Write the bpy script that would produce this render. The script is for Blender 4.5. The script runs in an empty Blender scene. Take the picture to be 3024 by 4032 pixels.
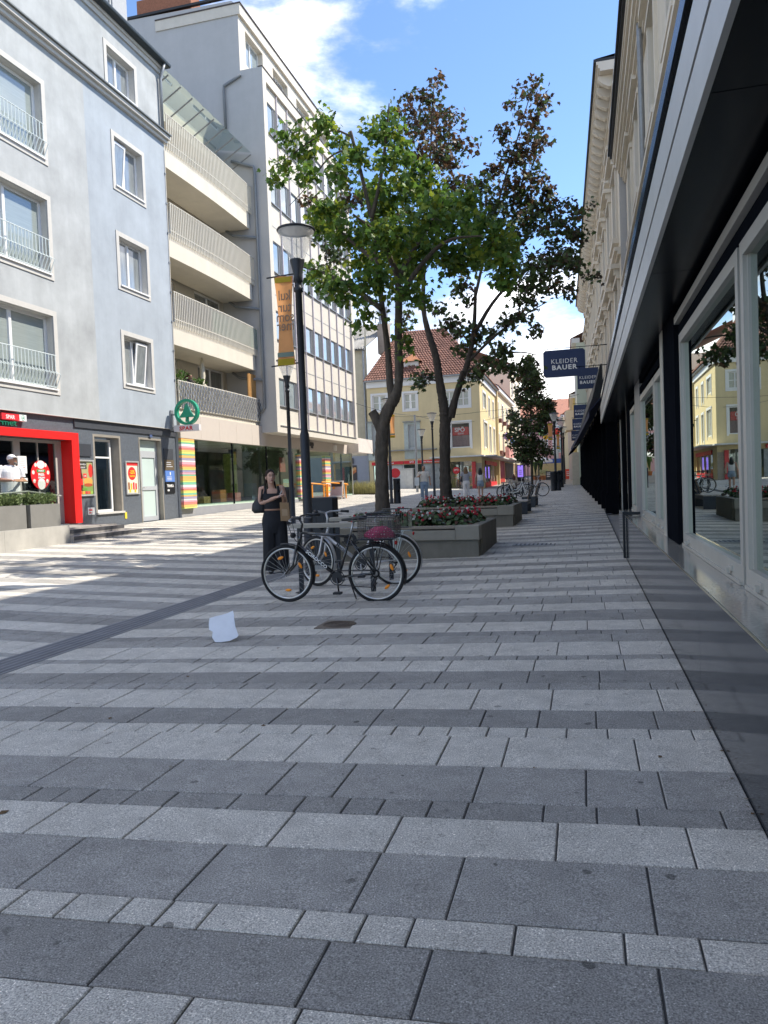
import bpy, math, random
from mathutils import Vector, Matrix, Quaternion
random.seed(7)
R = math.radians
SC = bpy.context.scene
COL = SC.collection

# ------------------------------------------------------------------ camera
cam_d = bpy.data.cameras.new('camera')
cam = bpy.data.objects.new('camera', cam_d)
COL.objects.link(cam)
SC.camera = cam
cam_d.sensor_fit = 'VERTICAL'
cam_d.sensor_height = 36.0
cam_d.lens = 2980 / 4032 * 36.0
cam_d.clip_start = 0.05
cam_d.clip_end = 6000
YAW, PITCH, ROLL = R(14.887), R(-2.069), R(2.2)
fw = Vector((-math.sin(YAW) * math.cos(PITCH), math.cos(YAW) * math.cos(PITCH), math.sin(PITCH)))
r0 = Vector((math.cos(YAW), math.sin(YAW), 0))
u0 = r0.cross(fw)
rt = math.cos(ROLL) * r0 - math.sin(ROLL) * u0
up = math.sin(ROLL) * r0 + math.cos(ROLL) * u0
m = Matrix((rt, up, -fw)).transposed().to_4x4()
m.translation = Vector((0, 0, 1.30))
cam.matrix_world = m

# ------------------------------------------------------------------ sky and sun
SUN_AZ, SUN_EL = math.atan2(.89, .45), R(50)      # azimuth from +Y towards +X
world = bpy.data.worlds.new('World')
SC.world = world
world.use_nodes = True
nt = world.node_tree
nt.nodes.clear()
N = nt.nodes.new
out = N('ShaderNodeOutputWorld')
bg = N('ShaderNodeBackground')
bg.inputs['Strength'].default_value = 0.097
sky = N('ShaderNodeTexSky')
sky.sky_type = 'NISHITA'
sky.sun_disc = False
sky.sun_elevation = SUN_EL
sky.sun_rotation = SUN_AZ
sky.altitude = 1500
sky.air_density = 1.0
sky.dust_density = 0.1
sky.ozone_density = 4.5
tc = N('ShaderNodeTexCoord')
mp = N('ShaderNodeMapping')
mp.inputs['Location'].default_value = (16.4447, -6.0456, 12.6197)
mp.inputs['Scale'].default_value = (1, 1, 2.0); mp.inputs['Rotation'].default_value = (0, 0, 0)
n1 = N('ShaderNodeTexNoise'); n1.inputs['Scale'].default_value = 2.3; n1.inputs['Detail'].default_value = 9; n1.inputs['Roughness'].default_value = .58
n1.inputs['Distortion'].default_value = .25
n2 = N('ShaderNodeTexNoise'); n2.inputs['Scale'].default_value = 5.0; n2.inputs['Detail'].default_value = 8; n2.inputs['Roughness'].default_value = .6
rmp = N('ShaderNodeMapRange'); rmp.interpolation_type = 'SMOOTHSTEP'
rmp.inputs['From Min'].default_value = .49; rmp.inputs['From Max'].default_value = .64
shd = N('ShaderNodeMapRange')
shd.inputs['From Min'].default_value = .40; shd.inputs['From Max'].default_value = .62
shd.inputs['To Min'].default_value = 2.5; shd.inputs['To Max'].default_value = 11.0
clc = N('ShaderNodeCombineColor')
cm = N('ShaderNodeVectorMath'); cm.operation = 'SCALE'; cm.inputs[0].default_value = (1.03, 1.0, .97)
mx = N('ShaderNodeMix'); mx.data_type = 'RGBA'
L = nt.links.new
L(tc.outputs['Generated'], mp.inputs['Vector'])
L(mp.outputs[0], n1.inputs['Vector']); L(mp.outputs[0], n2.inputs['Vector'])
L(n1.outputs['Fac'], rmp.inputs['Value']); L(n2.outputs['Fac'], shd.inputs['Value'])
L(shd.outputs[0], cm.inputs['Scale'])
L(rmp.outputs[0], mx.inputs['Factor'])
L(sky.outputs[0], mx.inputs[6]); L(cm.outputs[0], mx.inputs[7])
L(mx.outputs[2], bg.inputs['Color']); L(bg.outputs[0], out.inputs['Surface'])

sun_d = bpy.data.lights.new('sun', 'SUN')
sun_d.energy = 2.3
sun_d.angle = R(0.55)
sun_d.color = (1.0, .93, .82)
sun = bpy.data.objects.new('sun', sun_d)
COL.objects.link(sun)
sdir = Vector((math.sin(SUN_AZ) * math.cos(SUN_EL), math.cos(SUN_AZ) * math.cos(SUN_EL), math.sin(SUN_EL)))
sun.rotation_euler = (-sdir).to_track_quat('-Z', 'Y').to_euler()
sun.location = (20, 10, 40)

vs = SC.view_settings
vs.view_transform = 'Standard'
vs.look = 'None'
vs.gamma = 1
vs.exposure = 1.68
vs.use_curve_mapping = False
SC.cycles.max_bounces = 6
SC.cycles.transparent_max_bounces = 16
SC.cycles.diffuse_bounces = 3
SC.cycles.glossy_bounces = 3
SC.cycles.caustics_reflective = False
SC.cycles.caustics_refractive = False
SC.cycles.use_denoising = True

# ------------------------------------------------------------------ materials
MATS = {}
def rgb(c):
    return tuple(c) + (1.0,) if len(c) == 3 else tuple(c)
def mat(name, col, rough=.6, metal=0.0, var=.12, scale=5.0, bump=0.0, bscale=60.0, spec=.4, island=0.0, coat=0.0,
        streak=0.0, trans=0.0, emit=None, stretch=None, alpha=None):
    if name in MATS:
        return MATS[name]
    M = bpy.data.materials.new(name)
    M.use_nodes = True
    t = M.node_tree
    b = t.nodes['Principled BSDF']
    l = t.links.new
    b.inputs['Roughness'].default_value = rough
    b.inputs['Metallic'].default_value = metal
    b.inputs['Specular IOR Level'].default_value = spec
    b.inputs['Coat Weight'].default_value = coat
    co = t.nodes.new('ShaderNodeTexCoord').outputs['Object']
    if stretch:
        mpn = t.nodes.new('ShaderNodeMapping'); mpn.inputs['Scale'].default_value = stretch
        l(co, mpn.inputs['Vector']); co = mpn.outputs[0]
    nz = t.nodes.new('ShaderNodeTexNoise')
    nz.inputs['Scale'].default_value = scale; nz.inputs['Detail'].default_value = 6; nz.inputs['Roughness'].default_value = .65
    l(co, nz.inputs['Vector'])
    mr = t.nodes.new('ShaderNodeMapRange')
    mr.inputs['From Min'].default_value = .25; mr.inputs['From Max'].default_value = .75
    mr.inputs['To Min'].default_value = 1 - var; mr.inputs['To Max'].default_value = 1 + var
    l(nz.outputs['Fac'], mr.inputs['Value'])
    fac = mr.outputs[0]
    if island:
        ge = t.nodes.new('ShaderNodeNewGeometry')
        m2 = t.nodes.new('ShaderNodeMapRange')
        m2.inputs['To Min'].default_value = 1 - island; m2.inputs['To Max'].default_value = 1 + island
        l(ge.outputs['Random Per Island'], m2.inputs['Value'])
        mu = t.nodes.new('ShaderNodeMath'); mu.operation = 'MULTIPLY'
        l(fac, mu.inputs[0]); l(m2.outputs[0], mu.inputs[1]); fac = mu.outputs[0]
    if streak:
        mps = t.nodes.new('ShaderNodeMapping'); mps.inputs['Scale'].default_value = (3.0, 3.0, .22)
        l(t.nodes['Texture Coordinate'].outputs['Object'], mps.inputs['Vector'])
        ns = t.nodes.new('ShaderNodeTexNoise'); ns.inputs['Scale'].default_value = .8; ns.inputs['Detail'].default_value = 8; ns.inputs['Roughness'].default_value = .7
        l(mps.outputs[0], ns.inputs['Vector'])
        m3 = t.nodes.new('ShaderNodeMapRange')
        m3.inputs['From Min'].default_value = .3; m3.inputs['From Max'].default_value = .7
        m3.inputs['To Min'].default_value = 1 - streak; m3.inputs['To Max'].default_value = 1 + streak * .4
        l(ns.outputs['Fac'], m3.inputs['Value'])
        mu = t.nodes.new('ShaderNodeMath'); mu.operation = 'MULTIPLY'
        l(fac, mu.inputs[0]); l(m3.outputs[0], mu.inputs[1]); fac = mu.outputs[0]
    vm = t.nodes.new('ShaderNodeVectorMath'); vm.operation = 'SCALE'
    vm.inputs[0].default_value = col[:3]
    l(fac, vm.inputs['Scale']); l(vm.outputs[0], b.inputs['Base Color'])
    if bump:
        nb = t.nodes.new('ShaderNodeTexNoise'); nb.inputs['Scale'].default_value = bscale; nb.inputs['Detail'].default_value = 4
        l(t.nodes['Texture Coordinate'].outputs['Object'], nb.inputs['Vector'])
        bp = t.nodes.new('ShaderNodeBump'); bp.inputs['Strength'].default_value = bump; bp.inputs['Distance'].default_value = .01
        l(nb.outputs['Fac'], bp.inputs['Height']); l(bp.outputs[0], b.inputs['Normal'])
    if trans:
        tr = t.nodes.new('ShaderNodeBsdfTranslucent'); l(vm.outputs[0], tr.inputs['Color'])
        ms = t.nodes.new('ShaderNodeMixShader'); ms.inputs[0].default_value = trans
        l(b.outputs[0], ms.inputs[1]); l(tr.outputs[0], ms.inputs[2])
        l(ms.outputs[0], t.nodes['Material Output'].inputs['Surface'])
    if emit:
        b.inputs['Emission Color'].default_value = rgb(col); b.inputs['Emission Strength'].default_value = emit
    if alpha is not None:
        b.inputs['Alpha'].default_value = alpha
    MATS[name] = M
    return M

def glass(name, tint=(.85, .92, .9), refl=.12, rough=.0, gcol=(.95, 1, 1), facing=1.0):
    """Thin pane: see-through, with a mirror layer that grows at grazing angles."""
    if name in MATS:
        return MATS[name]
    M = bpy.data.materials.new(name); M.use_nodes = True
    t = M.node_tree; t.nodes.clear(); l = t.links.new
    o = t.nodes.new('ShaderNodeOutputMaterial')
    tr = t.nodes.new('ShaderNodeBsdfTransparent'); tr.inputs['Color'].default_value = rgb(tint)
    gl = t.nodes.new('ShaderNodeBsdfGlossy'); gl.inputs['Roughness'].default_value = rough; gl.inputs['Color'].default_value = rgb(gcol)
    lw = t.nodes.new('ShaderNodeFresnel'); lw.inputs['IOR'].default_value = 1.5
    ma = t.nodes.new('ShaderNodeMath'); ma.operation = 'MULTIPLY_ADD'; ma.use_clamp = True
    ma.inputs[1].default_value = 1.6 * facing; ma.inputs[2].default_value = refl
    l(lw.outputs[0], ma.inputs[0])
    ms = t.nodes.new('ShaderNodeMixShader')
    ge = t.nodes.new('ShaderNodeNewGeometry')          # the far face of the pane adds no second mirror
    m2 = t.nodes.new('ShaderNodeMath'); m2.operation = 'SUBTRACT'; m2.use_clamp = True
    l(ma.outputs[0], m2.inputs[0]); l(ge.outputs['Backfacing'], m2.inputs[1])
    l(m2.outputs[0], ms.inputs[0]); l(tr.outputs[0], ms.inputs[1]); l(gl.outputs[0], ms.inputs[2])
    l(ms.outputs[0], o.inputs['Surface'])
    MATS[name] = M
    return M

def slabmat(name, col, speck=.5):
    """Concrete paving: fine granite speckle, soft stains, dark gum spots."""
    M = mat(name, col, rough=.82, var=.13, scale=1.1, bump=.12, bscale=220, spec=.25, island=.07)
    t = M.node_tree; l = t.links.new
    b = t.nodes['Principled BSDF']
    co = t.nodes['Texture Coordinate'].outputs['Object']
    src = b.inputs['Base Color'].links[0].from_socket
    nz = t.nodes.new('ShaderNodeTexNoise'); nz.inputs['Scale'].default_value = 190; nz.inputs['Detail'].default_value = 2
    l(co, nz.inputs['Vector'])
    m1 = t.nodes.new('ShaderNodeMapRange'); m1.inputs['From Min'].default_value = .3; m1.inputs['From Max'].default_value = .75
    m1.inputs['To Min'].default_value = 1 - speck; m1.inputs['To Max'].default_value = 1 + speck * 1.25
    l(nz.outputs['Fac'], m1.inputs['Value'])
    nm = t.nodes.new('ShaderNodeTexNoise'); nm.inputs['Scale'].default_value = 7; nm.inputs['Detail'].default_value = 7; nm.inputs['Roughness'].default_value = .7
    l(co, nm.inputs['Vector'])
    m4 = t.nodes.new('ShaderNodeMapRange'); m4.inputs['From Min'].default_value = .3; m4.inputs['From Max'].default_value = .7
    m4.inputs['To Min'].default_value = .80; m4.inputs['To Max'].default_value = 1.10
    l(nm.outputs['Fac'], m4.inputs['Value'])
    # gum spots
    vo = t.nodes.new('ShaderNodeTexVoronoi'); vo.voronoi_dimensions = '2D'; vo.inputs['Scale'].default_value = 4.0
    dn = t.nodes.new('ShaderNodeTexNoise'); dn.inputs['Scale'].default_value = 30
    av = t.nodes.new('ShaderNodeVectorMath'); av.operation = 'MULTIPLY_ADD'
    av.inputs[1].default_value = (.03, .03, .0)
    l(co, dn.inputs['Vector']); l(dn.outputs['Color'], av.inputs[0]); l(co, av.inputs[2])
    l(av.outputs[0], vo.inputs['Vector'])
    sp = t.nodes.new('ShaderNodeSeparateColor'); l(vo.outputs['Color'], sp.inputs[0])
    r1 = t.nodes.new('ShaderNodeMath'); r1.operation = 'MULTIPLY_ADD'; r1.inputs[1].default_value = .15; r1.inputs[2].default_value = -.075
    l(sp.outputs[0], r1.inputs[0])
    lt = t.nodes.new('ShaderNodeMath'); lt.operation = 'SUBTRACT'; l(r1.outputs[0], lt.inputs[0]); l(vo.outputs['Distance'], lt.inputs[1])
    ss = t.nodes.new('ShaderNodeMapRange'); ss.inputs['From Min'].default_value = -.006; ss.inputs['From Max'].default_value = .006
    ss.inputs['To Min'].default_value = 1.0
    l(lt.outputs[0], ss.inputs['Value'])
    st = t.nodes.new('ShaderNodeMapRange'); st.inputs['To Min'].default_value = .38; st.inputs['To Max'].default_value = .85
    l(sp.outputs[1], st.inputs['Value']); l(st.outputs[0], ss.inputs['To Max'])
    fn = t.nodes.new('ShaderNodeTexNoise'); fn.inputs['Scale'].default_value = 150; fn.inputs['Detail'].default_value = 1
    l(co, fn.inputs['Vector'])
    fl = t.nodes.new('ShaderNodeMapRange'); fl.inputs['From Min'].default_value = .66; fl.inputs['From Max'].default_value = .74
    fl.inputs['To Min'].default_value = 1.0; fl.inputs['To Max'].default_value = 1.9
    l(fn.outputs['Fac'], fl.inputs['Value'])
    for s in (m1, m4, ss, fl):
        v = t.nodes.new('ShaderNodeVectorMath'); v.operation = 'SCALE'
        l(src, v.inputs[0]); l(s.outputs[0], v.inputs['Scale']); src = v.outputs[0]
    l(src, b.inputs['Base Color'])
    return M

# ------------------------------------------------------------------ mesh helpers
class MB:
    def __init__(s):
        s.v = []; s.f = []; s.mi = []; s.cur = 0
    def add(s, vs, fs):
        o = len(s.v)
        s.v += [tuple(p) for p in vs]
        s.f += [tuple(i + o for i in f) for f in fs]
        s.mi += [s.cur] * len(fs)
        return s
    def quad(s, a, b, c, d):
        return s.add([a, b, c, d], [(0, 1, 2, 3)])
    def hexa(s, p):   # 8 points: bottom 4 ccw, top 4 ccw
        a, b, c, d = Vector(p[0]), Vector(p[1]), Vector(p[3]), Vector(p[4])
        if (b - a).cross(c - a).dot(d - a) < 0:
            p = list(p[4:]) + list(p[:4])
        return s.add(p, [(3, 2, 1, 0), (4, 5, 6, 7), (0, 1, 5, 4), (1, 2, 6, 5), (2, 3, 7, 6), (3, 0, 4, 7)])
    def box(s, x0, y0, z0, x1, y1, z1):
        return s.hexa([(x0, y0, z0), (x1, y0, z0), (x1, y1, z0), (x0, y1, z0), (x0, y0, z1), (x1, y0, z1), (x1, y1, z1), (x0, y1, z1)])
    def bbox(s, x0, y0, z0, x1, y1, z1, c=.01):     # box with chamfered vertical and top edges
        a = [(x0 + c, y0), (x1 - c, y0), (x1, y0 + c), (x1, y1 - c), (x1 - c, y1), (x0 + c, y1), (x0, y1 - c), (x0, y0 + c)]
        b = [(x0 + 2*c, y0 + c), (x1 - 2*c, y0 + c), (x1 - c, y0 + 2*c), (x1 - c, y1 - 2*c), (x1 - 2*c, y1 - c), (x0 + 2*c, y1 - c), (x0 + c, y1 - 2*c), (x0 + c, y0 + 2*c)]
        vs_ = [(x, y, z0) for x, y in a] + [(x, y, z1 - c) for x, y in a] + [(x, y, z1) for x, y in b]
        fs = [tuple(range(7, -1, -1)), tuple(range(16, 24))]
        for k in (0, 8):
            for i in range(8):
                j = (i + 1) % 8
                fs.append((k + i, k + j, k + 8 + j, k + 8 + i))
        return s.add(vs_, fs)
    def tube(s, pts, rad, n=8, cap=True, flat=1.0):
        pts = [Vector(p) for p in pts]
        if not isinstance(rad, (list, tuple)):
            rad = [rad] * len(pts)
        o = len(s.v); prev = None
        for i, p in enumerate(pts):
            a = pts[max(i - 1, 0)]; b = pts[min(i + 1, len(pts) - 1)]
            t = (b - a)
            if t.length < 1e-9: t = Vector((0, 0, 1))
            t.normalize()
            if prev is None:
                ref = Vector((0, 0, 1)) if abs(t.z) < .9 else Vector((0, 1, 0))
                u = t.cross(ref).normalized()
            else:
                u = (prev - t * prev.dot(t))
                if u.length < 1e-6: u = t.orthogonal()
                u.normalize()
            prev = u
            w = t.cross(u)
            for k in range(n):
                an = 2 * math.pi * k / n
                s.v.append(tuple(p + u * (math.cos(an) * rad[i]) + w * (math.sin(an) * rad[i] * flat)))
        fs = []
        for i in range(len(pts) - 1):
            for k in range(n):
                j = (k + 1) % n
                fs.append((o + i*n + k, o + i*n + j, o + (i+1)*n + j, o + (i+1)*n + k))
        if cap:
            fs.append(tuple(o + k for k in range(n - 1, -1, -1)))
            e = o + (len(pts) - 1) * n
            fs.append(tuple(e + k for k in range(n)))
        s.f += fs; s.mi += [s.cur] * len(fs)
        return s
    def lathe(s, prof, n=20, c=(0, 0, 0), sx=1.0, sy=1.0, cap=True):   # prof: (r, z)
        o = len(s.v)
        for r, z in prof:
            for k in range(n):
                an = 2 * math.pi * k / n
                s.v.append((c[0] + math.cos(an) * r * sx, c[1] + math.sin(an) * r * sy, c[2] + z))
        fs = []
        for i in range(len(prof) - 1):
            for k in range(n):
                j = (k + 1) % n
                fs.append((o + i*n + k, o + i*n + j, o + (i+1)*n + j, o + (i+1)*n + k))
        if cap:
            fs.append(tuple(o + k for k in range(n - 1, -1, -1)))
            e = o + (len(prof) - 1) * n
            fs.append(tuple(e + k for k in range(n)))
        s.f += fs; s.mi += [s.cur] * len(fs)
        return s
    def ell(s, c, r, nu=12, nv=8, M=None):
        o = len(s.v); fs = []
        for i in range(nv + 1):
            th = math.pi * i / nv
            for k in range(nu):
                an = 2 * math.pi * k / nu
                p = Vector((math.sin(th) * math.cos(an) * r[0], math.sin(th) * math.sin(an) * r[1], math.cos(th) * r[2]))
                if M: p = M @ p
                s.v.append(tuple(p + Vector(c)))
        for i in range(nv):
            for k in range(nu):
                j = (k + 1) % nu
                fs.append((o + i*nu + k, o + (i+1)*nu + k, o + (i+1)*nu + j, o + i*nu + j))
        s.f += fs; s.mi += [s.cur] * len(fs)
        return s
    def torus(s, c, R_, r, axis='Y', n=40, k=8, flat=1.0):
        o = len(s.v); fs = []
        for i in range(n):
            a = 2 * math.pi * i / n
            for j in range(k):
                b = 2 * math.pi * j / k
                q = R_ + r * math.cos(b); h = r * math.sin(b) * flat
                if axis == 'Y': p = (q * math.cos(a), h, q * math.sin(a))
                elif axis == 'Z': p = (q * math.cos(a), q * math.sin(a), h)
                else: p = (h, q * math.cos(a), q * math.sin(a))
                s.v.append((p[0] + c[0], p[1] + c[1], p[2] + c[2]))
        for i in range(n):
            for j in range(k):
                i2 = (i + 1) % n; j2 = (j + 1) % k
                fs.append((o + i*k + j, o + i2*k + j, o + i2*k + j2, o + i*k + j2))
        s.f += fs; s.mi += [s.cur] * len(fs)
        return s
    def prism(s, poly, f, d0, d1):    # poly in (u,v); f(u,v,d)->point
        n = len(poly)
        vs_ = [f(u, v, d0) for u, v in poly] + [f(u, v, d1) for u, v in poly]
        fs = [tuple(range(n)), tuple(range(2*n - 1, n - 1, -1))]
        for i in range(n):
            j = (i + 1) % n
            fs.append((i, i + n, j + n, j))
        return s.add(vs_, fs)
    def fbox(s, f, u0_, u1_, v0_, v1_, d0, d1):
        return s.hexa([f(u0_, v0_, d0), f(u1_, v0_, d0), f(u1_, v0_, d1), f(u0_, v0_, d1), f(u0_, v1_, d0), f(u1_, v1_, d0), f(u1_, v1_, d1), f(u0_, v1_, d1)])
    def wall(s, f, u0_, u1_, v0_, v1_, holes, depth=.25, d=0.0):
        us = sorted(set([u0_, u1_] + [x for h in holes for x in h[:2]]))
        vz = sorted(set([v0_, v1_] + [x for h in holes for x in h[2:4]]))
        for b in range(len(vz) - 1):
            run = None
            for a in range(len(us) - 1):
                cu = (us[a] + us[a+1]) / 2; cv = (vz[b] + vz[b+1]) / 2
                inside = any(h[0] < cu < h[1] and h[2] < cv < h[3] for h in holes)
                if not inside:
                    if run is None: run = us[a]
                if (inside or a == len(us) - 2) and run is not None:
                    e = us[a] if inside else us[a+1]
                    s.quad(f(run, vz[b], d), f(e, vz[b], d), f(e, vz[b+1], d), f(run, vz[b+1], d)); run = None
        for h in holes:
            a, e, b, c = h[:4]
            dd = d + depth
            s.quad(f(a, b, d), f(a, b, dd), f(a, c, dd), f(a, c, d))
            s.quad(f(e, b, d), f(e, b, dd), f(e, c, dd), f(e, c, d))
            s.quad(f(a, b, d), f(e, b, d), f(e, b, dd), f(a, b, dd))
            s.quad(f(a, c, d), f(e, c, d), f(e, c, dd), f(a, c, dd))
        return s
    def xf(s, M, start=0):
        for i in range(start, len(s.v)):
            s.v[i] = tuple(M @ Vector(s.v[i]))
        return s
    def mesh(s, name, mats, smooth=False):
        me = bpy.data.meshes.new(name)
        me.from_pydata(s.v, [], s.f)
        if not isinstance(mats, (list, tuple)): mats = [mats]
        for q in mats: me.materials.append(q)
        if len(mats) > 1: me.polygons.foreach_set('material_index', s.mi)
        if smooth: me.polygons.foreach_set('use_smooth', [True] * len(me.polygons))
        me.update()
        return me
    def build(s, name, mats, parent=None, smooth=False):
        return link(name, s.mesh(name, mats, smooth), parent)

WM = {}
def link(name, data, parent=None, M=None):
    o = bpy.data.objects.new(name, data)
    COL.objects.link(o)
    M = M or Matrix.Identity(4)
    if parent is not None:
        o.parent = parent
        o.matrix_parent_inverse = WM[parent.name].inverted()
    o.matrix_basis = M
    WM[o.name] = M
    return o
def tag(o, label=None, cat=None, group=None, kind=None):
    if label: o['label'] = label
    if cat: o['category'] = cat
    if group: o['group'] = group
    if kind: o['kind'] = kind
    return o
def thing(name, loc, label, cat, group=None, rz=0.0):
    M = Matrix.Translation(Vector(loc)) @ Matrix.Rotation(rz, 4, 'Z')
    o = bpy.data.objects.new(name, None)
    o.empty_display_size = .2
    COL.objects.link(o)
    o.matrix_basis = M
    WM[o.name] = M
    return tag(o, label, cat, group)
def dup(root, M, label=None, group=None):
    """copy a thing with its parts and sub-parts to a new place"""
    c = root.copy(); COL.objects.link(c)
    c.matrix_basis = M; WM[c.name] = M
    if label: c['label'] = label
    if group: c['group'] = group
    def rec(src, dst):
        for ch in [o for o in KIDS.get(src.name, [])]:
            k = ch.copy(); COL.objects.link(k); k.parent = dst
            rec(ch, k)
    rec(root, c)
    return c
KIDS = {}
def index_kids():
    KIDS.clear()
    for o in bpy.data.objects:
        if o.parent: KIDS.setdefault(o.parent.name, []).append(o)
def text(name, body, M, size, mt, parent=None, ext=.002, align='LEFT', bold=0.0, sx=1.0, space=1.0):
    cu = bpy.data.curves.new(name, 'FONT')
    cu.body = body; cu.size = size; cu.extrude = ext; cu.offset = bold; cu.align_x = align; cu.space_character = space
    cu.resolution_u = 3
    tmp = bpy.data.objects.new('tmp', cu)
    me = bpy.data.meshes.new_from_object(tmp)
    bpy.data.objects.remove(tmp)
    me.name = name
    me.materials.clear(); me.materials.append(mt)
    return link(name, me, parent, M @ Matrix.Diagonal((sx, 1, 1, 1)))
def M3(o, x, y):     # matrix with local x,y axes
    x = Vector(x).normalized(); y = Vector(y).normalized(); z = x.cross(y)
    q = Matrix((x, y, z)).transposed().to_4x4(); q.translation = Vector(o)
    return q
def FX(X0, slope=0.0, yref=0.0):       # facade facing +X: u = Y, v = Z, d inward (-X)
    return lambda u, v, d=0.0: (X0 + slope * (u - yref) - d, u, v)
def FXr(X0, slope=0.0, yref=0.0):      # facade facing -X
    return lambda u, v, d=0.0: (X0 + slope * (u - yref) + d, u, v)
def FY(Y0, slope=0.0, xref=0.0):       # facade facing -Y: u = X
    return lambda u, v, d=0.0: (u, Y0 + slope * (u - xref) + d, v)

# ------------------------------------------------------------------ ground shape
XC = -5.0
def hz(y):
    y = min(max(y, -5), 150)
    return .003 * y if y < 12 else .036 + .0155 * (y - 12)
def cr(x):
    return .025 * min(x, 2) if x > XC else .025 * XC - .035 * (max(x, -14.5) - XC)
def gz(x, y):
    return hz(y) + cr(x)
# ================================================================== GROUND
m_soil = mat('bedding_grit', (.07, .068, .065), .95, var=.3, scale=20)
xs = [-3000, -120, -40, -14.5, XC, 2, 40, 3000]
ysr = [-200, -5, 0, 12, 30, 60, 100, 150, 4000]
mb = MB()
vv = [(x, y, gz(x, y) - .045) for y in ysr for x in xs]
nx = len(xs)
mb.add(vv, [(j*nx+i, j*nx+i+1, (j+1)*nx+i+1, (j+1)*nx+i) for j in range(len(ysr)-1) for i in range(nx-1)])
ground = mb.build('ground', mat('far_ground', (.27, .26, .25), .9, var=.15, scale=.6))
tag(ground, kind='structure')

# bed that shows in the joints
mb = MB()
ys2 = [-3, 0, 12, 20, 30, 40, 50, 58]
xb = [-13.84, XC, .60]
vv = [(x, y, gz(x, y) - .008) for y in ys2 for x in xb]
mb.add(vv, [(j*3+i, j*3+i+1, (j+1)*3+i+1, (j+1)*3+i) for j in range(len(ys2)-1) for i in range(2)])
pavement = tag(mb.build('pavement', m_soil), kind='structure')

SLAB = [slabmat('slab_light', (.56, .525, .462)), slabmat('slab_mid', (.35, .332, .302)), slabmat('slab_dark', (.30, .285, .26))]
# rows measured from the near end: (start, depth, tone, short)
rows = [(.62, .40, 1, 0), (1.02, .15, 0, 1), (1.17, .30, 2, 0), (1.47, .265, 0, 0), (1.735, .285, 2, 0), (2.02, .144, 0, 1), (2.164, .387, 1, 0), (2.551, .298, 0, 0),
        (2.849, .151, 2, 1), (3.0, .389, 1, 0), (3.389, .406, 0, 0), (3.795, .15, 0, 1), (3.945, .31, 2, 0), (4.255, .42, 0, 0),
        (4.675, .15, 1, 1), (4.825, .31, 2, 0), (5.135, .31, 0, 0), (5.445, .14, 1, 1), (5.585, .445, 0, 0), (6.03, .295, 1, 0),
        (6.325, .175, 2, 1), (6.5, .42, 0, 0), (6.92, .38, 2, 0), (7.3, .175, 1, 1)]
y = 7.475
rs = random.Random(11)
k = 0
while y < 57:
    w = [rs.choice((.3, .4)), rs.choice((.3, .4, .4)), .15][k % 3]
    tone = rs.choice([(0, 1, 0), (2, 0, 1), (0, 2, 2), (1, 0, 0)][(k // 3) % 4]) if k % 3 == 2 else ((0, rs.choice((1, 2)))[(k + k // 3) % 2])
    rows.append((y, w, tone, 1 if k % 3 == 2 else 0)); y += w; k += 1

def slab_geo(x0, x1, y0, y1, eps, dz, g=.0032, ch=.004):
    def P(x, y, dzz=0.0):
        yy = y + eps * (x + 1.0)
        return (x, yy, gz(x, yy) + dz + dzz)
    a, b, c, d = x0 + g, x1 - g, y0 + g, y1 - g
    vs_ = [P(a, c, -.03), P(b, c, -.03), P(b, d, -.03), P(a, d, -.03),
           P(a, c, -.004), P(b, c, -.004), P(b, d, -.004), P(a, d, -.004),
           P(a+ch, c+ch), P(b-ch, c+ch), P(b-ch, d-ch), P(a+ch, d-ch)]
    fs = [(8, 9, 10, 11)]
    for o in (0, 4):
        for i in range(4):
            j = (i + 1) % 4
            fs.append((o+i, o+j, o+4+j, o+4+i))
    return vs_, fs
slabs = []
for side in (0, 1):
    off = 0 if side == 0 else .21
    for (y0, w, tone, short) in rows:
        y0 += off
        x = .585 if side == 0 else -5.0
        end = -4.54 if side == 0 else -13.84
        eps = .025 if side == 0 else .012
        x -= 0 if side == 0 else 0
        first = True
        if side == 1 and y0 < 2: continue
        while x > end + .02:
            ln = rs.choice((.15, .2, .2, .3)) if short else rs.choice((.3, .3, .45, .6, .6))
            if first: ln *= rs.uniform(.35, 1); first = False
            x1 = x; x0 = max(x - ln, end)
            if x0 - end < .08: x0 = end
            slabs.append((x0, x1, y0, y0 + w, eps, tone)); x = x0
HOLE = [(-2.63, -2.03, 6.72, 7.14)]      # manhole
def inhole(s):
    cx, cy = (s[0]+s[1])/2, (s[2]+s[3])/2
    return False
campos = Vector((0, 0, 1.3))
def score(s):
    p = Vector(((s[0]+s[1])/2, (s[2]+s[3])/2, 0)) - campos
    d = p.dot(fw)
    if d < .4: return 0
    u = p.dot(rt)/d*2980; v = -p.dot(up)/d*2980
    if abs(u) > 1750 or v > 2300: return 0
    return (s[1]-s[0])*(s[3]-s[2])/d**3
slabs.sort(key=score, reverse=True)
rest = [MB(), MB(), MB()]
for i, s in enumerate(slabs):
    dz = rs.uniform(-.0015, .0015)
    vs_, fs = slab_geo(s[0], s[1], s[2], s[3], s[4], dz)
    if i < 290:
        MB().add(vs_, fs).build('slab', SLAB[s[5]], pavement)
    else:
        rest[s[5]].add(vs_, fs)
big = MB()
for t in range(3):
    big.cur = t; big.add(rest[t].v, rest[t].f)
tag(big.build('slabs', SLAB, pavement), kind='stuff')

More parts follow.
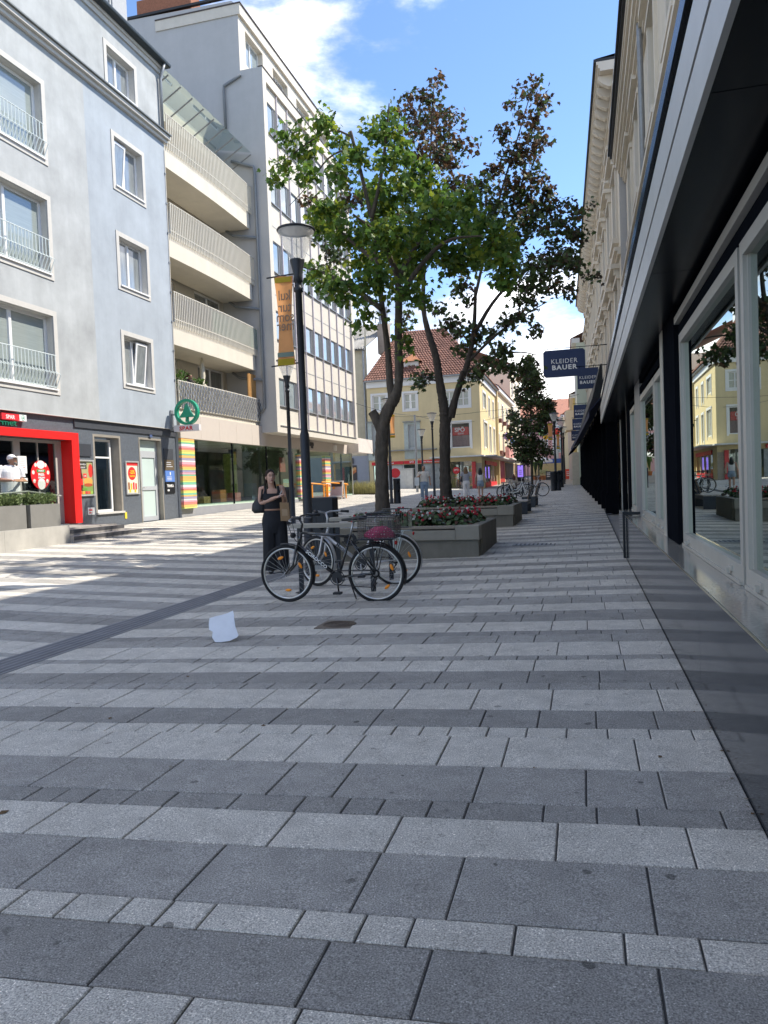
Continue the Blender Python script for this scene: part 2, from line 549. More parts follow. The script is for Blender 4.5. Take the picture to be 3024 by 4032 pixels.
# ribbed guidance strip
gs = MB()
m_rib = mat('guidance_rib', (.23, .23, .235), .75, var=.15, scale=4, bump=.1)
strip = thing('guidance_strip', (-4.77, 8, gz(-4.77, 8)), 'long dark ribbed guidance strip set into the paving slabs', 'guidance strip')
yy = [-3, 3, 6, 9, 12, 16, 19, 24, 30]
b = MB()
for i in range(len(yy)-1):
    b.quad((-5.0, yy[i], gz(-4.99, yy[i]) - .006), (-4.54, yy[i], gz(-4.54, yy[i]) - .006), (-4.54, yy[i+1], gz(-4.54, yy[i+1]) - .006), (-5.0, yy[i+1], gz(-4.99, yy[i+1]) - .006))
b.build('backing', mat('guidance_bed', (.10, .10, .105), .9), strip)
for q in range(6):
    x0 = -4.985 + q * .0745
    b = MB()
    for i in range(len(yy)-1):
        for (ya, yb) in [(yy[i], yy[i+1])]:
            pts = []
            for yq in (ya, yb):
                z = gz(-4.8, yq)
                pts.append([(x0, yq, z - .006), (x0 + .012, yq, z + .004), (x0 + .042, yq, z + .004), (x0 + .054, yq, z - .006)])
            for e in range(3):
                b.quad(pts[0][e], pts[0][e+1], pts[1][e+1], pts[1][e])
    b.build('rib', m_rib, strip)

# manhole cover
mc = thing('manhole_cover', (-2.33, 6.93, gz(-2.33, 6.93)), 'rusty square manhole cover with round lid in the paving', 'manhole')
m_iron = mat('cast_iron', (.10, .075, .055), .7, metal=.3, var=.35, scale=14, bump=.3, bscale=80)
z = gz(-2.33, 6.93) + .003
b = MB(); b.box(-2.52, 6.72, z - .02, -2.15, 7.12, z)
b.build('frame', mat('iron_frame', (.16, .13, .10), .8, var=.3, scale=12), mc)
b = MB()
for r_ in (.15, .12, .085, .05):
    b.torus((-2.33, 6.93, z + .002), r_, .009, 'Z', 28, 5, .5)
b.lathe([(.165, 0), (.165, .004)], 28, (-2.33, 6.93, z - .002))
b.build('lid', m_iron, mc)
# grating in the pavement by the shops
gt = thing('drain_grate', (-.83, 14.6, gz(-.83, 14.6)), 'long steel drain grate with slots flush in the pavement', 'grate')
z = gz(-.83, 14.6) + .004
b = MB(); b.box(-1.35, 14.42, z - .02, -.42, 14.8, z); b.build('frame', mat('grate_steel', (.22, .22, .22), .6, metal=.3, var=.2), gt)
for q in range(11):
    b = MB(); b.box(-1.30 + q*.08, 14.47, z - .005, -1.27 + q*.08, 14.75, z + .003); b.build('slot', mat('slot_dark', (.05, .05, .055), .8), gt)

# torn sheet of paper standing on its edge
pp = MB()
out_ = [(-.174, .079), (-.12, .105), (-.068, .123), (-.023, .141), (.03, .171), (.061, .114), (.068, .088), (.113, -.009), (.174, -.097), (.166, -.12), (.106, -.158), (.03, -.171), (-.03, -.171), (-.076, -.123), (-.091, -.062), (-.136, -.039), (-.159, .018)]
n_ = len(out_)
def ppt(u, v, s=1.0):
    zc = (v + .171) * .72
    return (-3.22 + u * s, 6.14 + (v + .171) * .75 + .004 * math.sin(9*u + 4*v) , gz(-3.2, 6.3) + .004 + zc + .006 * math.sin(16*u - 9*v) * (v + .171) * 4)
ring = [ppt(u*1, v*1) for u, v in out_]
mid = [ppt(u*.55, .04 + (v-.04)*.55) for u, v in out_]
cen = ppt(0, .04)
pp.add(ring + mid + [cen], [(i, (i+1) % n_, n_+(i+1) % n_, n_+i) for i in range(n_)] + [(n_+i, n_+(i+1) % n_, 2*n_) for i in range(n_)])
o = pp.build('paper_sheet', mat('paper', (.80, .83, .88), .8, var=.05, scale=9, trans=.2))
so = o.modifiers.new('thick', 'SOLIDIFY'); so.thickness = .002
tag(o, 'torn white sheet of paper lying on the paving slabs', 'paper')

# ================================================================== RIGHT SIDE: near shop with granite plinth
m_granite = mat('polished_granite', (.038, .040, .044), .09, var=.35, scale=120, spec=.22)
m_black = mat('black_lacquer', (.006, .007, .010), .25, var=.2, scale=3, spec=.10)
m_matt = mat('matt_black_steel', (.008, .009, .012), .7, var=.2, spec=0.0)
m_alu = mat('anodised_alu', (.47, .45, .40), .42, metal=.25, var=.08, scale=3)
m_fascia = mat('fascia_panel', (.52, .51, .48), .45, metal=.12, var=.05, scale=2, streak=.08)
m_dk = mat('dark_interior', (.05, .055, .055), .9, var=.3, scale=2)
m_shopglass = glass('shop_glass', (.66, .76, .72), .12, facing=1.15, gcol=(.76, .84, .79))
shop = thing('granite_shop', (.585, 6, 0), 'dark shop front with polished granite plinth and silver window frames', 'shop front')
fr = FXr(.585)
# plinth panels
ends = [-4, -1.2, 1.6, 4.4, 7.2, 10.0, 12.1, 14.1]
for i in range(len(ends)-1):
    b = MB(); a, e = ends[i] + .002, ends[i+1] - .002
    b.hexa([(.585, a, gz(.6, a) - .1), (.585, e, gz(.6, e) - .1), (.84, e, gz(.6, e) - .1), (.84, a, gz(.6, a) - .1), (.585, a, .683), (.585, e, .683), (.84, e, .683), (.84, a, .683)])
    b.build('plinth_panel', m_granite, shop)
for i in range(len(ends)-1): MB().box(.594, ends[i] + .002, .6845, .80, ends[i+1] - .002, .6905).build('sill_sheen_slab', mat('sill_sheen', (.30, .29, .26), .12, var=.25, scale=60, spec=.6), shop)  # thin slab added on the plinth top, its pale colour imitates reflected brightness
b = MB(); b.box(.583, -4, .6835, .592, 14.1, .6875); b.build('edge_trim', mat('brass_trim', (.45, .38, .25), .3, metal=.8), shop)
fw_ = FXr(.80)
def shop_window(u0_, u1_, v0_, v1_, fwid=.075):
    w = MB()
    w.fbox(fw_, u0_, u1_, v0_, v0_ + fwid + .03, 0, .06); w.fbox(fw_, u0_, u1_, v1_ - fwid, v1_, 0, .06)
    w.fbox(fw_, u0_, u0_ + fwid, v0_ + fwid + .03, v1_ - fwid, 0, .06); w.fbox(fw_, u1_ - fwid, u1_, v0_ + fwid + .03, v1_ - fwid, 0, .06)
    w.fbox(fw_, u0_ + fwid*.45, u1_ - fwid*.45, v0_ - .0, v0_ + .02, -.015, 0)
    # inner bead
    for (a, e, c, d_) in ((u0_+fwid, u0_+fwid+.02, v0_+fwid+.03, v1_-fwid), (u1_-fwid-.02, u1_-fwid, v0_+fwid+.03, v1_-fwid)):
        w.fbox(fw_, a, e, c, d_, .02, .05)
    win = w.build('window', m_alu, shop)
    MB().fbox(fw_, u0_ + fwid + .02, u1_ - fwid - .02, v0_ + fwid + .03, v1_ - fwid, .034, .042).build('pane', m_shopglass, win)
    for uu in (u0_ + .35, u1_ - .35):
        hh = MB()
        hh.fbox(fw_, uu - .05, uu + .05, v0_ + .045, v0_ + .075, -.012, 0); hh.fbox(fw_, uu - .02, uu + .02, v0_ + .03, v0_ + .06, -.03, -.012)
        hh.build('latch', m_alu, win)
    return win
for (a, e) in ((-2.6, 1.4), (1.46, 4.27), (4.33, 6.85)):
    shop_window(a, e, .692, 2.46)
for (a, e) in ((8.1, 9.25), (9.3, 11.5)):
    shop_window(a, e, .692, 2.42)
# black pillar with silver edges
b = MB(); b.box(.765, 6.88, .684, .95, 7.78, 2.68); b.build('pillar', m_matt, shop)
b = MB(); b.box(.76, 7.80, .684, .95, 8.06, 2.68); b.build('pillar_trim', m_alu, shop)
b = MB(); b.box(.80, 11.56, .684, .95, 12.6, 2.68); b.build('side_panel', mat('grey_panel', (.30, .31, .32), .4, metal=.3), shop)
shop_window(12.7, 13.9, .692, 2.42)
b = MB(); b.box(.79, 14.15, .1, 1.0, 14.9, 2.68); b.build('pillar', m_matt, shop)
b = MB(); b.box(.80, 14.95, .1, 1.0, 15.15, 2.68); b.build('pillar_trim', m_alu, shop)
# door recess beyond the plinth
b = MB(); b.box(1.35, 15.2, .1, 1.4, 22.6, 2.68); b.build('recess_wall', m_black, shop)
b = MB(); b.box(.86, 15.6, .1, .95, 15.72, 2.5); b.build('door_post', m_alu, shop)
b = MB(); b.box(.86, 17.9, .1, 1.0, 18.5, 2.68); b.build('pillar', m_matt, shop)
b = MB(); b.box(.84, 18.55, .1, .95, 18.7, 2.6); b.build('door_post', m_alu, shop)
MB().box(.90, 15.75, .15, .91, 17.85, 2.5).build('door_pane', m_shopglass, shop)
# canopy: soffit panels, two rails over the windows, fascia
for (a, e) in ((-4, -.5), (-.5, 3.05), (3.05, 5.6), (5.6, 8.3), (8.3, 11.6), (11.6, 15.2), (15.2, 20.5)):
    MB().box(.47, a + .004, 2.685, .96, e - .004, 2.70).build('soffit_panel', m_black, shop)
b = MB(); b.box(.77, -4, 2.555, .83, 7.84, 2.612); b.build('rail', m_alu, shop)
b = MB(); b.box(.805, -4, 2.465, .86, 14, 2.55); b.box(.805, -4, 2.614, .86, 14, 2.684); b.build('lintel', m_matt, shop)
for (a, e) in ((-4, 8.28), (8.3, 20.4)):
    MB().box(.45, a, 2.66, .475, e, 2.855).build('fascia_band', m_fascia, shop)
    MB().box(.45, a, 2.885, .475, e, 3.09).build('fascia_band', m_fascia, shop)
    MB().box(.463, a, 2.856, .48, e, 2.884).build('fascia_groove', mat('groove', (.05, .045, .05), .7), shop)
b = MB(); b.box(.50, -4, 3.091, 1.6, 20.4, 3.11); b.build('canopy_top', m_dk, shop)
MB().box(.49, -4, 3.115, .50, 20.4, 3.30).build('glass_strip', glass('strip_glass', (.35, .42, .47), .2), shop)
b = MB(); b.box(.47, -4, 3.302, .52, 20.4, 3.40); b.box(.56, -4, 3.112, .60, 20.4, 3.39); b.build('parapet_rail', m_black, shop)
# room behind the glass
b = MB()
b.quad((4.5, -4, .3), (4.5, 14, .3), (4.5, 14, 2.7), (4.5, -4, 2.7)); b.quad((.96, -4, .55), (4.5, -4, .55), (4.5, 14, .55), (.96, 14, .55)); b.quad((.96, -4, 2.72), (4.5, -4, 2.72), (4.5, 14, 2.72), (.96, 14, 2.72)); b.quad((.9, 14, .3), (4.5, 14, .3), (4.5, 14, 2.7), (.9, 14, 2.7)); b.quad((.9, -4, .3), (4.5, -4, .3), (4.5, -4, 2.7), (.9, -4, 2.7))
b.build('room', mat('shop_room', (.34, .38, .36), .9, var=.4, scale=.7), shop)
# black bracket in front of the plinth end
b = MB()
b.box(.545, 11.96, gz(.6, 12) + .0, .58, 12.04, .70); b.box(.545, 11.96, .701, .80, 12.04, .745)
tag(b.build('door_bracket', mat('black_steel', (.015, .016, .02), .35, metal=.4)), 'black right-angled steel bar standing against the granite plinth', 'bracket')

# ------------------------------------------------------------------ upper facade above the near shop
m_cream = mat('cream_stucco', (.70, .62, .49), .85, var=.06, scale=2, streak=.10, bump=.08, bscale=60)
m_cream2 = mat('pale_stucco', (.70, .63, .52), .85, var=.05, scale=3, streak=.06)
m_white = mat('white_paint', (.74, .73, .70), .5, var=.03)
m_pane = mat('window_glass', (.10, .12, .135), .04, var=.25, scale=.8, spec=.9, coat=1.0)
m_zinc = mat('zinc', (.28, .29, .30), .5, metal=.5, var=.2, scale=4)
m_roofblack = mat('roof_metal', (.03, .032, .035), .5, metal=.3)
def window(parent, f, u0_, u1_, v0_, v1_, d=.16, n=2, fm=None, gm=None, fwid=.06, tr=None, sill=None, name='window'):
    fm = fm or m_white; gm = gm or m_pane
    w = MB(); h = fwid
    w.fbox(f, u0_, u1_, v0_, v0_ + h, d - .04, d + .03); w.fbox(f, u0_, u1_, v1_ - h, v1_, d - .04, d + .03)
    cuts = [u0_ + (u1_ - u0_) * i / n for i in range(n + 1)]
    for i, c in enumerate(cuts):
        a = c - (0 if i == 0 else h * (.5 if i < n else 1)); e = c + (h if i == 0 else (h * .5 if i < n else 0))
        w.fbox(f, a, e, v0_ + h, v1_ - h, d - .045, d + .03)
    if tr: w.fbox(f, u0_ + h, u1_ - h, tr - .025, tr + .025, d - .035, d + .03)
    win = w.build(name, fm, parent)
    for i in range(n):
        MB().fbox(f, cuts[i] + h*.8, cuts[i+1] - h*.8, v0_ + h*.8, v1_ - h*.8, d - .01, d + .01).build('pane', gm, win)
    if sill:
        MB().fbox(f, u0_ - .06, u1_ + .06, v0_ - .07, v0_ - .002, -sill, d - .046).build('sill', fm, win)
    return win

B1 = thing('cream_house', (1.5, 10, 0), 'cream stucco house with moulded cornice above the dark shop canopy', 'building')
f1 = FXr(1.5)
wins = [(a, a + 1.15, z0, z0 + 2.1) for a in (-1, 2.2, 5.4, 8.6, 11.8, 15.0, 19.0, 22.0) for z0 in (4.6, 8.0)]
MB().wall(f1, -4, 24.9, 3.1, 10.9, wins, .25).build('wall', m_cream, B1)
for y_ in (24.9, -4): MB().quad((1.5, y_, 0), (9, y_, 0), (9, y_, 11), (1.5, y_, 11)).build('side_wall', m_cream, B1)
for w in wins:
    window(B1, f1, *w, d=.2, tr=w[3] - .6)
    s = MB()
    s.fbox(f1, w[0] - .16, w[0] - .002, w[2], w[3], -.06, 0); s.fbox(f1, w[1] + .002, w[1] + .16, w[2], w[3], -.06, 0)
    s.fbox(f1, w[0] - .22, w[1] + .22, w[3] + .002, w[3] + .12, -.09, 0); s.fbox(f1, w[0] - .28, w[1] + .28, w[3] + .3, w[3] + .42, -.2, 0)
    s.fbox(f1, w[0] - .16, w[1] + .16, w[3] + .121, w[3] + .299, -.05, 0); s.fbox(f1, w[0] - .2, w[1] + .2, w[2] - .14, w[2] - .002, -.14, 0)
    s.build('window_surround', m_cream2, B1)
def cornice(parent, f, u0_, u1_, prof, mt, name='cornice'):   # prof: list of (v0,v1,proj)
    b = MB()
    for (a, c, p) in prof:
        b.fbox(f, u0_, u1_, a, c, -p, -.001)
    return b.build(name, mt, parent)
cornice(B1, f1, -4, 24.9, [(10.3, 10.38, .06), (10.38, 10.5, .1), (10.5, 10.62, .17), (10.62, 10.72, .24), (10.72, 10.9, .3), (10.9, 11.0, .36), (11.0, 11.12, .39)], m_cream2)
cornice(B1, f1, -4, 24.9, [(7.0, 7.07, .08), (7.07, 7.18, .16), (7.18, 7.28, .24)], m_cream2, 'string_course')
b = MB()
for i in range(int(28.9 / .33)):
    b.fbox(f1, -4 + i*.33, -4 + i*.33 + .17, 6.8, 6.998, -.13, -.001)
b.build('dentil_course', m_cream2, B1)
b = MB(); b.fbox(f1, -4.2, 25.0, 11.12, 11.2, -.46, 1.0); b.fbox(f1, -4.2, 25, 11.2, 11.26, -.52, 1); b.build('gutter', m_roofblack, B1)
b = MB(); b.quad((1.04, -4.2, 11.27), (1.04, 25, 11.27), (9, 25, 12.2), (9, -4.2, 12.2)); b.build('roof', mat('dark_roof', (.12, .09, .08), .8), B1)
MB().quad((9, -4, 0), (9, 24.9, 0), (9, 24.9, 12.2), (9, -4, 12.2)).build('rear_wall', m_cream, B1)
b = MB(); b.tube([(1.36, 16.9, 11.1), (1.36, 16.9, 10.2), (1.38, 16.95, 3.4)], .06, 10); b.build('downpipe', m_zinc, B1, True)

# ------------------------------------------------------------------ next house: taller, scrolled cornice
def xr(y): return .66 - .0265 * (y - 23)
B2 = thing('ornate_house', (1.2, 40, .3), 'ornate beige house with scroll bracket cornice above the black colonnade', 'building')
f2 = FXr(1.30, -.0265, 25)
wins = []
for i in range(11):
    a = 25.9 + i * 3.1
    for z0 in (5.4, 8.9, ):
        wins.append((a, a + 1.3, z0, z0 + 2.2))
    wins.append((a + .1, a + 1.2, 12.0, 13.0))
MB().wall(f2, 25.0, 59.5, .2, 13.6, wins, .25).build('wall', m_cream, B2)
b = MB(); b.quad(f2(25, 0, 0), f2(25, 0, 9), f2(25, 14.6, 9), f2(25, 14.6, 0)); b.build('side_wall', mat('grey_plaster_gable', (.46, .45, .44), .9, var=.06), B2)
b = MB(); b.quad(f2(59.5, 0, 0), f2(59.5, 0, 9), f2(59.5, 13.6, 9), f2(59.5, 13.6, 0)); b.build('side_wall', m_cream, B2)
for w in wins:
    window(B2, f2, *w, d=.2, tr=w[3] - .55)
    s = MB()
    s.fbox(f2, w[0] - .17, w[0] - .002, w[2], w[3], -.07, 0); s.fbox(f2, w[1] + .002, w[1] + .17, w[2], w[3], -.07, 0)
    s.fbox(f2, w[0] - .26, w[1] + .26, w[3] + .002, w[3] + .14, -.12, 0)
    if w[3] < 11.5: s.fbox(f2, w[0] - .32, w[1] + .32, w[3] + .32, w[3] + .46, -.28, 0); s.fbox(f2, w[0] - .22, w[0] - .05, w[3] + .141, w[3] + .319, -.18, 0); s.fbox(f2, w[1] + .05, w[1] + .22, w[3] + .141, w[3] + .319, -.18, 0)
    s.fbox(f2, w[0] - .22, w[1] + .22, w[2] - .16, w[2] - .002, -.2, 0)
    s.build('window_surround', m_cream2, B2)
cornice(B2, f2, 25, 59.5, [(13.3, 13.42, .05), (13.42, 13.5, .12), (13.86, 13.95, .48), (13.95, 14.06, .53), (14.06, 14.15, .58)], m_cream2)
cornice(B2, f2, 25, 59.5, [(13.5, 13.86, .08)], m_cream2, 'frieze')
for i in range(46):
    u = 25.3 + i * .745
    s = MB()
    s.prism([(0, 13.52), (.12, 13.5), (.30, 13.6), (.44, 13.74), (.44, 13.855), (0, 13.855)], lambda p, v, d, u=u: f2(u + d, v, -.081 - p), 0, .2)
    s.build('bracket', m_cream2, B2)
cornice(B2, f2, 25, 59.5, [(8.2, 8.3, .1), (8.3, 8.42, .2)], m_cream2, 'string_course')
b = MB(); b.fbox(f2, 25, 59.6, 14.15, 14.24, -.66, .5); b.quad(f2(25, 14.25, -.6), f2(59.6, 14.25, -.6), f2(59.6, 15.4, 9), f2(25, 15.4, 9)); b.build('roof', m_roofblack, B2)
MB().quad(f2(25, 0, 9), f2(59.6, 0, 9), f2(59.6, 15.4, 9), f2(25, 15.4, 9)).build('rear_wall', m_cream, B2)

# ------------------------------------------------------------------ black colonnade with shop signs
KB = thing('black_colonnade', (.6, 40, .4), 'long row of black shop pilasters with dark awning along the pavement', 'shop front')
fk = FXr(.66, -.0265, 23)
m_navy = mat('navy_fabric', (.012, .017, .05), .7, var=.2)
pil = [22.8, 25.4, 28.0, 30.7, 33.5, 36.9, 40.2, 43.4, 46.2, 49.0, 52.2, 55.6]
for i, y in enumerate(pil):
    g0 = gz(.5, y)
    s = MB(); s.fbox(fk, y, y + .42, g0, g0 + .55, -.07, .3); s.fbox(fk, y + .03, y + .39, g0 + .551, g0 + .62, -.04, .3); s.fbox(fk, y + .05, y + .37, g0 + .621, 4.2, -.01, .3)
    s.build('pilaster', m_matt, KB)
    if i < len(pil) - 1:
        e = pil[i+1]
        MB().fbox(fk, y + .43, e - .01, g0 - .05, g0 + .42, .12, .5).build('base_stone', mat('base_stone', (.25, .24, .22), .7, var=.15), KB)
        s = MB(); s.fbox(fk, y + .43, y + .5, g0 + .43, 3.4, .2, .26); s.fbox(fk, e - .07, e - .01, g0 + .43, 3.4, .2, .26); s.fbox(fk, y + .43, e - .01, 3.3, 3.4, .19, .27)
        w = s.build('window', m_black, KB)
        MB().fbox(fk, y + .5, e - .07, g0 + .43, 3.3, .22, .23).build('pane', m_pane, w)
MB().fbox(fk, 22.5, 56.1, 3.42, 4.3, .02, .6).build('sign_band', m_black, KB)
fe = lambda u: 0.02 - .034 * (u - 25)
for (a, e) in ((20.6, 27), (27.1, 33.4), (33.5, 40), (40.1, 46.5)):
    s = MB()
    A = [(fe(a), a, 3.02), (fe(e), e, 3.02), (xr(e) - .02, e, 3.62), (xr(a) - .02, a, 3.62)]
    s.hexa([(x, y, z - .03) for x, y, z in A] + A)
    s.hexa([(fe(a), a, 2.86), (fe(e), e, 2.86), (fe(e) + .01, e, 2.86), (fe(a) + .01, a, 2.86), (fe(a), a, 3.03), (fe(e), e, 3.03), (fe(e) + .01, e, 3.03), (fe(a) + .01, a, 3.03)])
    s.build('awning', m_navy, KB)
for q in range(24):       # ribbed glass canopy at the far end
    u = 46.8 + q * .42
    s = MB(); s.tube([(fe(u) - .0, u, 2.9), (fe(u) + .35, u, 3.15), (xr(u), u, 3.75)], .025, 5); s.build('canopy_rib', m_black, KB)
s = MB(); s.quad((fe(46.8), 46.8, 2.93), (fe(56.5), 56.5, 2.93), (xr(56.5), 56.5, 3.78), (xr(46.8), 46.8, 3.78)); s.build('canopy_glass', glass('canopy_glass', (.75, .82, .82), .1), KB)
for q in range(30):       # slatted panel over the awning
    v = 3.75 + q * .035
    MB().fbox(fk, 24.6, 45, v, v + .018, -.30 + q*.009, .02).build('louvre', mat('louvre_dark', (.05, .052, .055), .5, metal=.3), KB)
m_navyboard = mat('navy_board', (.010, .022, .085), .35, var=.08, scale=2, spec=.5)
m_letter = mat('letter_white', (.78, .78, .76), .5, var=.02)
def kb_sign(name, x0, x1, z0, z1, y, label, big=False):
    t = thing(name, ((x0 + x1)/2, y, z0), label, 'sign', 'navy shop signs hung over the pavement')
    b = MB(); c = .09 if big else .002
    fyy = FY(y)
    b.prism([(x0 + c, z0), (x1 - c, z0), (x1, z0 + c), (x1, z1 - c), (x1 - c, z1), (x0 + c, z1), (x0, z1 - c), (x0, z0 + c)], fyy, 0, .10 if big else .04)
    b.build('board', m_navyboard, t)
    w = x1 - x0; h = z1 - z0
    for k, (tx, bo, vv_) in enumerate((('KLEIDER', .0, .50), ('BAUER', .012, .27))):
        s = (.235 if big else .20) * h
        text('lettering', tx, M3(((x0 + x1)/2, y - .006, z0 + h * (vv_ - (.0 if big else .02))), (1, 0, 0), (0, 0, 1)), s, m_letter, t, .003, 'CENTER', bo * s * 3, 1.0 if k == 0 else 1.12, 1.12 if k == 0 else 1.2)
    b = MB()
    b.tube([(x0 - .04, y + .02, z1 + .07), (xr(y) + .1, y + .02, z1 + .07)], .014, 6)
    for xx in (x0 + .12*w, x1 - .12*w): b.tube([(xx, y + .02, z1 + .07), (xx, y + .02, z1)], .008, 5)
    b.tube([(xr(y) + .1, y + .02, z1 + .07), (xr(y) + .3, y + .02, z1 + .07), (xr(y) + .9, y + .02, z1 + .07)], .02, 6)
    b.build('bracket', m_black, t)
kb_sign('hanging_sign', -1.54, .18, 5.56, 6.69, 33, 'largest navy sign with clipped corners behind the smaller hanging signs', True)
kb_sign('hanging_sign', -.14, .61, 4.54, 5.30, 29, 'square navy hanging sign overlapping the corner of the big sign')
kb_sign('hanging_sign', -.46, .28, 4.60, 5.35, 44, 'square navy hanging sign third in the row from the camera')
kb_sign('hanging_sign', -.63, .10, 4.30, 5.02, 50, 'square navy hanging sign fourth in the row, just under the third')
kb_sign('hanging_sign', -.80, -.1, 3.92, 4.63, 56, 'farthest and smallest square navy hanging sign, partly behind the awning')
# ================================================================== LEFT: blue-grey house with supermarket
m_grey = mat('grey_render', (.39, .408, .412), .92, var=.22, scale=.8, streak=.10, bump=.10, bscale=25)
m_blue = mat('blue_render', (.35, .39, .43), .92, var=.14, scale=.9, streak=.08, bump=.10, bscale=25)
m_trim = mat('stone_trim', (.52, .505, .47), .85, var=.07, scale=5)
m_slate = mat('dark_granite_cladding', (.11, .125, .145), .35, var=.35, scale=26, bump=.02, spec=.5)
m_pvc = mat('white_pvc', (.78, .78, .77), .35, var=.02)
m_blind = mat('blind_glass', (.26, .30, .29), .06, var=.12, scale=1.2, spec=.8, coat=1.0, stretch=(1, 1, 26))
m_curt = mat('curtain_glass', (.21, .23, .235), .05, var=.35, scale=2.5, spec=.8, coat=1.0, stretch=(3, 3, .6))
m_galv = mat('painted_mint_steel', (.62, .68, .67), .4, var=.04)
LX = -13.8
H0 = thing('blue_grey_house', (LX, 18, .3), 'grey and pale blue rendered house with supermarket on the ground floor', 'building')
f0 = FX(LX)
big = [(13.6, 17.75, z0, z0 + 2.0) for z0 in (10.38, 7.3, 4.22)]
big = [(u - 4.15 if False else u, e, a, c) for (u, e, a, c) in big]
bigs = []
for (z0) in (10.4, 7.32, 4.22):
    bigs += [(15.0, 17.75, z0, z0 + 1.98), (9.9, 12.65, z0, z0 + 1.98)]
top = [(15.0 - .0, 16.75, 13.95, 15.05), (10.4, 12.1, 13.95, 15.05)]
small = [(21.02, 22.55, z0, z0 + 1.52) for z0 in (10.9, 7.83, 4.77)]
tops = [(20.86, 22.34, 13.92, 15.1)]
MB().wall(f0, 8, 19.62, 3.52, 16.0, bigs + [(15.1, 16.45, 13.92, 15.1)], .32).build('wall', m_grey, H0).__setitem__('label', 'grey rendered wall panel with tall windows')
MB().wall(f0, 19.62, 24.05, 3.52, 13.42, small, .30).build('wall', m_blue, H0).__setitem__('label', 'pale blue rendered wall panel')
MB().wall(f0, 19.62, 24.05, 13.42, 16.0, tops, .30).build('wall', m_grey, H0)
for y_ in (24.05, 8): MB().quad((LX, y_, .2), (-24, y_, .2), (-24, y_, 18), (LX, y_, 16)).build('side_wall', m_grey, H0)
for w in bigs + [(15.1, 16.45, 13.92, 15.1)]:
    window(H0, f0, w[0], w[1], w[2], w[3], d=.24, n=2, fm=m_pvc, gm=m_blind, fwid=.09)
for w in small + tops:
    window(H0, f0, w[0], w[1], w[2], w[3], d=.24, n=2, fm=m_pvc, gm=m_curt, fwid=.085)
# tilted sash in two of the blue windows
for (u, e, v0_, v1_) in ((21.12, 21.75, 10.98, 12.34), (21.83, 22.46, 4.85, 6.2)):
    s = MB()
    def ft(u_, v, d, v0_=v0_): return f0(u_, v, d + .19 - (v - v0_) * .11 + .02)
    s.fbox(ft, u, e, v0_, v0_ + .07, 0, .04); s.fbox(ft, u, e, v1_ - .07, v1_, 0, .04); s.fbox(ft, u, u + .07, v0_ + .07, v1_ - .07, 0, .04); s.fbox(ft, e - .07, e, v0_ + .07, v1_ - .07, 0, .04)
    q = s.build('tilted_sash', m_pvc, H0)
    MB().fbox(ft, u + .07, e - .07, v0_ + .07, v1_ - .07, .015, .025).build('pane', m_curt, q)
for w in bigs + small + tops + [(15.1, 16.45, 13.92, 15.1)]:
    s = MB(); t_ = .145; p = .025
    s.fbox(f0, w[0] - t_, w[0] - .001, w[2] - t_, w[3] + t_, -p, .01); s.fbox(f0, w[1] + .001, w[1] + t_, w[2] - t_, w[3] + t_, -p, .01)
    s.fbox(f0, w[0], w[1], w[3] + .001, w[3] + t_, -p, .01); s.fbox(f0, w[0], w[1], w[2] - t_, w[2] - .001, -p, .01)
    # lined reveals
    s.fbox(f0, w[0] + .001, w[0] + .014, w[2], w[3], .011, .2); s.fbox(f0, w[1] - .014, w[1] - .001, w[2], w[3], .011, .2); s.fbox(f0, w[0] + .014, w[1] - .014, w[3] - .014, w[3] - .001, .011, .2)
    s.build('window_surround', m_trim, H0)
    MB().fbox(f0, w[0] - .02, w[1] + .03, w[2] - .03, w[2] + .012, -.07, .2).build('sill', m_pvc, H0)
# zig-zag balconettes
for w in bigs:
    rl = MB()
    z0, z1 = w[2] + .06, w[2] + .92
    rl.tube([f0(w[0], z1, -.02), f0(w[1] + .02, z1, -.02)], .014, 6)
    rl.tube([f0(w[0], z0, -.02), f0(w[1] + .02, z0, -.02)], .012, 6)
    rr = rl.build('balcony_rail', m_galv, H0)
    nb = 22
    for i in range(nb):
        u = w[0] + .05 + (w[1] - w[0] - .06) * i / (nb - 1)
        b = MB(); b.tube([f0(u, z1, -.02), f0(u, z0 + .42, -.02), f0(u + .05, z0 + .34, -.14), f0(u, z0, -.03)], .014, 5); b.build('bar', m_galv, rr)
# ledge, eaves, gutter, downpipe
cornice(H0, f0, 8, 24.15, [(13.45, 13.56, .10), (13.56, 13.68, .20)], m_trim, 'ledge')
cornice(H0, f0, 8, 24.15, [(13.681, 13.72, .27)], mat('ledge_cap', (.16, .17, .17), .5, metal=.4), 'ledge_cap')
cornice(H0, f0, 8, 24.1, [(15.75, 15.9, .06), (15.9, 16.0, .12)], m_trim, 'eaves_moulding')
b = MB(); b.tube([f0(8, 16.08, -.28), f0(24.15, 16.08, -.28)], .085, 10); b.fbox(f0, 8, 24.15, 16.0, 16.05, -.3, .5); b.build('gutter', mat('gutter_black', (.03, .04, .042), .4, metal=.3), H0, True)
b = MB(); b.tube([f0(23.85, 16.05, -.28), f0(23.85, 15.75, -.16), f0(23.85, 15.5, -.09), f0(23.85, 13.75, -.09)], .055, 10); b.build('downpipe', m_zinc, H0, True)
b = MB(); b.quad(f0(8, 16.12, -.3), f0(24.2, 16.12, -.3), f0(24.2, 19.5, 5), f0(8, 19.5, 5)); b.build('roof', mat('slate_roof', (.09, .095, .10), .7, var=.2, scale=6), H0)
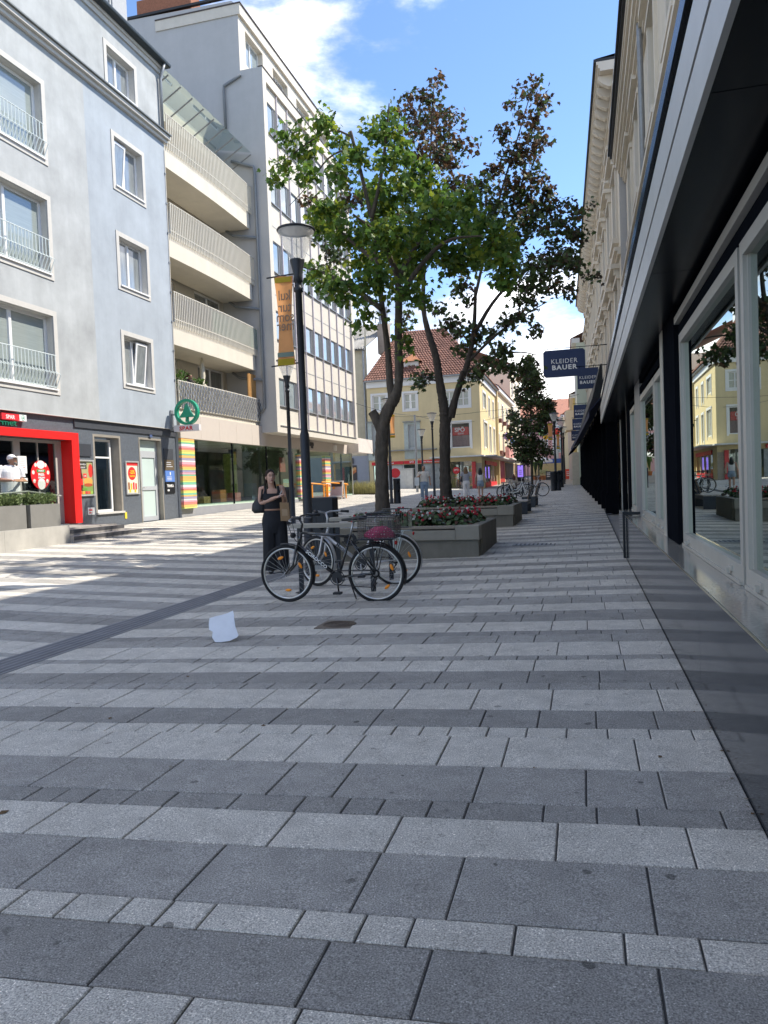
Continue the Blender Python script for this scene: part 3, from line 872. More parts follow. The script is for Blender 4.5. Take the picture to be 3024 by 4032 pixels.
# dormer on the roof
d0 = MB(); fd = FX(-15.0)
d0.wall(fd, 21.0, 24.05, 16.6, 19.2, [(21.5, 23.2, 17.3, 18.7)], .2); d0.quad(fd(24.05, 16.6, 0), fd(24.05, 16.6, 4), fd(24.05, 19.2, 4), fd(24.05, 19.2, 0)); d0.build('dormer', mat('grey_shingle', (.38, .39, .40), .8, var=.1, stretch=(1, 3, 6), scale=3), H0)
window(H0, fd, 21.5, 23.2, 17.3, 18.7, d=.1, n=2)
b = MB(); b.fbox(fd, 20.8, 24.2, 19.2, 19.35, -.35, 4); b.build('dormer_roof', m_roofblack, H0)
# thin edge cable with clips
b = MB(); b.tube([f0(24.0, 13.2, -.02), f0(24.0, 3.6, -.02)], .009, 5)
for i in range(9): b.fbox(f0, 23.97, 24.03, 4.2 + i*1.02, 4.26 + i*1.02, -.035, .0)
b.build('cable', m_zinc, H0)
# ---- ground floor
fs_ = FX(LX - .10)
holes = [(14.5, 18.26, .55, 2.87), (19.36, 20.73, .75, 3.12), (21.72, 23.08, .38, 3.14)]
MB().wall(fs_, 8, 24.05, .1, 3.52, holes, .5).build('shop_wall', m_slate, H0)
b = MB(); b.fbox(f0, 8, 24.05, 3.505, 3.52, -.012, .12); b.build('overhang_edge', m_trim, H0)
b = MB(); b.fbox(fs_, 18.52, 24.04, 3.26, 3.50, -.04, -.002); b.build('awning_box', mat('charcoal', (.055, .06, .07), .5), H0)
# red portal
m_red = mat('signal_red', (.78, .018, .016), .4, var=.04)
s = MB(); s.fbox(fs_, 8, 18.50, 2.87, 3.08, -.16, .02); s.fbox(fs_, 18.26, 18.50, .55, 2.869, -.16, .02); s.build('red_portal', m_red, H0)
s = MB(); s.fbox(fs_, 18.20, 18.259, .55, 2.869, -.158, .5); s.build('portal_reveal', m_red, H0)
# sliding door glazing
m_doorfr = mat('door_frame_beige', (.45, .42, .38), .5, var=.05)
s = MB()
for (a, e) in ((14.5, 14.7), (16.37, 16.6), (17.95, 18.2)): s.fbox(fs_, a, e, .56, 2.86, .2, .28)
s.fbox(fs_, 14.7, 16.37, 2.78, 2.86, .2, .28); s.fbox(fs_, 16.6, 17.95, 2.78, 2.86, .2, .28); s.fbox(fs_, 17.25, 17.29, .56, 2.78, .21, .27)
q = s.build('entrance_frame', m_doorfr, H0)
m_darkglass = glass('entrance_glass', (.5, .55, .58), .08)
for (a, e) in ((14.7, 16.37), (16.6, 17.25), (17.29, 17.95)): MB().fbox(fs_, a, e, .56, 2.78, .235, .245).build('pane', m_darkglass, q)
s = MB(); s.quad(fs_(8, .5, 2.5), fs_(18.3, .5, 2.5), fs_(18.3, 3, 2.5), fs_(8, 3, 2.5)); s.quad(fs_(8, .55, .3), fs_(18.3, .55, .3), fs_(18.3, .55, 2.5), fs_(8, .55, 2.5)); s.quad(fs_(18.27, .5, .3), fs_(18.27, .5, 2.5), fs_(18.27, 3, 2.5), fs_(18.27, 3, .3)); s.quad(fs_(8, 2.95, .3), fs_(18.3, 2.95, .3), fs_(18.3, 2.95, 2.5), fs_(8, 2.95, 2.5)); s.build('entrance_lobby', m_dk, H0)
# shelf blocks in the lobby
for i in range(8):
    MB().fbox(fs_, 14.3 + i*.5, 14.72 + i*.5, .6, 1.0 + .9*random.random(), 1.6, 2.2).build('shelf', mat('shelf%d' % (i % 3), [(.12, .10, .10), (.20, .05, .05), (.08, .10, .14)][i % 3], .7, var=.4, scale=8), H0)
# window bay with stone base
s = MB()
s.fbox(fs_, 19.36, 19.44, .75, 3.12, .0, .3); s.fbox(fs_, 20.65, 20.73, .75, 3.12, .0, .3); s.fbox(fs_, 19.44, 20.65, 3.05, 3.12, 0, .3); s.build('bay_lining', mat('bronze_lining', (.35, .32, .27), .5, metal=.3), H0)
window(H0, fs_, 19.5, 20.5, .80, 3.0, d=.25, n=1, fm=m_pvc, gm=glass('bay_glass', (.4, .45, .45), .1), fwid=.07, tr=2.45)
MB().fbox(fs_, 19.36, 20.73, .74, .80, -.06, .3).build('sill', m_trim, H0)
s = MB(); s.fbox(fs_, 19.36, 20.73, .2, .739, .02, .3); s.build('bay_base', mat('warm_stone', (.45, .41, .35), .8, var=.1), H0)
for i in range(12): MB().fbox(fs_, 19.66 + i*.062, 19.69 + i*.062, .42, .55, .005, .03).build('vent_slat', m_zinc, H0)
s = MB(); s.quad(fs_(19.3, .7, 1.6), fs_(20.8, .7, 1.6), fs_(20.8, 3.2, 1.6), fs_(19.3, 3.2, 1.6)); s.build('bay_back', m_dk, H0)
# entrance door
s = MB()
s.fbox(fs_, 21.72, 21.77, .38, 3.14, -.01, .45); s.fbox(fs_, 23.03, 23.08, .38, 3.14, -.01, .45); s.fbox(fs_, 21.77, 23.03, 3.08, 3.14, -.01, .45); s.build('door_lining', mat('bronze_lining', (.35, .32, .27)), H0)
m_dgr = mat('door_grey', (.42, .44, .46), .45, var=.03)
s = MB()
for (a, e, c, d_) in ((21.78, 21.90, .40, 3.07), (22.0, 22.1, .40, 2.62), (22.86, 22.96, .40, 2.62), (22.1, 22.86, .40, .55), (22.1, 22.86, 1.42, 1.55), (22.1, 22.86, 2.5, 2.62), (21.9, 22.96, 2.62, 2.72), (22.96, 23.02, .4, 3.07)): s.fbox(fs_, a, e, c, d_, .15, .22)
dd = s.build('door', m_dgr, H0)
m_frost = mat('frosted_glass', (.50, .60, .57), .35, var=.05, scale=1, spec=.5)
for (a, e, c, d_) in ((21.9, 22.0, .42, 2.62), (22.1, 22.86, .55, 1.42), (22.1, 22.86, 1.55, 2.5), (21.9, 22.96, 2.72, 3.06)): MB().fbox(fs_, a, e, c, d_, .18, .19).build('pane', m_frost, dd)
s = MB(); s.tube([fs_(22.07, 1.50, .15), fs_(22.07, 1.50, .08), fs_(22.18, 1.50, .08)], .012, 6); s.build('handle', m_alu, dd)
for i in range(3): MB().fbox(f0, 23.0 + 0*.1, 23.028, 1.75 - i*.22, 1.9 - i*.22, .25, .40).build('door_phone', mat('intercom', (.25, .26, .27), .4, metal=.4), H0)
# wall plates
for (u0_, u1_, v0_, v1_, nm, c) in ((18.62, 19.22, 2.45, 2.80, 'blank_plate', (.05, .055, .065)), (23.20, 23.78, 2.45, 2.82, 'blank_plate', (.06, .065, .075)), (23.21, 23.80, 2.08, 2.44, 'brass_plate', (.13, .10, .065)), (23.21, 23.80, 1.685, 2.07, 'blue_plate', (.11, .22, .55)), (23.20, 23.79, 1.29, 1.67, 'black_plate', (.012, .013, .015))):
    MB().fbox(fs_, u0_, u1_, v0_, v1_, -.035, -.002).build(nm, mat('plate_' + nm + str(u0_), c, .4, var=.05), H0)
def tX(name, body, u, v, size, mt, parent, x, align='LEFT', bold=0.0, ext=.002, sx=1.0):
    return text(name, body, M3((x, u, v), (0, 1, 0), (0, 0, 1)), size, mt, parent, ext, align, bold, sx)
px = LX - .10 + .037
tX('lettering', 'TRNKA', 23.27, 1.50, .13, m_letter, H0, px, bold=.004)
for (v, n_) in ((2.34, 1), (2.27, 1), (2.20, 2), (1.84, 1), (1.79, 1), (1.74, 1)):
    MB().fbox(fs_, 23.30, 23.30 + .2 + .1*n_, v, v + .02, -.038, -.035).build('print_line', mat('print_pale', (.6, .62, .66), .6), H0)
MB().fbox(fs_, 23.30, 23.42, 1.36, 1.42, -.038, -.035).build('print_line', m_letter, H0)
s = MB(); s.prism([(23.49, 1.93), (23.52, 1.90), (23.55, 1.93), (23.55, 2.0), (23.52, 2.03), (23.49, 2.0)], fs_, -.038, -.035); s.build('emblem', m_letter, H0)
# house number plate
MB().fbox(fs_, 22.32, 22.46, 3.17, 3.25, -.06, -.045).build('number_plate', mat('plate_blue', (.08, .12, .25), .4), H0)

# posters, boards, signs: things of their own
def poster_frame(u0_, u1_, v0_, v1_, label, name='poster_case'):
    t = thing(name, fs_((u0_ + u1_)/2, v0_, -.03), label, 'poster')
    s = MB(); w = .045
    s.fbox(fs_, u0_, u1_, v0_, v0_ + w, -.05, -.002); s.fbox(fs_, u0_, u1_, v1_ - w, v1_, -.05, -.002); s.fbox(fs_, u0_, u0_ + w, v0_ + w, v1_ - w, -.05, -.002); s.fbox(fs_, u1_ - w, u1_, v0_ + w, v1_ - w, -.05, -.002)
    s.build('frame', mat('case_alu', (.62, .62, .60), .35, metal=.5), t)
    return t
def flat(t, poly, col, k, f=None, d=-.02, name='print'):
    f = f or fs_
    s = MB(); s.prism(poly, f, d - .0015 * k, d + .001 - .0015 * k + .0005); return s.build(name, mat('ink_%02d%02d%02d' % tuple(int(c * 99) for c in col), col, .5, var=.03), t)
def ov(cu, cv, ru, rv, n=22): return [(cu + ru * math.cos(2*math.pi*i/n), cv + rv * math.sin(2*math.pi*i/n)) for i in range(n)]
def rc(a, e, b_, c): return [(a, b_), (e, b_), (e, c), (a, c)]
t = poster_frame(18.555, 19.29, 1.30, 2.345, 'advert in silver frame showing a bottle and a burger', 'poster_case')
flat(t, rc(18.60, 19.245, 1.345, 2.30), (.38, .36, .18), 0)
flat(t, rc(18.60, 19.245, 1.345, 1.62), (.20, .30, .08), 1)
flat(t, [(18.62, 1.45), (18.78, 1.45), (18.78, 1.85), (18.74, 2.0), (18.74, 2.08), (18.66, 2.08), (18.66, 2.0), (18.62, 1.85)], (.10, .01, .012), 2, name='bottle_print')
flat(t, rc(18.62, 18.78, 1.62, 1.80), (.65, .02, .02), 3)
flat(t, ov(19.02, 1.72, .20, .11), (.70, .35, .08), 2, name='burger_print'); flat(t, ov(19.02, 1.62, .2, .05), (.42, .08, .03), 3)
flat(t, ov(19.15, 2.03, .1, .2), (.65, .04, .03), 2); flat(t, ov(18.85, 1.50, .11, .04), (.12, .30, .04), 3)
for i in range(5): flat(t, rc(18.63 + i*.12, 18.73 + i*.12, 1.36, 1.44), [(.6, .08, .05), (.75, .35, .05), (.55, .03, .05), (.65, .10, .05), (.3, .45, .08)][i], 3)
flat(t, rc(18.63, 18.98, 2.17, 2.26), (.03, .03, .03), 2); flat(t, rc(18.68, 18.98, 2.08, 2.16), (.03, .03, .03), 2)
tX('lettering', 'IMMA WIEDA', 18.64, 2.19, .062, m_letter, t, px - .008, sx=.8); tX('lettering', "LEBERKÄS'", 18.69, 2.10, .060, m_letter, t, px - .008, sx=.8)
flat(t, rc(18.80, 18.96, 1.82, 1.95), (.72, .05, .04), 3); tX('lettering', '3,49', 18.81, 1.85, .08, m_letter, t, px - .006, sx=.8)
t = poster_frame(20.88, 21.605, 1.30, 2.355, 'red and cream discount poster in silver frame beside the glazed door', 'poster_case')
flat(t, rc(20.925, 21.56, 1.345, 2.31), (.72, .66, .52), 0); flat(t, rc(20.925, 21.56, 2.21, 2.31), (.72, .03, .03), 1)
flat(t, ov(21.24, 1.96, .22, .21), (.72, .03, .03), 1)
m_yel = mat('ink_yellow', (.85, .55, .04), .5)
tX('lettering', '-25%', 21.24, 1.95, .16, m_yel, t, px - .009, 'CENTER', .004, sx=.85); tX('lettering', 'KAFFEES', 21.24, 1.85, .075, m_yel, t, px - .009, 'CENTER', .002)
for i, c in enumerate(((.25, .08, .02), (.6, .40, .03), (.6, .03, .03), (.65, .04, .04))): flat(t, rc(21.0 + i*.13, 21.09 + i*.13, 1.45, 1.68 - .03*(i % 2)), c, 1)
for i in range(2): flat(t, rc(21.05 + i*.28, 21.15 + i*.28, 1.36, 1.46), (.75, .45, .04), 2)
s = MB(); s.fbox(fs_, 18.96, 19.26, .75, .965, -.012, -.002); s.build('wall_notice', m_letter)
tag(bpy.data.objects[-1] if False else bpy.data.objects['wall_notice'], 'small white notice with red print low on the dark wall', 'notice')
flat(bpy.data.objects['wall_notice'], rc(19.0, 19.16, .86, .92), (.7, .15, .15), 0, d=-.013); flat(bpy.data.objects['wall_notice'], rc(19.0, 19.12, .79, .83), (.7, .15, .15), 0, d=-.013)
tag(MB().fbox(fs_, 20.76, 20.86, .55, .75, -.02, -.002).build('yellow_tag', mat('tag_yellow', (.80, .60, .05), .5)), 'small yellow plate on the dark wall beside the window bay', 'plate')
# supermarket fascia sign
t = thing('fascia_sign', fs_(16.1, 3.26, -.1), 'small flat red and white supermarket sign with tree emblem above the red portal', 'sign')
b = MB(); b.fbox(fs_, 15.66, 16.27, 3.27, 3.43, -.12, -.002); b.build('red_panel', mat('spar_red', (.60, .03, .04), .4), t)
b = MB(); b.fbox(fs_, 16.27, 16.52, 3.27, 3.43, -.12, -.002); b.build('white_panel', m_letter, t)
tX('lettering', 'SPAR', 15.80, 3.30, .135, m_letter, t, px + .085, bold=.002)
m_sgreen = mat('spar_green', (.01, .27, .15), .4, var=.05)
m_sgreen_d = mat('spar_green_dark', (.008, .15, .085), .45, var=.05)
def spar_tree(f, cu, cv, s, d0, d1, parent, mt):
    b = MB()
    b.prism([(cu - .62*s, cv - .28*s), (cu + .62*s, cv - .28*s), (cu + .30*s, cv + .12*s), (cu, cv + .78*s), (cu - .30*s, cv + .12*s)], f, d0, d1)
    b.prism([(cu - .10*s, cv - .62*s), (cu + .10*s, cv - .62*s), (cu + .07*s, cv - .281*s), (cu - .07*s, cv - .281*s)], f, d0, d1)
    for sg in (-1, 1):
        pts = [(cu + sg*.34*s + .22*s*math.cos(a), cv - .34*s - abs(.16*s*math.sin(a))) for a in [math.pi*i/8 for i in range(9)]]
    return b.build('tree_emblem', mt, parent)
spar_tree(fs_, 16.395, 3.35, .055, -.124, -.121, t, m_sgreen)
s = MB()
for i in range(20):
    a0, a1 = 2*math.pi*i/20, 2*math.pi*(i+1)/20
    s.hexa([fs_(16.395 + r_*math.cos(a)*.9, 3.35 + r_*math.sin(a), d_) for d_ in (-.124, -.121) for (r_, a) in ((.058, a0), (.068, a0), (.068, a1), (.058, a1))])
s.build('ring', m_sgreen, t)
t2 = thing('script_sign', fs_(15.5, 3.05, -.2), 'green script lettering standing on top of the red portal', 'sign')
tX('lettering', 'gourmet', 15.02, 3.13, .21, m_sgreen_d, t2, LX - .10 + .12, bold=.002, ext=.02, sx=1.55)
# round supermarket sign on a bracket
t = thing('round_sign', (-13.17, 23.6, 3.4), 'round green tree emblem sign with white box below on a bracket', 'sign')
fy = FY(23.55)
cx_, cz_ = -13.17, 4.06
s = MB()
n_ = 40
for i in range(n_):
    a0, a1 = 2*math.pi*i/n_, 2*math.pi*(i+1)/n_
    q = [(cx_ + r_*math.cos(a), cz_ + r_*math.sin(a)) for (r_, a) in ((.355, a0), (.445, a0), (.445, a1), (.355, a1))]
    s.hexa([fy(u, v, -.0) for u, v in q] + [fy(u, v, .16) for u, v in q])
s.build('ring', m_sgreen, t)
spar_tree(fy, cx_, cz_ - .05, .46, .02, .14, t, m_sgreen)
s = MB()
s.prism(rc(-13.66, -12.70, 3.40, 3.62), fy, .0, .16); s.build('box', mat('lightbox_white', (.66, .62, .62), .4), t)
text('lettering', 'SPAR', M3((-13.19, 23.545, 3.44), (1, 0, 0), (0, 0, 1)), .185, mat('spar_red', (.6, .03, .04)), t, .003, 'CENTER', .006, 1.15, 1.1)
s = MB(); s.tube([(-13.17, 23.63, 3.62), (-13.17, 23.63, 3.70)], .02, 8); s.tube([(-13.8, 23.63, 4.0), (-13.6, 23.63, 4.0)], .03, 8); s.box(-13.80, 23.55, 3.45, -13.74, 23.71, 4.15); s.tube([(-13.75, 23.63, 3.55), (-13.6, 23.63, 3.55)], .03, 8); s.build('bracket', m_zinc, t)
# oval promotion sticker inside the entrance glazing
t = thing('oval_poster', fs_(17.3, 1.53, .15), 'red oval price promotion sticker with white eggs on the entrance glass', 'poster')
flat(t, ov(17.30, 1.915, .375, .385, 30), (.70, .02, .025), 0, d=.18)
flat(t, ov(17.32, 2.19, .15, .11), (.80, .78, .75), 1, d=.18); flat(t, rc(17.16, 17.48, 1.98, 2.06), (.02, .30, .06), 1, d=.18)
flat(t, ov(17.32, 1.67, .15, .15), (.80, .78, .75), 1, d=.18)
for (u, v) in ((17.12, 2.18), (17.5, 2.18), (17.02, 1.98), (17.59, 1.98), (17.05, 1.75), (17.55, 1.75)): flat(t, ov(u, v, .05, .055, 12), (.80, .72, .62), 1, d=.18)
xq = LX - .10 - .18 + .006
tX('lettering', 'MWST', 17.32, 1.995, .075, m_letter, t, xq, 'CENTER', .002); tX('lettering', 'PREIS-', 17.32, 1.89, .095, m_letter, t, xq, 'CENTER', .003); tX('lettering', 'SENKUNG!', 17.32, 1.82, .062, m_letter, t, xq, 'CENTER', .002, sx=.85)
t = MB().fbox(fs_, 16.44, 16.76, 1.95, 2.40, .15, .16).build('opening_hours', m_letter); tag(t, 'white opening hours sheet on the entrance door frame', 'notice')
for i in range(7): flat(t, rc(16.50, 16.70, 2.34 - i*.05, 2.355 - i*.05), (.35, .35, .36) if i != 5 else (.6, .1, .1), 0, d=.149)
t = MB().fbox(fs_, 16.62, 16.76, 1.70, 1.83, .15, .16).build('door_sticker', m_letter); tag(t, 'small white sticker below the opening hours sheet', 'sticker')

# ---- raised terrace with planters
m_conc = mat('pale_concrete', (.42, .405, .37), .85, var=.12, scale=3, streak=.1, bump=.1)
ter = thing('entrance_terrace', (-12.4, 15, .2), 'raised concrete terrace wall in front of the supermarket', 'terrace')
for (a, e) in ((8, 11.2), (11.205, 13.35), (13.355, 15.45)):
    MB().box(-12.1, a, .0, -11.85, e, .625).build('wall_block', m_conc, ter)
MB().box(-13.95, 8, .0, -12.101, 15.45, .56).build('landing', m_conc, ter)
MB().box(-13.95, 15.455, .0, -12.45, 18.2, .52).build('landing', mat('step_stone', (.33, .31, .28), .8, var=.2, scale=5), ter)
stp = thing('stone_steps', (-12.1, 16.8, .2), 'two low dark edged stone steps beside the terrace', 'steps')
m_step = mat('granite_step', (.30, .28, .26), .7, var=.25, scale=8)
MB().box(-12.448, 15.455, .1, -12.15, 18.1, .485).build('step', m_step, stp)
MB().box(-12.148, 15.455, .05, -11.75, 18.3, .345).build('step', m_step, stp)
for (x0, x1, e, z) in ((-12.15, -12.12, 18.1, .47), (-11.75, -11.72, 18.3, .33)):
    pass
MB().box(-11.756, 15.46, .26, -11.745, 18.3, .350).build('nosing', mat('nosing_dark', (.07, .07, .075), .7), stp)
MB().box(-12.156, 15.46, .40, -12.145, 18.1, .490).build('nosing', mat('nosing_dark', (.07, .07, .075), .7), stp)
m_box = mat('grey_planter', (.20, .195, .18), .75, var=.1, scale=4)
m_herb = mat('herb_leaf', (.14, .19, .07), .7, var=.4, scale=9, trans=.25)
def leafcloud(n, cx, cy, cz, rx, ry, rz_, s0, s1, seed=1, top=True):
    rr = random.Random(seed); b = MB()
    for i in range(n):
        p = Vector((cx + rr.uniform(-rx, rx), cy + rr.uniform(-ry, ry), cz + rz_ * (rr.random() ** .7)))
        d = Vector((rr.gauss(0, .6), rr.gauss(0, .6), abs(rr.gauss(.6, .5)))).normalized()
        w = d.orthogonal().normalized(); w = Quaternion(d, rr.uniform(0, 6.28)) @ w
        s = rr.uniform(s0, s1)
        b.add([p, p + d*s*.5 + w*s*.22, p + d*s, p + d*s*.5 - w*s*.22], [(0, 1, 2, 3)])
    return b
for i, (a, e, lab) in enumerate(((8.6, 11.2, 'grey trough planter at the far end of the terrace wall, mostly outside the picture'), (11.35, 14.21, 'grey trough planter with green herbs, cut by the picture edge'), (14.35, 15.34, 'grey trough planter with green herbs beside the terrace steps'))):
    if i == 0: continue
    t = thing('trough_planter', (-12.2, (a + e)/2, .63), lab, 'planter', 'trough planters on the terrace wall')
    b = MB(); b.box(-12.45, a, .627, -12.0, e, 1.15); b.build('trough', m_box, t)
    leafcloud(int(900*(e - a)), -12.22, (a + e)/2, 1.13, .2, (e - a)/2 - .03, .22, .05, .13, 5 + i).build('foliage', m_herb, t)
# glass balustrade and handrail
t = thing('glass_balustrade', (-12.3, 15, .63), 'frameless glass balustrade with steel handrail behind the trough planters', 'balustrade')
MB().box(-12.51, 11.4, .63, -12.50, 15.9, 1.70).build('pane', glass('rail_glass', (.86, .90, .88), .05), t)
b = MB(); b.tube([(-12.55, 11.4, 1.30), (-12.55, 14.95, 1.46), (-12.55, 16.1, 1.33)], .022, 8); b.build('handrail', m_alu, t, True)

# ================================================================== balcony house
m_off = mat('offwhite_render', (.62, .575, .48), .9, var=.05, scale=2, streak=.06, bump=.06, bscale=40)
m_offs = mat('balcony_wall', (.60, .56, .48), .9, var=.05)
m_rail = mat('rail_cream', (.62, .585, .50), .5, var=.03)
H1 = thing('balcony_house', (-13.9, 27.6, .4), 'cream house with four storeys of long railed balconies', 'building')
f1b = FX(-13.85)
back = FX(-15.35)
bw = [(26.0, 27.0, z + .35, z + 2.1) for z in (4.4, 7.45, 10.5, 13.5)] + [(28.6, 30.9, z + .35, z + 2.15) for z in (4.4, 7.45, 10.5, 13.5)]
MB().wall(back, 24.05, 31.2, 4.25, 16.4, bw, .15).build('wall', m_offs, H1)
for w in bw: window(H1, back, *w, d=.08, n=2, fm=m_pvc, gm=m_curt, fwid=.07)
b = MB(); b.quad((-13.86, 24.06, 4.2), (-15.4, 24.06, 4.2), (-15.4, 24.06, 16.6), (-13.86, 24.06, 16.6)); b.build('side_wall', m_off, H1)
b = MB(); b.fbox(f1b, 24.06, 24.16, 3.3, 15.9, -.0, .3); b.build('edge_strip', m_off, H1)
# slabs with slightly bowed fronts
def bowed(z0, z1, p=.07, ext=1.4, e=31.05):
    b = MB(); n = 10
    pr = [(24.17 + (e - 24.17) * i / n, p * math.sin(math.pi * i / n)) for i in range(n + 1)]
    for i in range(n):
        (a, pa), (c, pc) = pr[i], pr[i+1]
        b.hexa([f1b(a, z0, -pa), f1b(c, z0, -pc), f1b(c, z0, ext), f1b(a, z0, ext), f1b(a, z1, -pa), f1b(c, z1, -pc), f1b(c, z1, ext), f1b(a, z1, ext)])
    return b
for (z0, z1) in ((6.53, 7.36), (9.6, 10.42), (12.7, 13.45)): bowed(z0, z1).build('balcony_slab', m_off, H1)
bowed(4.1, 4.28, .07).build('balcony_slab', m_off, H1)
def bow(u): return .07 * math.sin(math.pi * (u - 24.17) / 6.9) if u < 31.07 else 0
for lev, z1 in enumerate((5.27, 8.38, 11.47, 14.56)):
    zb = z1 - 1.2
    rr_ = MB()
    n = 14
    rr_.tube([f1b(24.2 + 7.3*i/n, z1, -bow(24.2 + 7.3*i/n) - .05) for i in range(n + 1)], .02, 6)
    rr_.tube([f1b(24.2 + 7.3*i/n, z1 - .96, -bow(24.2 + 7.3*i/n) - .05) for i in range(n + 1)], .02, 6)
    rail = rr_.build('railing', m_rail, H1)
    nb = 62
    for i in range(nb):
        u = 24.25 + 7.2 * i / (nb - 1); p = bow(u) + .05
        b = MB(); b.fbox(f1b, u - .016, u + .016, zb if lev else z1 - 1.0, z1, -p - .02, -p + .02); b.build('baluster', m_rail, rail)
# woven grey screen on the lowest balcony
b = MB()
for i in range(62):
    u = 24.25 + 7.2 * i / 61
    for k in range(7):
        z = 4.31 + k * .135
        d_ = -.085 if (i + k) % 2 else -.03
        b.fbox(f1b, u + .012, u + .105, z, z + .125, d_ - bow(u) - .012, d_ - bow(u))
tag(b.build('woven_screen', mat('woven_grey', (.17, .18, .20), .5, var=.1, island=.3), H1), kind='stuff')
b = MB(); b.fbox(f1b, 24.5, 26.9, 7.48, 8.3, .02, .04); b.build('dark_screen', mat('dark_cloth', (.06, .06, .075), .9, var=.2), H1)
b = MB(); b.fbox(f1b, 26.92, 31.3, 7.48, 8.34, -.06, -.05); b.build('green_screen', mat('green_mesh', (.06, .17, .13), .8, var=.2, scale=4), H1)
# roof glazing over the top balcony
for i in range(9):
    u = 24.4 + i * .85
    b = MB(); b.tube([f1b(u, 15.35, .9), f1b(u, 15.95, -.15)], .03, 5); b.build('canopy_rib', m_zinc, H1)
b = MB(); b.quad(f1b(24.2, 16.35, 1.5), f1b(31.1, 16.35, 1.5), f1b(31.1, 15.98, -.2), f1b(24.2, 15.98, -.2)); b.build('canopy_glass', glass('balcony_canopy', (.72, .80, .76), .1), H1)
b = MB(); b.fbox(f1b, 24.06, 31.2, 16.4, 16.5, 1.5, 8); b.build('roof', m_zinc, H1)
MB().fbox(f1b, 24.1, 31.2, 15.2, 15.5, .95, 1.5).build('beam', m_off, H1)
# pipes from the balconies
m_pipe = mat('pipe_grey', (.20, .215, .225), .5, var=.1)
b = MB(); b.tube([(-14.6, 31.1, 15.75), (-14.1, 31.1, 15.55), (-13.56, 31.1, 15.36), (-13.53, 31.1, 15.1), (-13.53, 31.1, 4.9), (-13.7, 31.1, 4.7)], .065, 8)
for z in (12.45, 9.35, 6.25): b.tube([(-14.9, 30.9, z + .25), (-14.6, 30.95, z + .02), (-13.55, 31.08, z - .15)], .06, 8)
b.build('rain_pipe', m_pipe, H1, True)
# things on the balconies
t = thing('parasol', (-14.3, 27.0, 4.3), 'closed cream parasol standing on the lowest balcony', 'parasol')
MB().lathe([(.02, 0), (.02, 2.2)], 8, (-14.3, 27.0, 4.3)).build('pole', m_alu, t)
MB().lathe([(.10, 1.05), (.17, 1.12), (.06, 1.25), (.11, 1.5), (.09, 1.9), (.03, 2.2)], 10, (-14.3, 27.0, 4.3)).build('canopy', mat('parasol_cloth', (.66, .61, .48), .9), t, True)
t = MB()
for i in range(16): t.tube([(-13.98 + .012*(i % 2), 30.45 + i*.07, 4.5), (-13.98 + .012*(i % 2), 30.45 + i*.07, 6.33 + .02*(i % 3))], .034, 5)
tag(t.build('bamboo_screen', mat('bamboo', (.52, .29, .10), .7, var=.25, scale=4, stretch=(8, 8, .5))), 'orange bamboo screen at the end of the lowest balcony', 'screen')
for i, (y, lab) in enumerate(((24.95, 'leafy green pot plant at the corner of the lowest balcony'), (26.35, 'small green pot plant in front of the dark haired person on the balcony'))):
    t = thing('balcony_plant', (-14.1, y, 4.3), lab, 'plant', 'plants on the lowest balcony')
    MB().lathe([(.10, 0), (.14, .7)], 10, (-14.1, y, 4.3)).build('pot', m_box, t)
    leafcloud(130, -14.1, y, 5.0, .24 - .08*i, .26 - .1*i, .68 - .12*i, .10, .2, 30 + i).build('foliage', mat('pot_leaf', (.08, .15, .03), .6, var=.3, trans=.3), t)
# shop fascia under the balconies
m_fas = mat('beige_fascia', (.52, .46, .40), .7, var=.03)
for i in range(5):
    a = 24.1 + i * 1.5
    MB().fbox(f1b, a + .004, min(a + 1.5, 31.6) - .004, 3.23, 4.1, -.12, .2).build('fascia_panel', m_fas, H1)

# ================================================================== white office block
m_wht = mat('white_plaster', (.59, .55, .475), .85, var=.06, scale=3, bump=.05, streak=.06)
m_whs = mat('white_gable_shaded', (.44, .44, .435), .9, var=.05, scale=2, streak=.05)  # greyer than the front: the gable's shade is put into its colour
m_winf = mat('window_grey_frame', (.32, .32, .33), .5, metal=.3)
m_off_g = mat('office_glass', (.26, .31, .33), .05, var=.3, scale=.7, spec=.8, coat=1.0)
H2 = thing('white_office_block', (-13, 37, .6), 'white six storey office block with rows of grid windows', 'building')
f2b = FX(-13.0)
pit = (43.13 - 31.58) / 9
rowsz = [(17.1, 18.46), (14.03, 15.4), (10.98, 12.37), (8.0, 9.28), (5.03, 6.28)]
holes = [(31.58 + i*pit + .06, 31.58 + (i+1)*pit - .06, a, c) for i in range(9) for (a, c) in rowsz]
# sunk grid field: outer frame proud, field recessed .12
MB().wall(f2b, 31.2, 43.5, 3.8, 19.62, [(31.58, 43.13, 4.13, 19.15)], .12).build('frame_wall', m_wht, H2)
MB().wall(f2b, 31.58, 43.13, 4.13, 19.15, holes, .12, d=.12).build('wall', m_wht, H2)
for i in range(10):
    u = 31.58 + i * pit
    MB().fbox(f2b, u - .025, u + .025, 4.14, 19.14, .05, .119).build('mullion', mat('mullion_pink', (.55, .50, .52), .5), H2)
for (a, c) in ((16.0, 16.03), (13.0, 13.03), (9.95, 9.98), (6.95, 6.98)):
    MB().fbox(f2b, 31.6, 43.1, a, c, .113, .119).build('panel_seam', m_zinc, H2)
rr = random.Random(3)
for h in holes:
    w = window(H2, f2b, h[0], h[1], h[2], h[3], d=.20, n=1, fm=m_winf, gm=m_off_g, fwid=.05)
    if rr.random() < .9:
        MB().fbox(f2b, h[1] - .22, h[1] - .16, h[2] + .05, h[3] - .05, .15, .19).build('sash', m_winf, w)
    MB().fbox(f2b, h[0], h[1], h[2] - .04, h[2] - .002, .04, .15).build('sill', m_zinc, w)
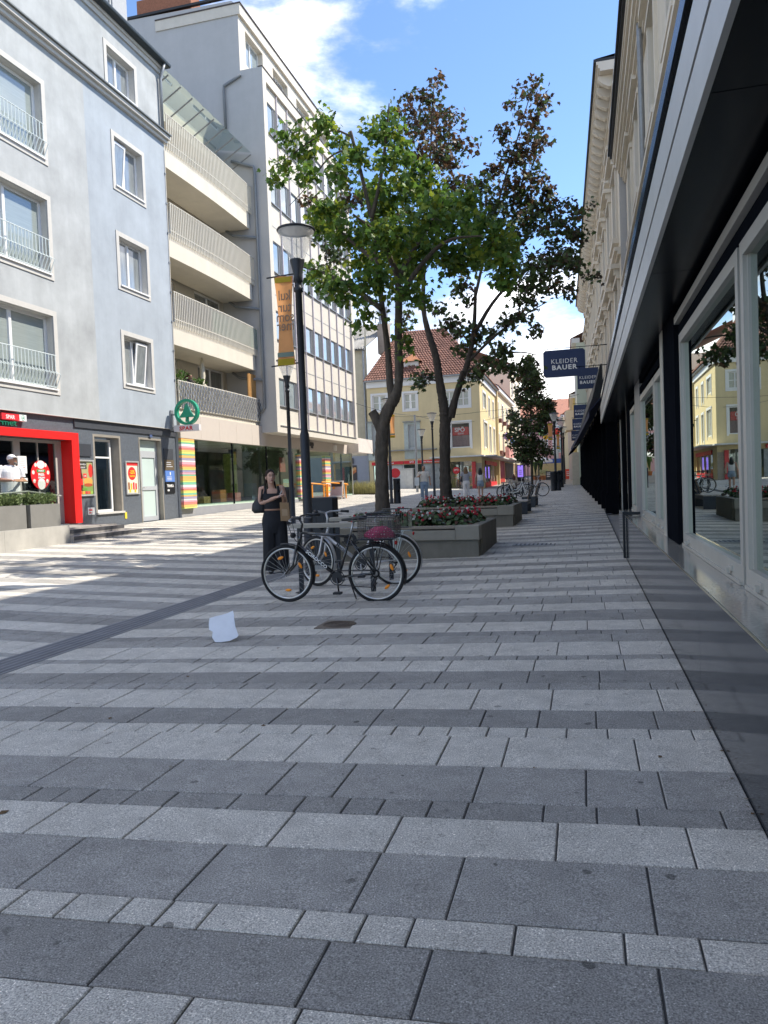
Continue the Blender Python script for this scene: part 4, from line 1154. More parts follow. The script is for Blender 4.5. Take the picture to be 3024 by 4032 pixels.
b = MB(); b.fbox(f2b, 31.56, 43.15, 4.09, 4.128, -.04, .1); b.build('drip', m_zinc, H2)
fg = lambda u, v, d=0.0: (u, 31.2 + d, v)
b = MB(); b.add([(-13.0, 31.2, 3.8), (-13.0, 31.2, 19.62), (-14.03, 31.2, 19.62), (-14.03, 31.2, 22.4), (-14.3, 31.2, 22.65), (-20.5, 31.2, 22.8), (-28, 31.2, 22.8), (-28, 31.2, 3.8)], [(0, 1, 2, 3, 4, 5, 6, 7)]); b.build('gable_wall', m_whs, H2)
b = MB(); b.quad((-13, 31.2, 3.8), (-13, 43.5, 3.8), (-15, 43.5, 3.8), (-15, 31.2, 3.8)); b.quad((-13, 43.5, 3.8), (-28, 43.5, 3.8), (-28, 43.5, 22.5), (-13, 43.5, 19.6)); b.quad((-13, 31.2, 19.62), (-13, 43.5, 19.62), (-14.1, 43.5, 19.62), (-14.1, 31.2, 19.62)); b.build('shell', m_wht, H2)
fset = FX(-14.03)
sh = [(31.9 + i*3.1, 31.9 + i*3.1 + 1.9, 20.2, 21.7) for i in range(4)]
MB().wall(fset, 31.2, 43.4, 19.62, 22.0, sh, .35).build('attic_wall', m_wht, H2)
for h in sh: window(H2, fset, *h, d=.28, n=2, fm=m_pvc, gm=m_off_g, fwid=.07)
MB().fbox(fset, 31.15, 43.6, 22.0, 22.45, -.12, 4).build('attic_roof', m_wht, H2)
MB().fbox(fset, 31.12, 43.65, 22.451, 22.50, -.17, 4).build('roof_edge', mat('roof_edge_dark', (.07, .055, .05), .6), H2)
MB().fbox(f2b, 31.18, 43.55, 19.621, 19.66, -.03, .2).build('parapet_cap', mat('roof_edge_dark', (.07, .055, .05)), H2)
b = MB(); b.box(-19.0, 31.3, 22.7, -16.3, 32.2, 23.6); b.build('brick_chimney', mat('brick_red', (.28, .12, .07), .9, var=.3, scale=14), H2)
b = MB(); b.box(-20.5, 31.15, 22.8, -14.2, 31.3, 22.9); b.build('gable_cap', m_roofblack, H2)
b = MB(); b.tube([(-13.98, 31.12, 19.38), (-14.8, 31.12, 19.05), (-14.82, 31.12, 18.8), (-14.8, 31.12, 17.2)], .06, 8); b.build('rain_pipe', m_pipe, H2, True)
# ---- striped gift shop below (runs under both houses)
SH = thing('gift_shop', (-13.9, 34.5, .6), 'glazed gift shop with brightly striped panels under the white block', 'shop front')
fsh = FX(-13.87)
m_shg = glass('giftshop_glass', (.72, .80, .76), .10)
def stripes(u0_, u1_, v0_, v1_, seed, d0, d1, f=fsh):
    rr = random.Random(seed)
    cols = [('stripe_orange', (.85, .45, .15)), ('stripe_pink', (.80, .36, .42)), ('stripe_lime', (.60, .66, .18)), ('stripe_green', (.20, .50, .33)), ('stripe_lilac', (.34, .31, .42)), ('stripe_coral', (.72, .22, .18)), ('stripe_white', (.80, .74, .70)), ('stripe_gold', (.80, .52, .16))]
    order = [0, 3, 1, 4, 2, 0, 5, 1, 6, 4, 0, 3, 2, 7, 5, 1, 6, 3, 2, 0]
    v = v0_; i = rr.randrange(20); k = 0
    while v < v1_ - .01:
        h = rr.choice((.05, .06, .07, .09)); e = min(v + h, v1_)
        nm, c = cols[order[i % 20]]; i += 1
        MB().fbox(f, u0_, u1_, v, e - .006, d0 + rr.uniform(0, .012), d1).build('plank', mat(nm, c, .45, var=.05), SH); v = e
stripes(24.14, 25.07, .72, 3.22, 1, -.14, .1)
stripes(35.72, 36.45, .78, 3.02, 2, -.10, .1)
stripes(39.62, 40.50, .78, 3.02, 3, -.10, .1)
fen = lambda u, v, d=0.0: (-13.9 - (u - 37.2) * .55, u + d, v)
stripes(36.5, 39.6, .78, 3.02, 4, .0, .05, lambda u, v, d=0.0: (-14.9 - d, u, v))
b = MB(); b.fbox(fsh, 24.1, 45.4, .2, .745, .02, .3); b.build('base', mat('grey_base', (.27, .275, .29), .7, var=.08), SH)
b = MB(); b.fbox(fsh, 25.07, 35.7, .746, .83, .05, .5); b.fbox(fsh, 40.5, 45.0, .746, .83, .05, .5); b.build('display_ledge', mat('mint_ledge', (.55, .66, .55), .5), SH)
for (a, e) in ((25.09, 28.42), (28.47, 31.87), (31.92, 35.68), (40.55, 44.9)):
    MB().fbox(fsh, a, e, .82, 3.24, .02, .03).build('pane', m_shg, SH)
for u in (28.42, 31.87): MB().fbox(fsh, u, u + .05, .76, 3.24, .0, .06).build('mullion', m_black, SH)
MB().fbox(fsh, 44.9, 44.98, .76, 3.3, .0, .08).build('mullion', m_alu, SH)
MB().box(-18, 45.0, .76, -13.9, 45.02, 3.3).build('pane', m_shg, SH)
for (a, e) in ((31.6, 35.6), (35.604, 39.6), (39.604, 44.2)):
    MB().fbox(fsh, a, e, 3.25, 3.79, .0, .3).build('fascia_panel', m_fas, SH)
MB().box(-14.4, 44.2, 3.33, -13.2, 47.4, 4.2).build('canopy_end', mat('white_board', (.66, .60, .55), .6), SH)
tX('lettering', 'pukopp', 37.0, 3.47, .46, mat('dark_letters', (.06, .06, .065), .4), SH, -13.83, ext=.03, sx=.72)
MB().fbox(fsh, 41.4, 41.62, 3.35, 3.66, -.14, -.002).build('alarm_box', m_pvc, SH)
# interior
b = MB()
b.quad(fsh(24.1, .5, 4.5), fsh(45, .5, 4.5), fsh(45, 3.3, 4.5), fsh(24.1, 3.3, 4.5)); b.quad(fsh(36.4, .5, .15), fsh(36.4, .5, 4.5), fsh(36.4, 3.3, 4.5), fsh(36.4, 3.3, .15)); b.quad(fsh(24.1, .74, .1), fsh(45, .74, .1), fsh(45, .74, 4.5), fsh(24.1, .74, 4.5)); b.quad(fsh(24.1, 3.26, .1), fsh(45, 3.26, .1), fsh(45, 3.26, 4.5), fsh(24.1, 3.26, 4.5)); b.quad(fsh(24.1, .5, .1), fsh(24.1, .5, 4.5), fsh(24.1, 3.3, 4.5), fsh(24.1, 3.3, .1)); b.quad(fsh(40.5, .5, 3), fsh(45, .5, 3), fsh(45, 3.3, 3), fsh(40.5, 3.3, 3))
b.build('room', mat('gift_room', (.46, .44, .36), .9, var=.5, scale=1), SH)
for i, (u, a, e, d_, c) in enumerate(((26.4, .83, 1.5, .9, (.45, .45, .15)), (27.4, .83, 1.1, .7, (.35, .22, .1)), (29.6, .83, 1.35, 1.1, (.40, .16, .06)), (30.6, .83, 1.2, .9, (.55, .2, .2)), (33.0, .83, 1.6, 1.2, (.12, .13, .2)), (34.4, .83, 1.25, .8, (.6, .25, .25)), (26.0, 1.3, 2.2, 2.6, (.1, .1, .16)), (32.2, 1.0, 3.0, 1.8, (.6, .55, .2)), (28.6, .9, 2.4, 3.4, (.05, .07, .16)))):
    MB().fbox(fsh, u - .25, u + .3, a, e, d_, d_ + .4).build('display_box', mat('display%d' % i, tuple(min(.8, q * 1.5) for q in c), .6, var=.3, scale=7), SH)
for (u, v, d_, r_, c) in ((26.2, 2.35, .8, .16, (.06, .35, .28)), (25.9, 1.95, .7, .17, (.55, .06, .14)), (25.65, 2.15, .75, .10, (.55, .15, .22))):
    b = MB(); b.ell(fsh(u, v, d_), (r_, r_, r_*1.15)); b.build('lantern', mat('lantern%d' % int(v*100), c, .6), SH, True)
s = MB(); s.fbox(fsh, 33.6, 34.3, 2.1, 2.8, .1, .12); s.build('shop_poster', mat('ink_coral', (.70, .16, .14), .6), SH)
s = MB(); s.fbox(fsh, 33.9, 34.7, 1.15, 1.75, .08, .1); s.build('shop_notice', mat('ink_mint', (.55, .68, .62), .6), SH)
# ramp and orange handrails
m_or = mat('orange_paint', (.85, .32, .03), .4, var=.04)
t = thing('shop_ramp', (-13.3, 38.5, .65), 'low dark ramp with bright orange handrails at the gift shop door', 'ramp')
b = MB(); b.hexa([(-13.86, 36.6, .5), (-12.75, 36.6, .5), (-12.75, 39.9, .5), (-13.86, 39.9, .5), (-13.86, 36.6, .80), (-12.75, 36.6, .78), (-12.75, 39.9, .68), (-13.86, 39.9, .80)]); b.build('ramp_slab', mat('dark_mat', (.12, .10, .09), .9), t)
for (x, a, e, z0, z1) in ((-12.9, 34.3, 37.7, 1.52, 1.40), (-12.85, 36.3, 40.65, 1.55, 1.42)):
    b = MB(); b.tube([(x, a, z0), (x, e - .1, z1), (x, e, z1 - .06)], .035, 8); b.build('handrail', m_or, t, True)
    for u in (a + (e - a)*.2, e - 1.0, e - .4 if e > 39 else e - .6):
        b = MB(); b.box(x - .03, u - .03, .5, x + .03, u + .03, z1 + .03); b.build('post', m_or, t)
# ================================================================== YELLOW CORNER HOUSE
m_yw = mat('yellow_render', (.68, .555, .32), .9, var=.05, scale=1.5, streak=.08, bump=.05)
m_rooft = mat('clay_tile', (.215, .105, .075), .8, var=.15, scale=6, island=.25)
YH = thing('yellow_corner_house', (-12, 60, .8), 'yellow corner house with red tiled roof and red banded office below', 'building')
YY = 60.0; k_ = 60/56
def zz(z): return 1.3 + (z - 1.3) * k_
def xx(x): return x * k_
fyh = FY(YY)
XR, XL_ = xx(-7.27), xx(-15.9)
hl = []
upper = [(xx(-15.45), xx(-14.4), zz(6.95), zz(8.1)), (xx(-12.98), xx(-12.05), zz(6.9), zz(8.1)), (xx(-9.95), xx(-9.1), zz(6.9), zz(8.05)), (xx(-8.95), xx(-8.05), zz(6.9), zz(8.05))]
tall = [(xx(-15.6), xx(-15.15), zz(3.5), zz(5.9)), (xx(-12.75), xx(-12.15), zz(3.95), zz(5.75))]
spo = (xx(-9.5), xx(-8.05), zz(3.82), zz(5.7))
gnd = [(xx(-15.6), xx(-10.0), .7, zz(2.75)), (xx(-9.6), xx(-8.0), .7, zz(2.8))]
MB().wall(fyh, XL_, XR, .5, zz(8.68), upper + tall + [spo] + gnd, .2).build('wall', m_yw, YH)
m_curtY = mat('net_curtain', (.42, .43, .36), .25, var=.25, scale=4, stretch=(8, 8, .4), spec=.4, coat=.5)
for w in upper:
    window(YH, fyh, *w, d=.10, n=2, fwid=.09, gm=m_curtY, tr=(w[2] + w[3])/2)
    s = MB(); t_ = .17
    s.fbox(fyh, w[0] - t_, w[0] - .001, w[2] - t_, w[3] + t_, -.03, .01); s.fbox(fyh, w[1] + .001, w[1] + t_, w[2] - t_, w[3] + t_, -.03, .01); s.fbox(fyh, w[0], w[1], w[3] + .001, w[3] + t_, -.03, .01); s.fbox(fyh, w[0], w[1], w[2] - t_, w[2] - .001, -.03, .01); s.build('window_surround', m_white, YH)
for w in tall:
    window(YH, fyh, *w, d=.1, n=1, fm=m_dgr, gm=m_off_g, fwid=.09)
    s = MB(); s.fbox(fyh, w[0] - .35, w[0] - .001, .9 + 2.4, w[3] + .2, -.06, .01); s.fbox(fyh, w[1] + .001, w[1] + .35, .9 + 2.4, w[3] + .2, -.06, .01); s.fbox(fyh, w[0], w[1], w[3] + .001, w[3] + .2, -.06, .01); s.fbox(fyh, w[0], w[1], 3.3, w[2], -.06, .01); s.build('glass_pier', mat('pale_glass_pier', (.40, .46, .44), .15, spec=.6), YH)
    MB().fbox(fyh, w[0] - .42, w[1] + .42, w[3] + .2, w[3] + .26, -.25, .01).build('pier_cap', m_zinc, YH)
window(YH, fyh, *spo, d=.08, n=1, fwid=.08, gm=glass('spo_glass', (.85, .87, .87), .02, facing=.5))
s = MB(); s.fbox(fyh, spo[0] + .1, spo[1] - .15, zz(4.75), zz(5.35), .14, .15); s.build('red_banner', mat('ink_700', (.62, .03, .035), .6, var=.05), YH)
s = MB(); s.fbox(fyh, spo[0] + .1, spo[1] - .1, zz(3.85), zz(4.74), .16, .17); s.build('curtain', mat('curtain_brown', (.30, .20, .19), .8, var=.3, scale=3, stretch=(6, 1, .3)), YH)
s = MB(); s.fbox(fyh, spo[0] - .1, spo[1] + .1, zz(3.8), zz(5.75), .6, .62); s.build('back_panel', m_dk, YH)
tY = lambda body, x, z, size, mt, par, y, al='CENTER', bo=0.0, sx=1.0: text('lettering', body, M3((x, y, z), (1, 0, 0), (0, 0, 1)), size, mt, par, .004, al, bo, sx)
tY('SPÖ', xx(-8.85), zz(5.02), .46, m_letter, YH, YY + .135, bo=.012)
for i in range(2): MB().fbox(fyh, xx(-9.0), xx(-8.55), zz(4.9 - i*.07), zz(4.93 - i*.07), .132, .138).build('print_line', m_letter, YH)
s = MB(); s.fbox(fyh, spo[0] - .15, spo[0] - .001, spo[2] - .1, spo[3] + .15, -.04, .01); s.fbox(fyh, spo[1] + .001, spo[1] + .15, spo[2] - .1, spo[3] + .15, -.04, .01); s.fbox(fyh, spo[0], spo[1], spo[3] + .001, spo[3] + .15, -.04, .01); s.build('window_surround', m_white, YH)
# thin ledge, shopfront band, canopy
MB().fbox(fyh, xx(-15.7), xx(-10.6), zz(3.80), zz(3.87), -.35, 0).build('ledge', m_zinc, YH)
m_redb = mat('party_red', (.66, .03, .04), .5)
for (a, e, txt) in ((-15.68, -13.2, 'Wiener Neustadt'), (-13.15, -11.95, 'SPÖ'), (-11.9, -10.3, 'Bezirk Wiener Neustadt')):
    q = MB().fbox(fyh, xx(a), xx(e), zz(2.80), zz(3.03), -.12, -.001).build('red_sign_band', m_redb, YH)
    tY(txt, xx((a + e)/2), zz(2.86), .2 if txt == 'SPÖ' else .15, m_letter, YH, YY - .126, bo=.004)
MB().fbox(fyh, xx(-11.0), XR + .3, zz(3.10), zz(3.2), -1.0, 0).build('canopy', mat('canopy_white', (.60, .60, .58), .6), YH)
m_spog = glass('spo_shopglass', (.62, .70, .68), .12)
for i in range(5):
    a = xx(-15.6) + i * 1.2
    q = MB().fbox(fyh, a, a + .06, .7, zz(2.75), .05, .12).build('mullion', m_winf, YH)
    MB().fbox(fyh, a + .06, a + 1.2, .75, zz(2.75), .08, .09).build('pane', m_spog, YH)
MB().fbox(fyh, xx(-9.6), xx(-8.0), .7, zz(2.8), .08, .09).build('pane', m_spog, YH)
MB().fbox(fyh, xx(-8.85), xx(-8.8), .7, zz(2.8), .05, .12).build('mullion', m_winf, YH)
s = MB(); s.quad(fyh(XL_, .6, 2), fyh(XR, .6, 2), fyh(XR, 3, 2), fyh(XL_, 3, 2)); s.build('back_wall', mat('office_back', (.30, .31, .30), .9, var=.4, scale=.8), YH)
s = MB()
for i in range(3):
    s.prism(ov(xx(-13.9) + .02*i, zz(2.15) - i*.02, .42 - i*.13, .40 - i*.12, 16), fyh, .04 - .004*i, .06 - .004*i)
s.build('rose_emblem', m_redb, YH)
MB().fbox(fyh, xx(-14.5), xx(-13.2), .75, zz(2.75), .062, .07).build('white_film', mat('white_film', (.55, .57, .56), .6), YH)
MB().fbox(fyh, xx(-11.7), xx(-10.2), .75, zz(2.72), .07, .078).build('grey_film', mat('grey_film', (.33, .36, .36), .5, var=.4, scale=2), YH)
s = MB(); s.prism(ov(xx(-9.2), zz(2.15), .28, .28, 20), fyh, .04, .06); s.build('round_sticker', m_redb, YH)
tY('SPÖ', xx(-9.2), zz(2.12), .2, m_letter, YH, YY + .03, bo=.004)
MB().fbox(fyh, xx(-8.0), xx(-7.72), .6, zz(2.75), -.15, .1).build('red_column', mat('red_brick_print', (.62, .08, .08), .7, var=.3, scale=20), YH)
for i in range(13):
    for j in range(3):
        rr = random.Random(i*7+j)
        u0_ = xx(-7.72) + .003 + j * .155 + (.0 if i % 2 else .04); 
        MB().fbox(fyh, u0_, min(u0_ + .15, XR - .002), .72 + i*.155, .72 + i*.155 + .15, -.02 - .02*rr.random(), .1).build('stone', mat('stack_stone', (.36, .31, .25), .85, var=.15, island=.2), YH)
# right side wall along the street
fsd = FX(XR, -.012, 60)
sw = [(62.0, 64.2, zz(6.9), zz(8.05)), (66.2, 67.2, zz(6.6), zz(8.0)), (69.6, 70.6, zz(6.6), zz(8.0)), (62.2, 64.6, zz(3.85), zz(5.8)), (66.3, 67.6, zz(3.6), zz(5.7)), (69.6, 70.9, zz(3.6), zz(5.7)), (62.2, 71.5, .9, zz(2.7))]
MB().wall(fsd, 60.0, 72.0, .5, zz(8.68), sw, .2).build('side_wall', m_yw, YH)
for w in sw[:6]:
    window(YH, fsd, *w, d=.1, n=2, fwid=.12, gm=m_curtY)
    s = MB(); s.fbox(fsd, w[0] - .2, w[0] - .001, w[2] - .2, w[3] + .2, -.04, .01); s.fbox(fsd, w[1] + .001, w[1] + .2, w[2] - .2, w[3] + .2, -.04, .01); s.fbox(fsd, w[0], w[1], w[3] + .001, w[3] + .2, -.04, .01); s.build('window_surround', m_white, YH)
MB().fbox(fsd, 62.2, 71.5, .9, zz(2.7), .1, .12).build('pane', m_spog, YH)
for u in (64.5, 67, 69.3): MB().fbox(fsd, u, u + .12, .8, zz(2.7), .02, .1).build('mullion', m_white, YH)
MB().fbox(fsd, 62.2, 71.5, zz(2.55), zz(2.85), -.08, -.001).build('red_sign_band', m_redb, YH)
MB().fbox(fsd, 62.2, 71.5, .75, 1.2, -.02, .1).build('red_base', m_redb, YH)
s = MB(); s.quad(fsd(61.9, .5, 1), fsd(72, .5, 1), fsd(72, 3, 1), fsd(61.9, 3, 1)); s.build('back_wall', mat('office_back', (.30, .31, .30)), YH)
MB().fbox(fsd, 60.0, 72.5, zz(3.10), zz(3.2), -1.1, -.001).build('canopy', mat('canopy_white', (.60, .60, .58)), YH)
# eaves and hipped roof with real tiles
zE = zz(8.68)
s = MB(); s.fbox(fyh, XL_, XR + .12, zE, zE + .48, -.12, .5); s.fbox(fsd, 59.9, 72, zE, zE + .48, -.12, .5); s.build('eaves_band', m_white, YH)
b = MB(); b.fbox(fyh, XL_ - .1, XR + .35, zE + .481, zE + .6, -.34, .2); b.fbox(fsd, 60.2, 72.2, zE + .481, zE + .6, -.34, .2); b.build('gutter', m_zinc, YH)
rz0 = zE + .55; rid = 14.6
A0, A1 = Vector((XL_ - .2, 59.7, rz0)), Vector((XR + .35, 59.7, rz0))
R0, R1 = Vector((XL_ + 1.6, 65.2, rid)), Vector((XR - 3.6, 65.2, rid - .0))
B1_ = Vector((XR + .25, 72.2, rz0)); R2 = Vector((XR - 3.9, 72.2, rid))
b = MB(); b.quad(A0, A1, R1, R0); b.quad(A1, B1_, R2, R1); b.build('roof', mat('roof_under', (.10, .05, .035), .9), YH)
tl = MB()
def tiles(a0, a1, r0_, r1_, nr, nc):
    nrm = (a1 - a0).cross(r0_ - a0).normalized()
    if nrm.z < 0: nrm = -nrm
    for i in range(nr):
        s0, s1 = i / nr, (i + 1.15) / nr
        L0, Rr0 = a0.lerp(r0_, s0), a1.lerp(r1_, s0)
        L1, Rr1 = a0.lerp(r0_, min(s1, 1)), a1.lerp(r1_, min(s1, 1))
        n = max(3, int(nc * (Rr0 - L0).length / (a1 - a0).length))
        off = .5 * (i % 2)
        for j in range(n):
            p = [L0.lerp(Rr0, (j + .04) / n) + nrm*.07, L0.lerp(Rr0, (j + .5) / n) + nrm*.12, L0.lerp(Rr0, (j + .96) / n) + nrm*.07, L1.lerp(Rr1, (j + .96) / n) + nrm*.02, L1.lerp(Rr1, (j + .5) / n) + nrm*.07, L1.lerp(Rr1, (j + .04) / n) + nrm*.02]
            tl.add(p, [(0, 1, 4, 5), (1, 2, 3, 4)])
            tl.add([L0.lerp(Rr0, (j + .04) / n), L0.lerp(Rr0, (j + .96) / n), p[2], p[1], p[0]], [(0, 1, 2, 3, 4)])
tiles(A0, A1, R0, R1, 22, 44)
tiles(A1, B1_, R1, R2, 20, 44)
tag(tl.build('roof_tiles', m_rooft, YH), kind='stuff')
# dormer
dx0, dx1 = xx(-13.1), xx(-11.95)
fdo = FY(60.9)
MB().wall(fdo, dx0, dx1, zz(9.35), zz(10.6), [(dx0 + .22, dx1 - .22, zz(9.55), zz(10.45))], .1).build('dormer', m_white, YH)
window(YH, fdo, dx0 + .22, dx1 - .22, zz(9.55), zz(10.45), d=.05, n=2, fwid=.08, gm=m_curtY)
b = MB(); b.quad((dx1, 60.9, zz(9.35)), (dx1, 64, zz(9.35)), (dx1, 64, zz(10.6)), (dx1, 60.9, zz(10.6))); b.quad((dx0, 60.9, zz(9.35)), (dx0, 64, zz(9.35)), (dx0, 64, zz(10.6)), (dx0, 60.9, zz(10.6))); b.build('dormer_cheek', m_yw, YH)
b = MB(); mxx = (dx0 + dx1)/2
b.add([(dx0 - .25, 60.6, zz(10.6)), (dx1 + .25, 60.6, zz(10.6)), (mxx, 61.6, zz(11.25)), (mxx, 65, zz(11.25)), (dx1 + .25, 65, zz(10.6)), (dx0 - .25, 65, zz(10.6))], [(0, 1, 2), (1, 4, 3, 2), (0, 2, 3, 5)]); b.build('dormer_roof', mat('clay_orange', (.40, .17, .08), .8, var=.2, scale=8), YH)
b = MB(); b.box(XL_ + .3, 63, 12.5, XL_ + 1.2, 64, 15.0); b.build('chimney', mat('chimney_plaster', (.33, .27, .22), .9, var=.15), YH)
for i in range(3): MB().lathe([(.1, 0), (.1, 1.5)], 10, (XL_ + .45 + i*.3, 63.5, 15.0)).build('flue', m_zinc, YH)
MB().box(XR - 3.2, 66, 13.0, XR - 2.5, 67, 15.2).build('chimney', m_white, YH)

# electricity cabinet and poles near the corner
t = thing('cable_cabinet', (-13.5, 57.9, .7), 'light grey cable cabinet with double doors in front of the office', 'cabinet')
MB().box(-13.9, 57.7, .75, -12.9, 58.2, 2.42).build('body', mat('cabinet_grey', (.52, .52, .49), .6, var=.04), t)
MB().box(-13.95, 57.65, 2.425, -12.85, 58.25, 2.50).build('top', mat('cabinet_grey', (.52, .52, .49)), t)
for x in (-13.88, -13.39): MB().box(x, 57.68, .82, x + .46, 57.699, 2.38).build('door', mat('cabinet_door', (.55, .55, .52), .6), t)

# ================================================================== old beige house behind
OH = thing('old_beige_house', (-18, 61, .9), 'old beige house with corrugated roof between the white block and the yellow house', 'building')
fo = FY(60.6)
b = MB(); b.add([fo(-24, .5, 0), fo(XL_ - .05, .5, 0), fo(XL_ - .05, 15.2, 0), fo(-17.3, 12.6, 0), fo(-24, 12.6, 0)], [(0, 1, 2, 3, 4)]); b.build('wall', mat('old_plaster', (.50, .45, .33), .9, var=.12, scale=2, streak=.15), OH)
MB().fbox(fo, -24, XL_ - .1, .4, 3.75, -.06, -.001).build('painted_base', mat('grey_blue_base', (.32, .34, .39), .8, var=.04), OH)
s = MB()
for i in range(26):
    u = -17.4 - i * .19
    s.tube([(u, 60.2, 12.5), (u - .0 + 1.2, 66, 15.6)], .085, 5, False)
s.build('corrugated_roof', mat('corrugated', (.27, .26, .24), .8, var=.3, scale=3, island=.2), OH)
b = MB(); b.tube([(-17.35, 60.45, 12.4), (-17.3, 60.45, 3.8)], .08, 8); b.tube([(-17.2, 60.42, 3.8), (-17.2, 60.42, .6)], .08, 8); b.fbox(fo, -24, -17.2, 12.45, 12.62, -.25, 0); b.build('gutter', m_zinc, OH)
t = MB().fbox(fo, -18.9, -18.3, 1.75, 3.0, -.12, -.065).build('hot_dog_poster', mat('poster_dark', (.06, .05, .05), .5)); tag(t, 'dark poster with an orange hot dog on the grey wall', 'poster')
b = MB(); b.prism([(-18.88, 2.1), (-18.32, 2.45), (-18.32, 2.75), (-18.88, 2.45)], fo, -.13, -.121); b.build('print', mat('ink_hotdog', (.55, .18, .07), .5), t)
b = MB(); b.prism([(-18.88, 2.35), (-18.32, 2.68), (-18.32, 2.82), (-18.5, 2.84), (-18.88, 2.55)], fo, -.136, -.131); b.build('print', mat('ink_bun', (.60, .34, .14), .5), t)
tag(MB().fbox(fo, -18.9, -18.55, 3.15, 3.6, -.2, -.065).build('wall_box', mat('dark_box', (.06, .06, .065), .5)), 'small dark box mounted above the hot dog poster', 'box')

# ================================================================== FAR STREET, left row
m_cy = mat('pale_yellow_render', (.72, .62, .42), .9, var=.04, streak=.05)
def row_house(name, label, f, u0_, u1_, z1, nwin, floors, wallm, roofm=None, surround=True, w=1.1, h=1.7, z0=None, boxes=False, base=None):
    H = thing(name, f((u0_ + u1_)/2, .8, 0), label, 'building')
    hs = []
    for i in range(nwin):
        c = u0_ + (u1_ - u0_) * (i + .5) / nwin
        for zf in floors: hs.append((c - w/2, c + w/2, zf, zf + h))
    MB().wall(f, u0_, u1_, 0, z1, hs, .2).build('wall', wallm, H)
    for q in hs:
        window(H, f, *q, d=.12, n=2, fwid=.09)
        if surround:
            s = MB(); s.fbox(f, q[0] - .16, q[0] - .001, q[2] - .12, q[3] + .16, -.05, .01); s.fbox(f, q[1] + .001, q[1] + .16, q[2] - .12, q[3] + .16, -.05, .01); s.fbox(f, q[0], q[1], q[3] + .001, q[3] + .16, -.05, .01); s.build('window_surround', m_white, H)
        if boxes:
            MB().fbox(f, q[0], q[1], q[2] - .1, q[2] + .25, -.4, -.06).build('window_box', mat('window_box', (.16, .07, .06), .8, var=.4, scale=6), H)
    MB().fbox(f, u0_, u1_, z1, z1 + .35, -.3, .3).build('cornice', m_white if roofm else wallm, H)
    if roofm:
        b = MB(); b.quad(f(u0_, z1 + .36, -.4), f(u1_, z1 + .36, -.4), f(u1_, z1 + 4.0, 8), f(u0_, z1 + 4.0, 8)); b.build('roof', roofm, H)
    MB().quad(f(u0_, 0, 8), f(u1_, 0, 8), f(u1_, z1 + 3, 8), f(u0_, z1 + 3, 8)).build('rear_wall', wallm, H)
    for u_ in (u0_, u1_): MB().quad(f(u_, 0, .01), f(u_, 0, 8), f(u_, z1, 8), f(u_, z1, .01)).build('side_wall', wallm, H)
    return H
fl2 = FX(-7.75, -.0, 72)
m_clay2 = mat('clay_roof', (.38, .17, .11), .8, var=.2, scale=3)
h = row_house('cream_row_house', 'cream house with flower boxes beyond the yellow corner house', FX(-7.95), 72.05, 90, 9.9, 4, (3.9, 7.0), m_cy, m_clay2, True, 1.2, 1.9, boxes=True)
MB().fbox(FX(-7.95), 73, 90, 3.25, 3.4, -1.4, 0).build('canopy', mat('canopy_white', (.6, .6, .58)), h)
MB().fbox(FX(-7.95), 72.1, 72.5, .5, 10, -.25, 0).build('pier', m_yw, h)
MB().fbox(FX(-7.95), 74, 79, 1.0, 3.2, -.05, 0).build('red_shopfront', mat('shop_red', (.45, .05, .04), .5, var=.3, scale=2), h)
MB().fbox(FX(-7.95), 75.5, 80, 3.4, 4.6, -.9, -.5).build('shop_sign', mat('sign_red_white', (.62, .30, .28), .5, var=.5, scale=2), h)
MB().fbox(FX(-7.95), 80, 89, 1.0, 3.1, -.06, 0).build('dark_shopfront', mat('shop_dark', (.10, .08, .09), .5, var=.5, scale=1), h)
h = row_house('tall_cream_house', 'taller pale cream house rising behind the row on the far street', FX(-8.1), 90.2, 104, 14.5, 3, (4.5, 8, 11.4), mat('cream_light', (.70, .63, .48), .9, var=.04), m_clay2, True, 1.3, 2.0)
MB().fbox(FX(-8.1), 91, 104, 1.2, 3.2, -.05, 0).build('shopfront', mat('shop_brown', (.30, .20, .12), .6, var=.4, scale=1), h)
# far end of the street
fpe = FY(126)
ph = row_house('pink_house', 'pink house with white windows closing the far end of the street', fpe, -14, 1.5, 10.8, 7, (5.4, ), mat('pink_render', (.62, .34, .32), .9, var=.05), m_clay2, True, 1.2, 2.2)
for i in range(7):
    c = -14 + 15.5*(i + .5)/7
    window(ph, FY(125.9), c - .6, c + .6, 8.3, 9.8, d=.02, n=2, fwid=.12)
MB().fbox(fpe, -4.6, -3.9, 1, 10.8, -.05, -.001).build('pilaster', mat('grey_stucco', (.48, .47, .45), .9), ph)
t = thing('site_hoarding', (-5, 122, 1.7), 'blue and chipboard site hoarding at the far end of the street', 'hoarding')
for i in range(6):
    MB().box(-8.2 + i*1.02, 122, 1.7, -7.2 + i*1.02, 122.06, 3.65).build('chipboard', mat('chipboard', (.44, .32, .15), .85, var=.25, scale=12), t)
    MB().box(-8.2 + i*1.02, 121.98, 3.655, -7.2 + i*1.02, 122.06, 4.35).build('blue_panel', mat('hoard_blue', (.03, .07, .25), .6), t)
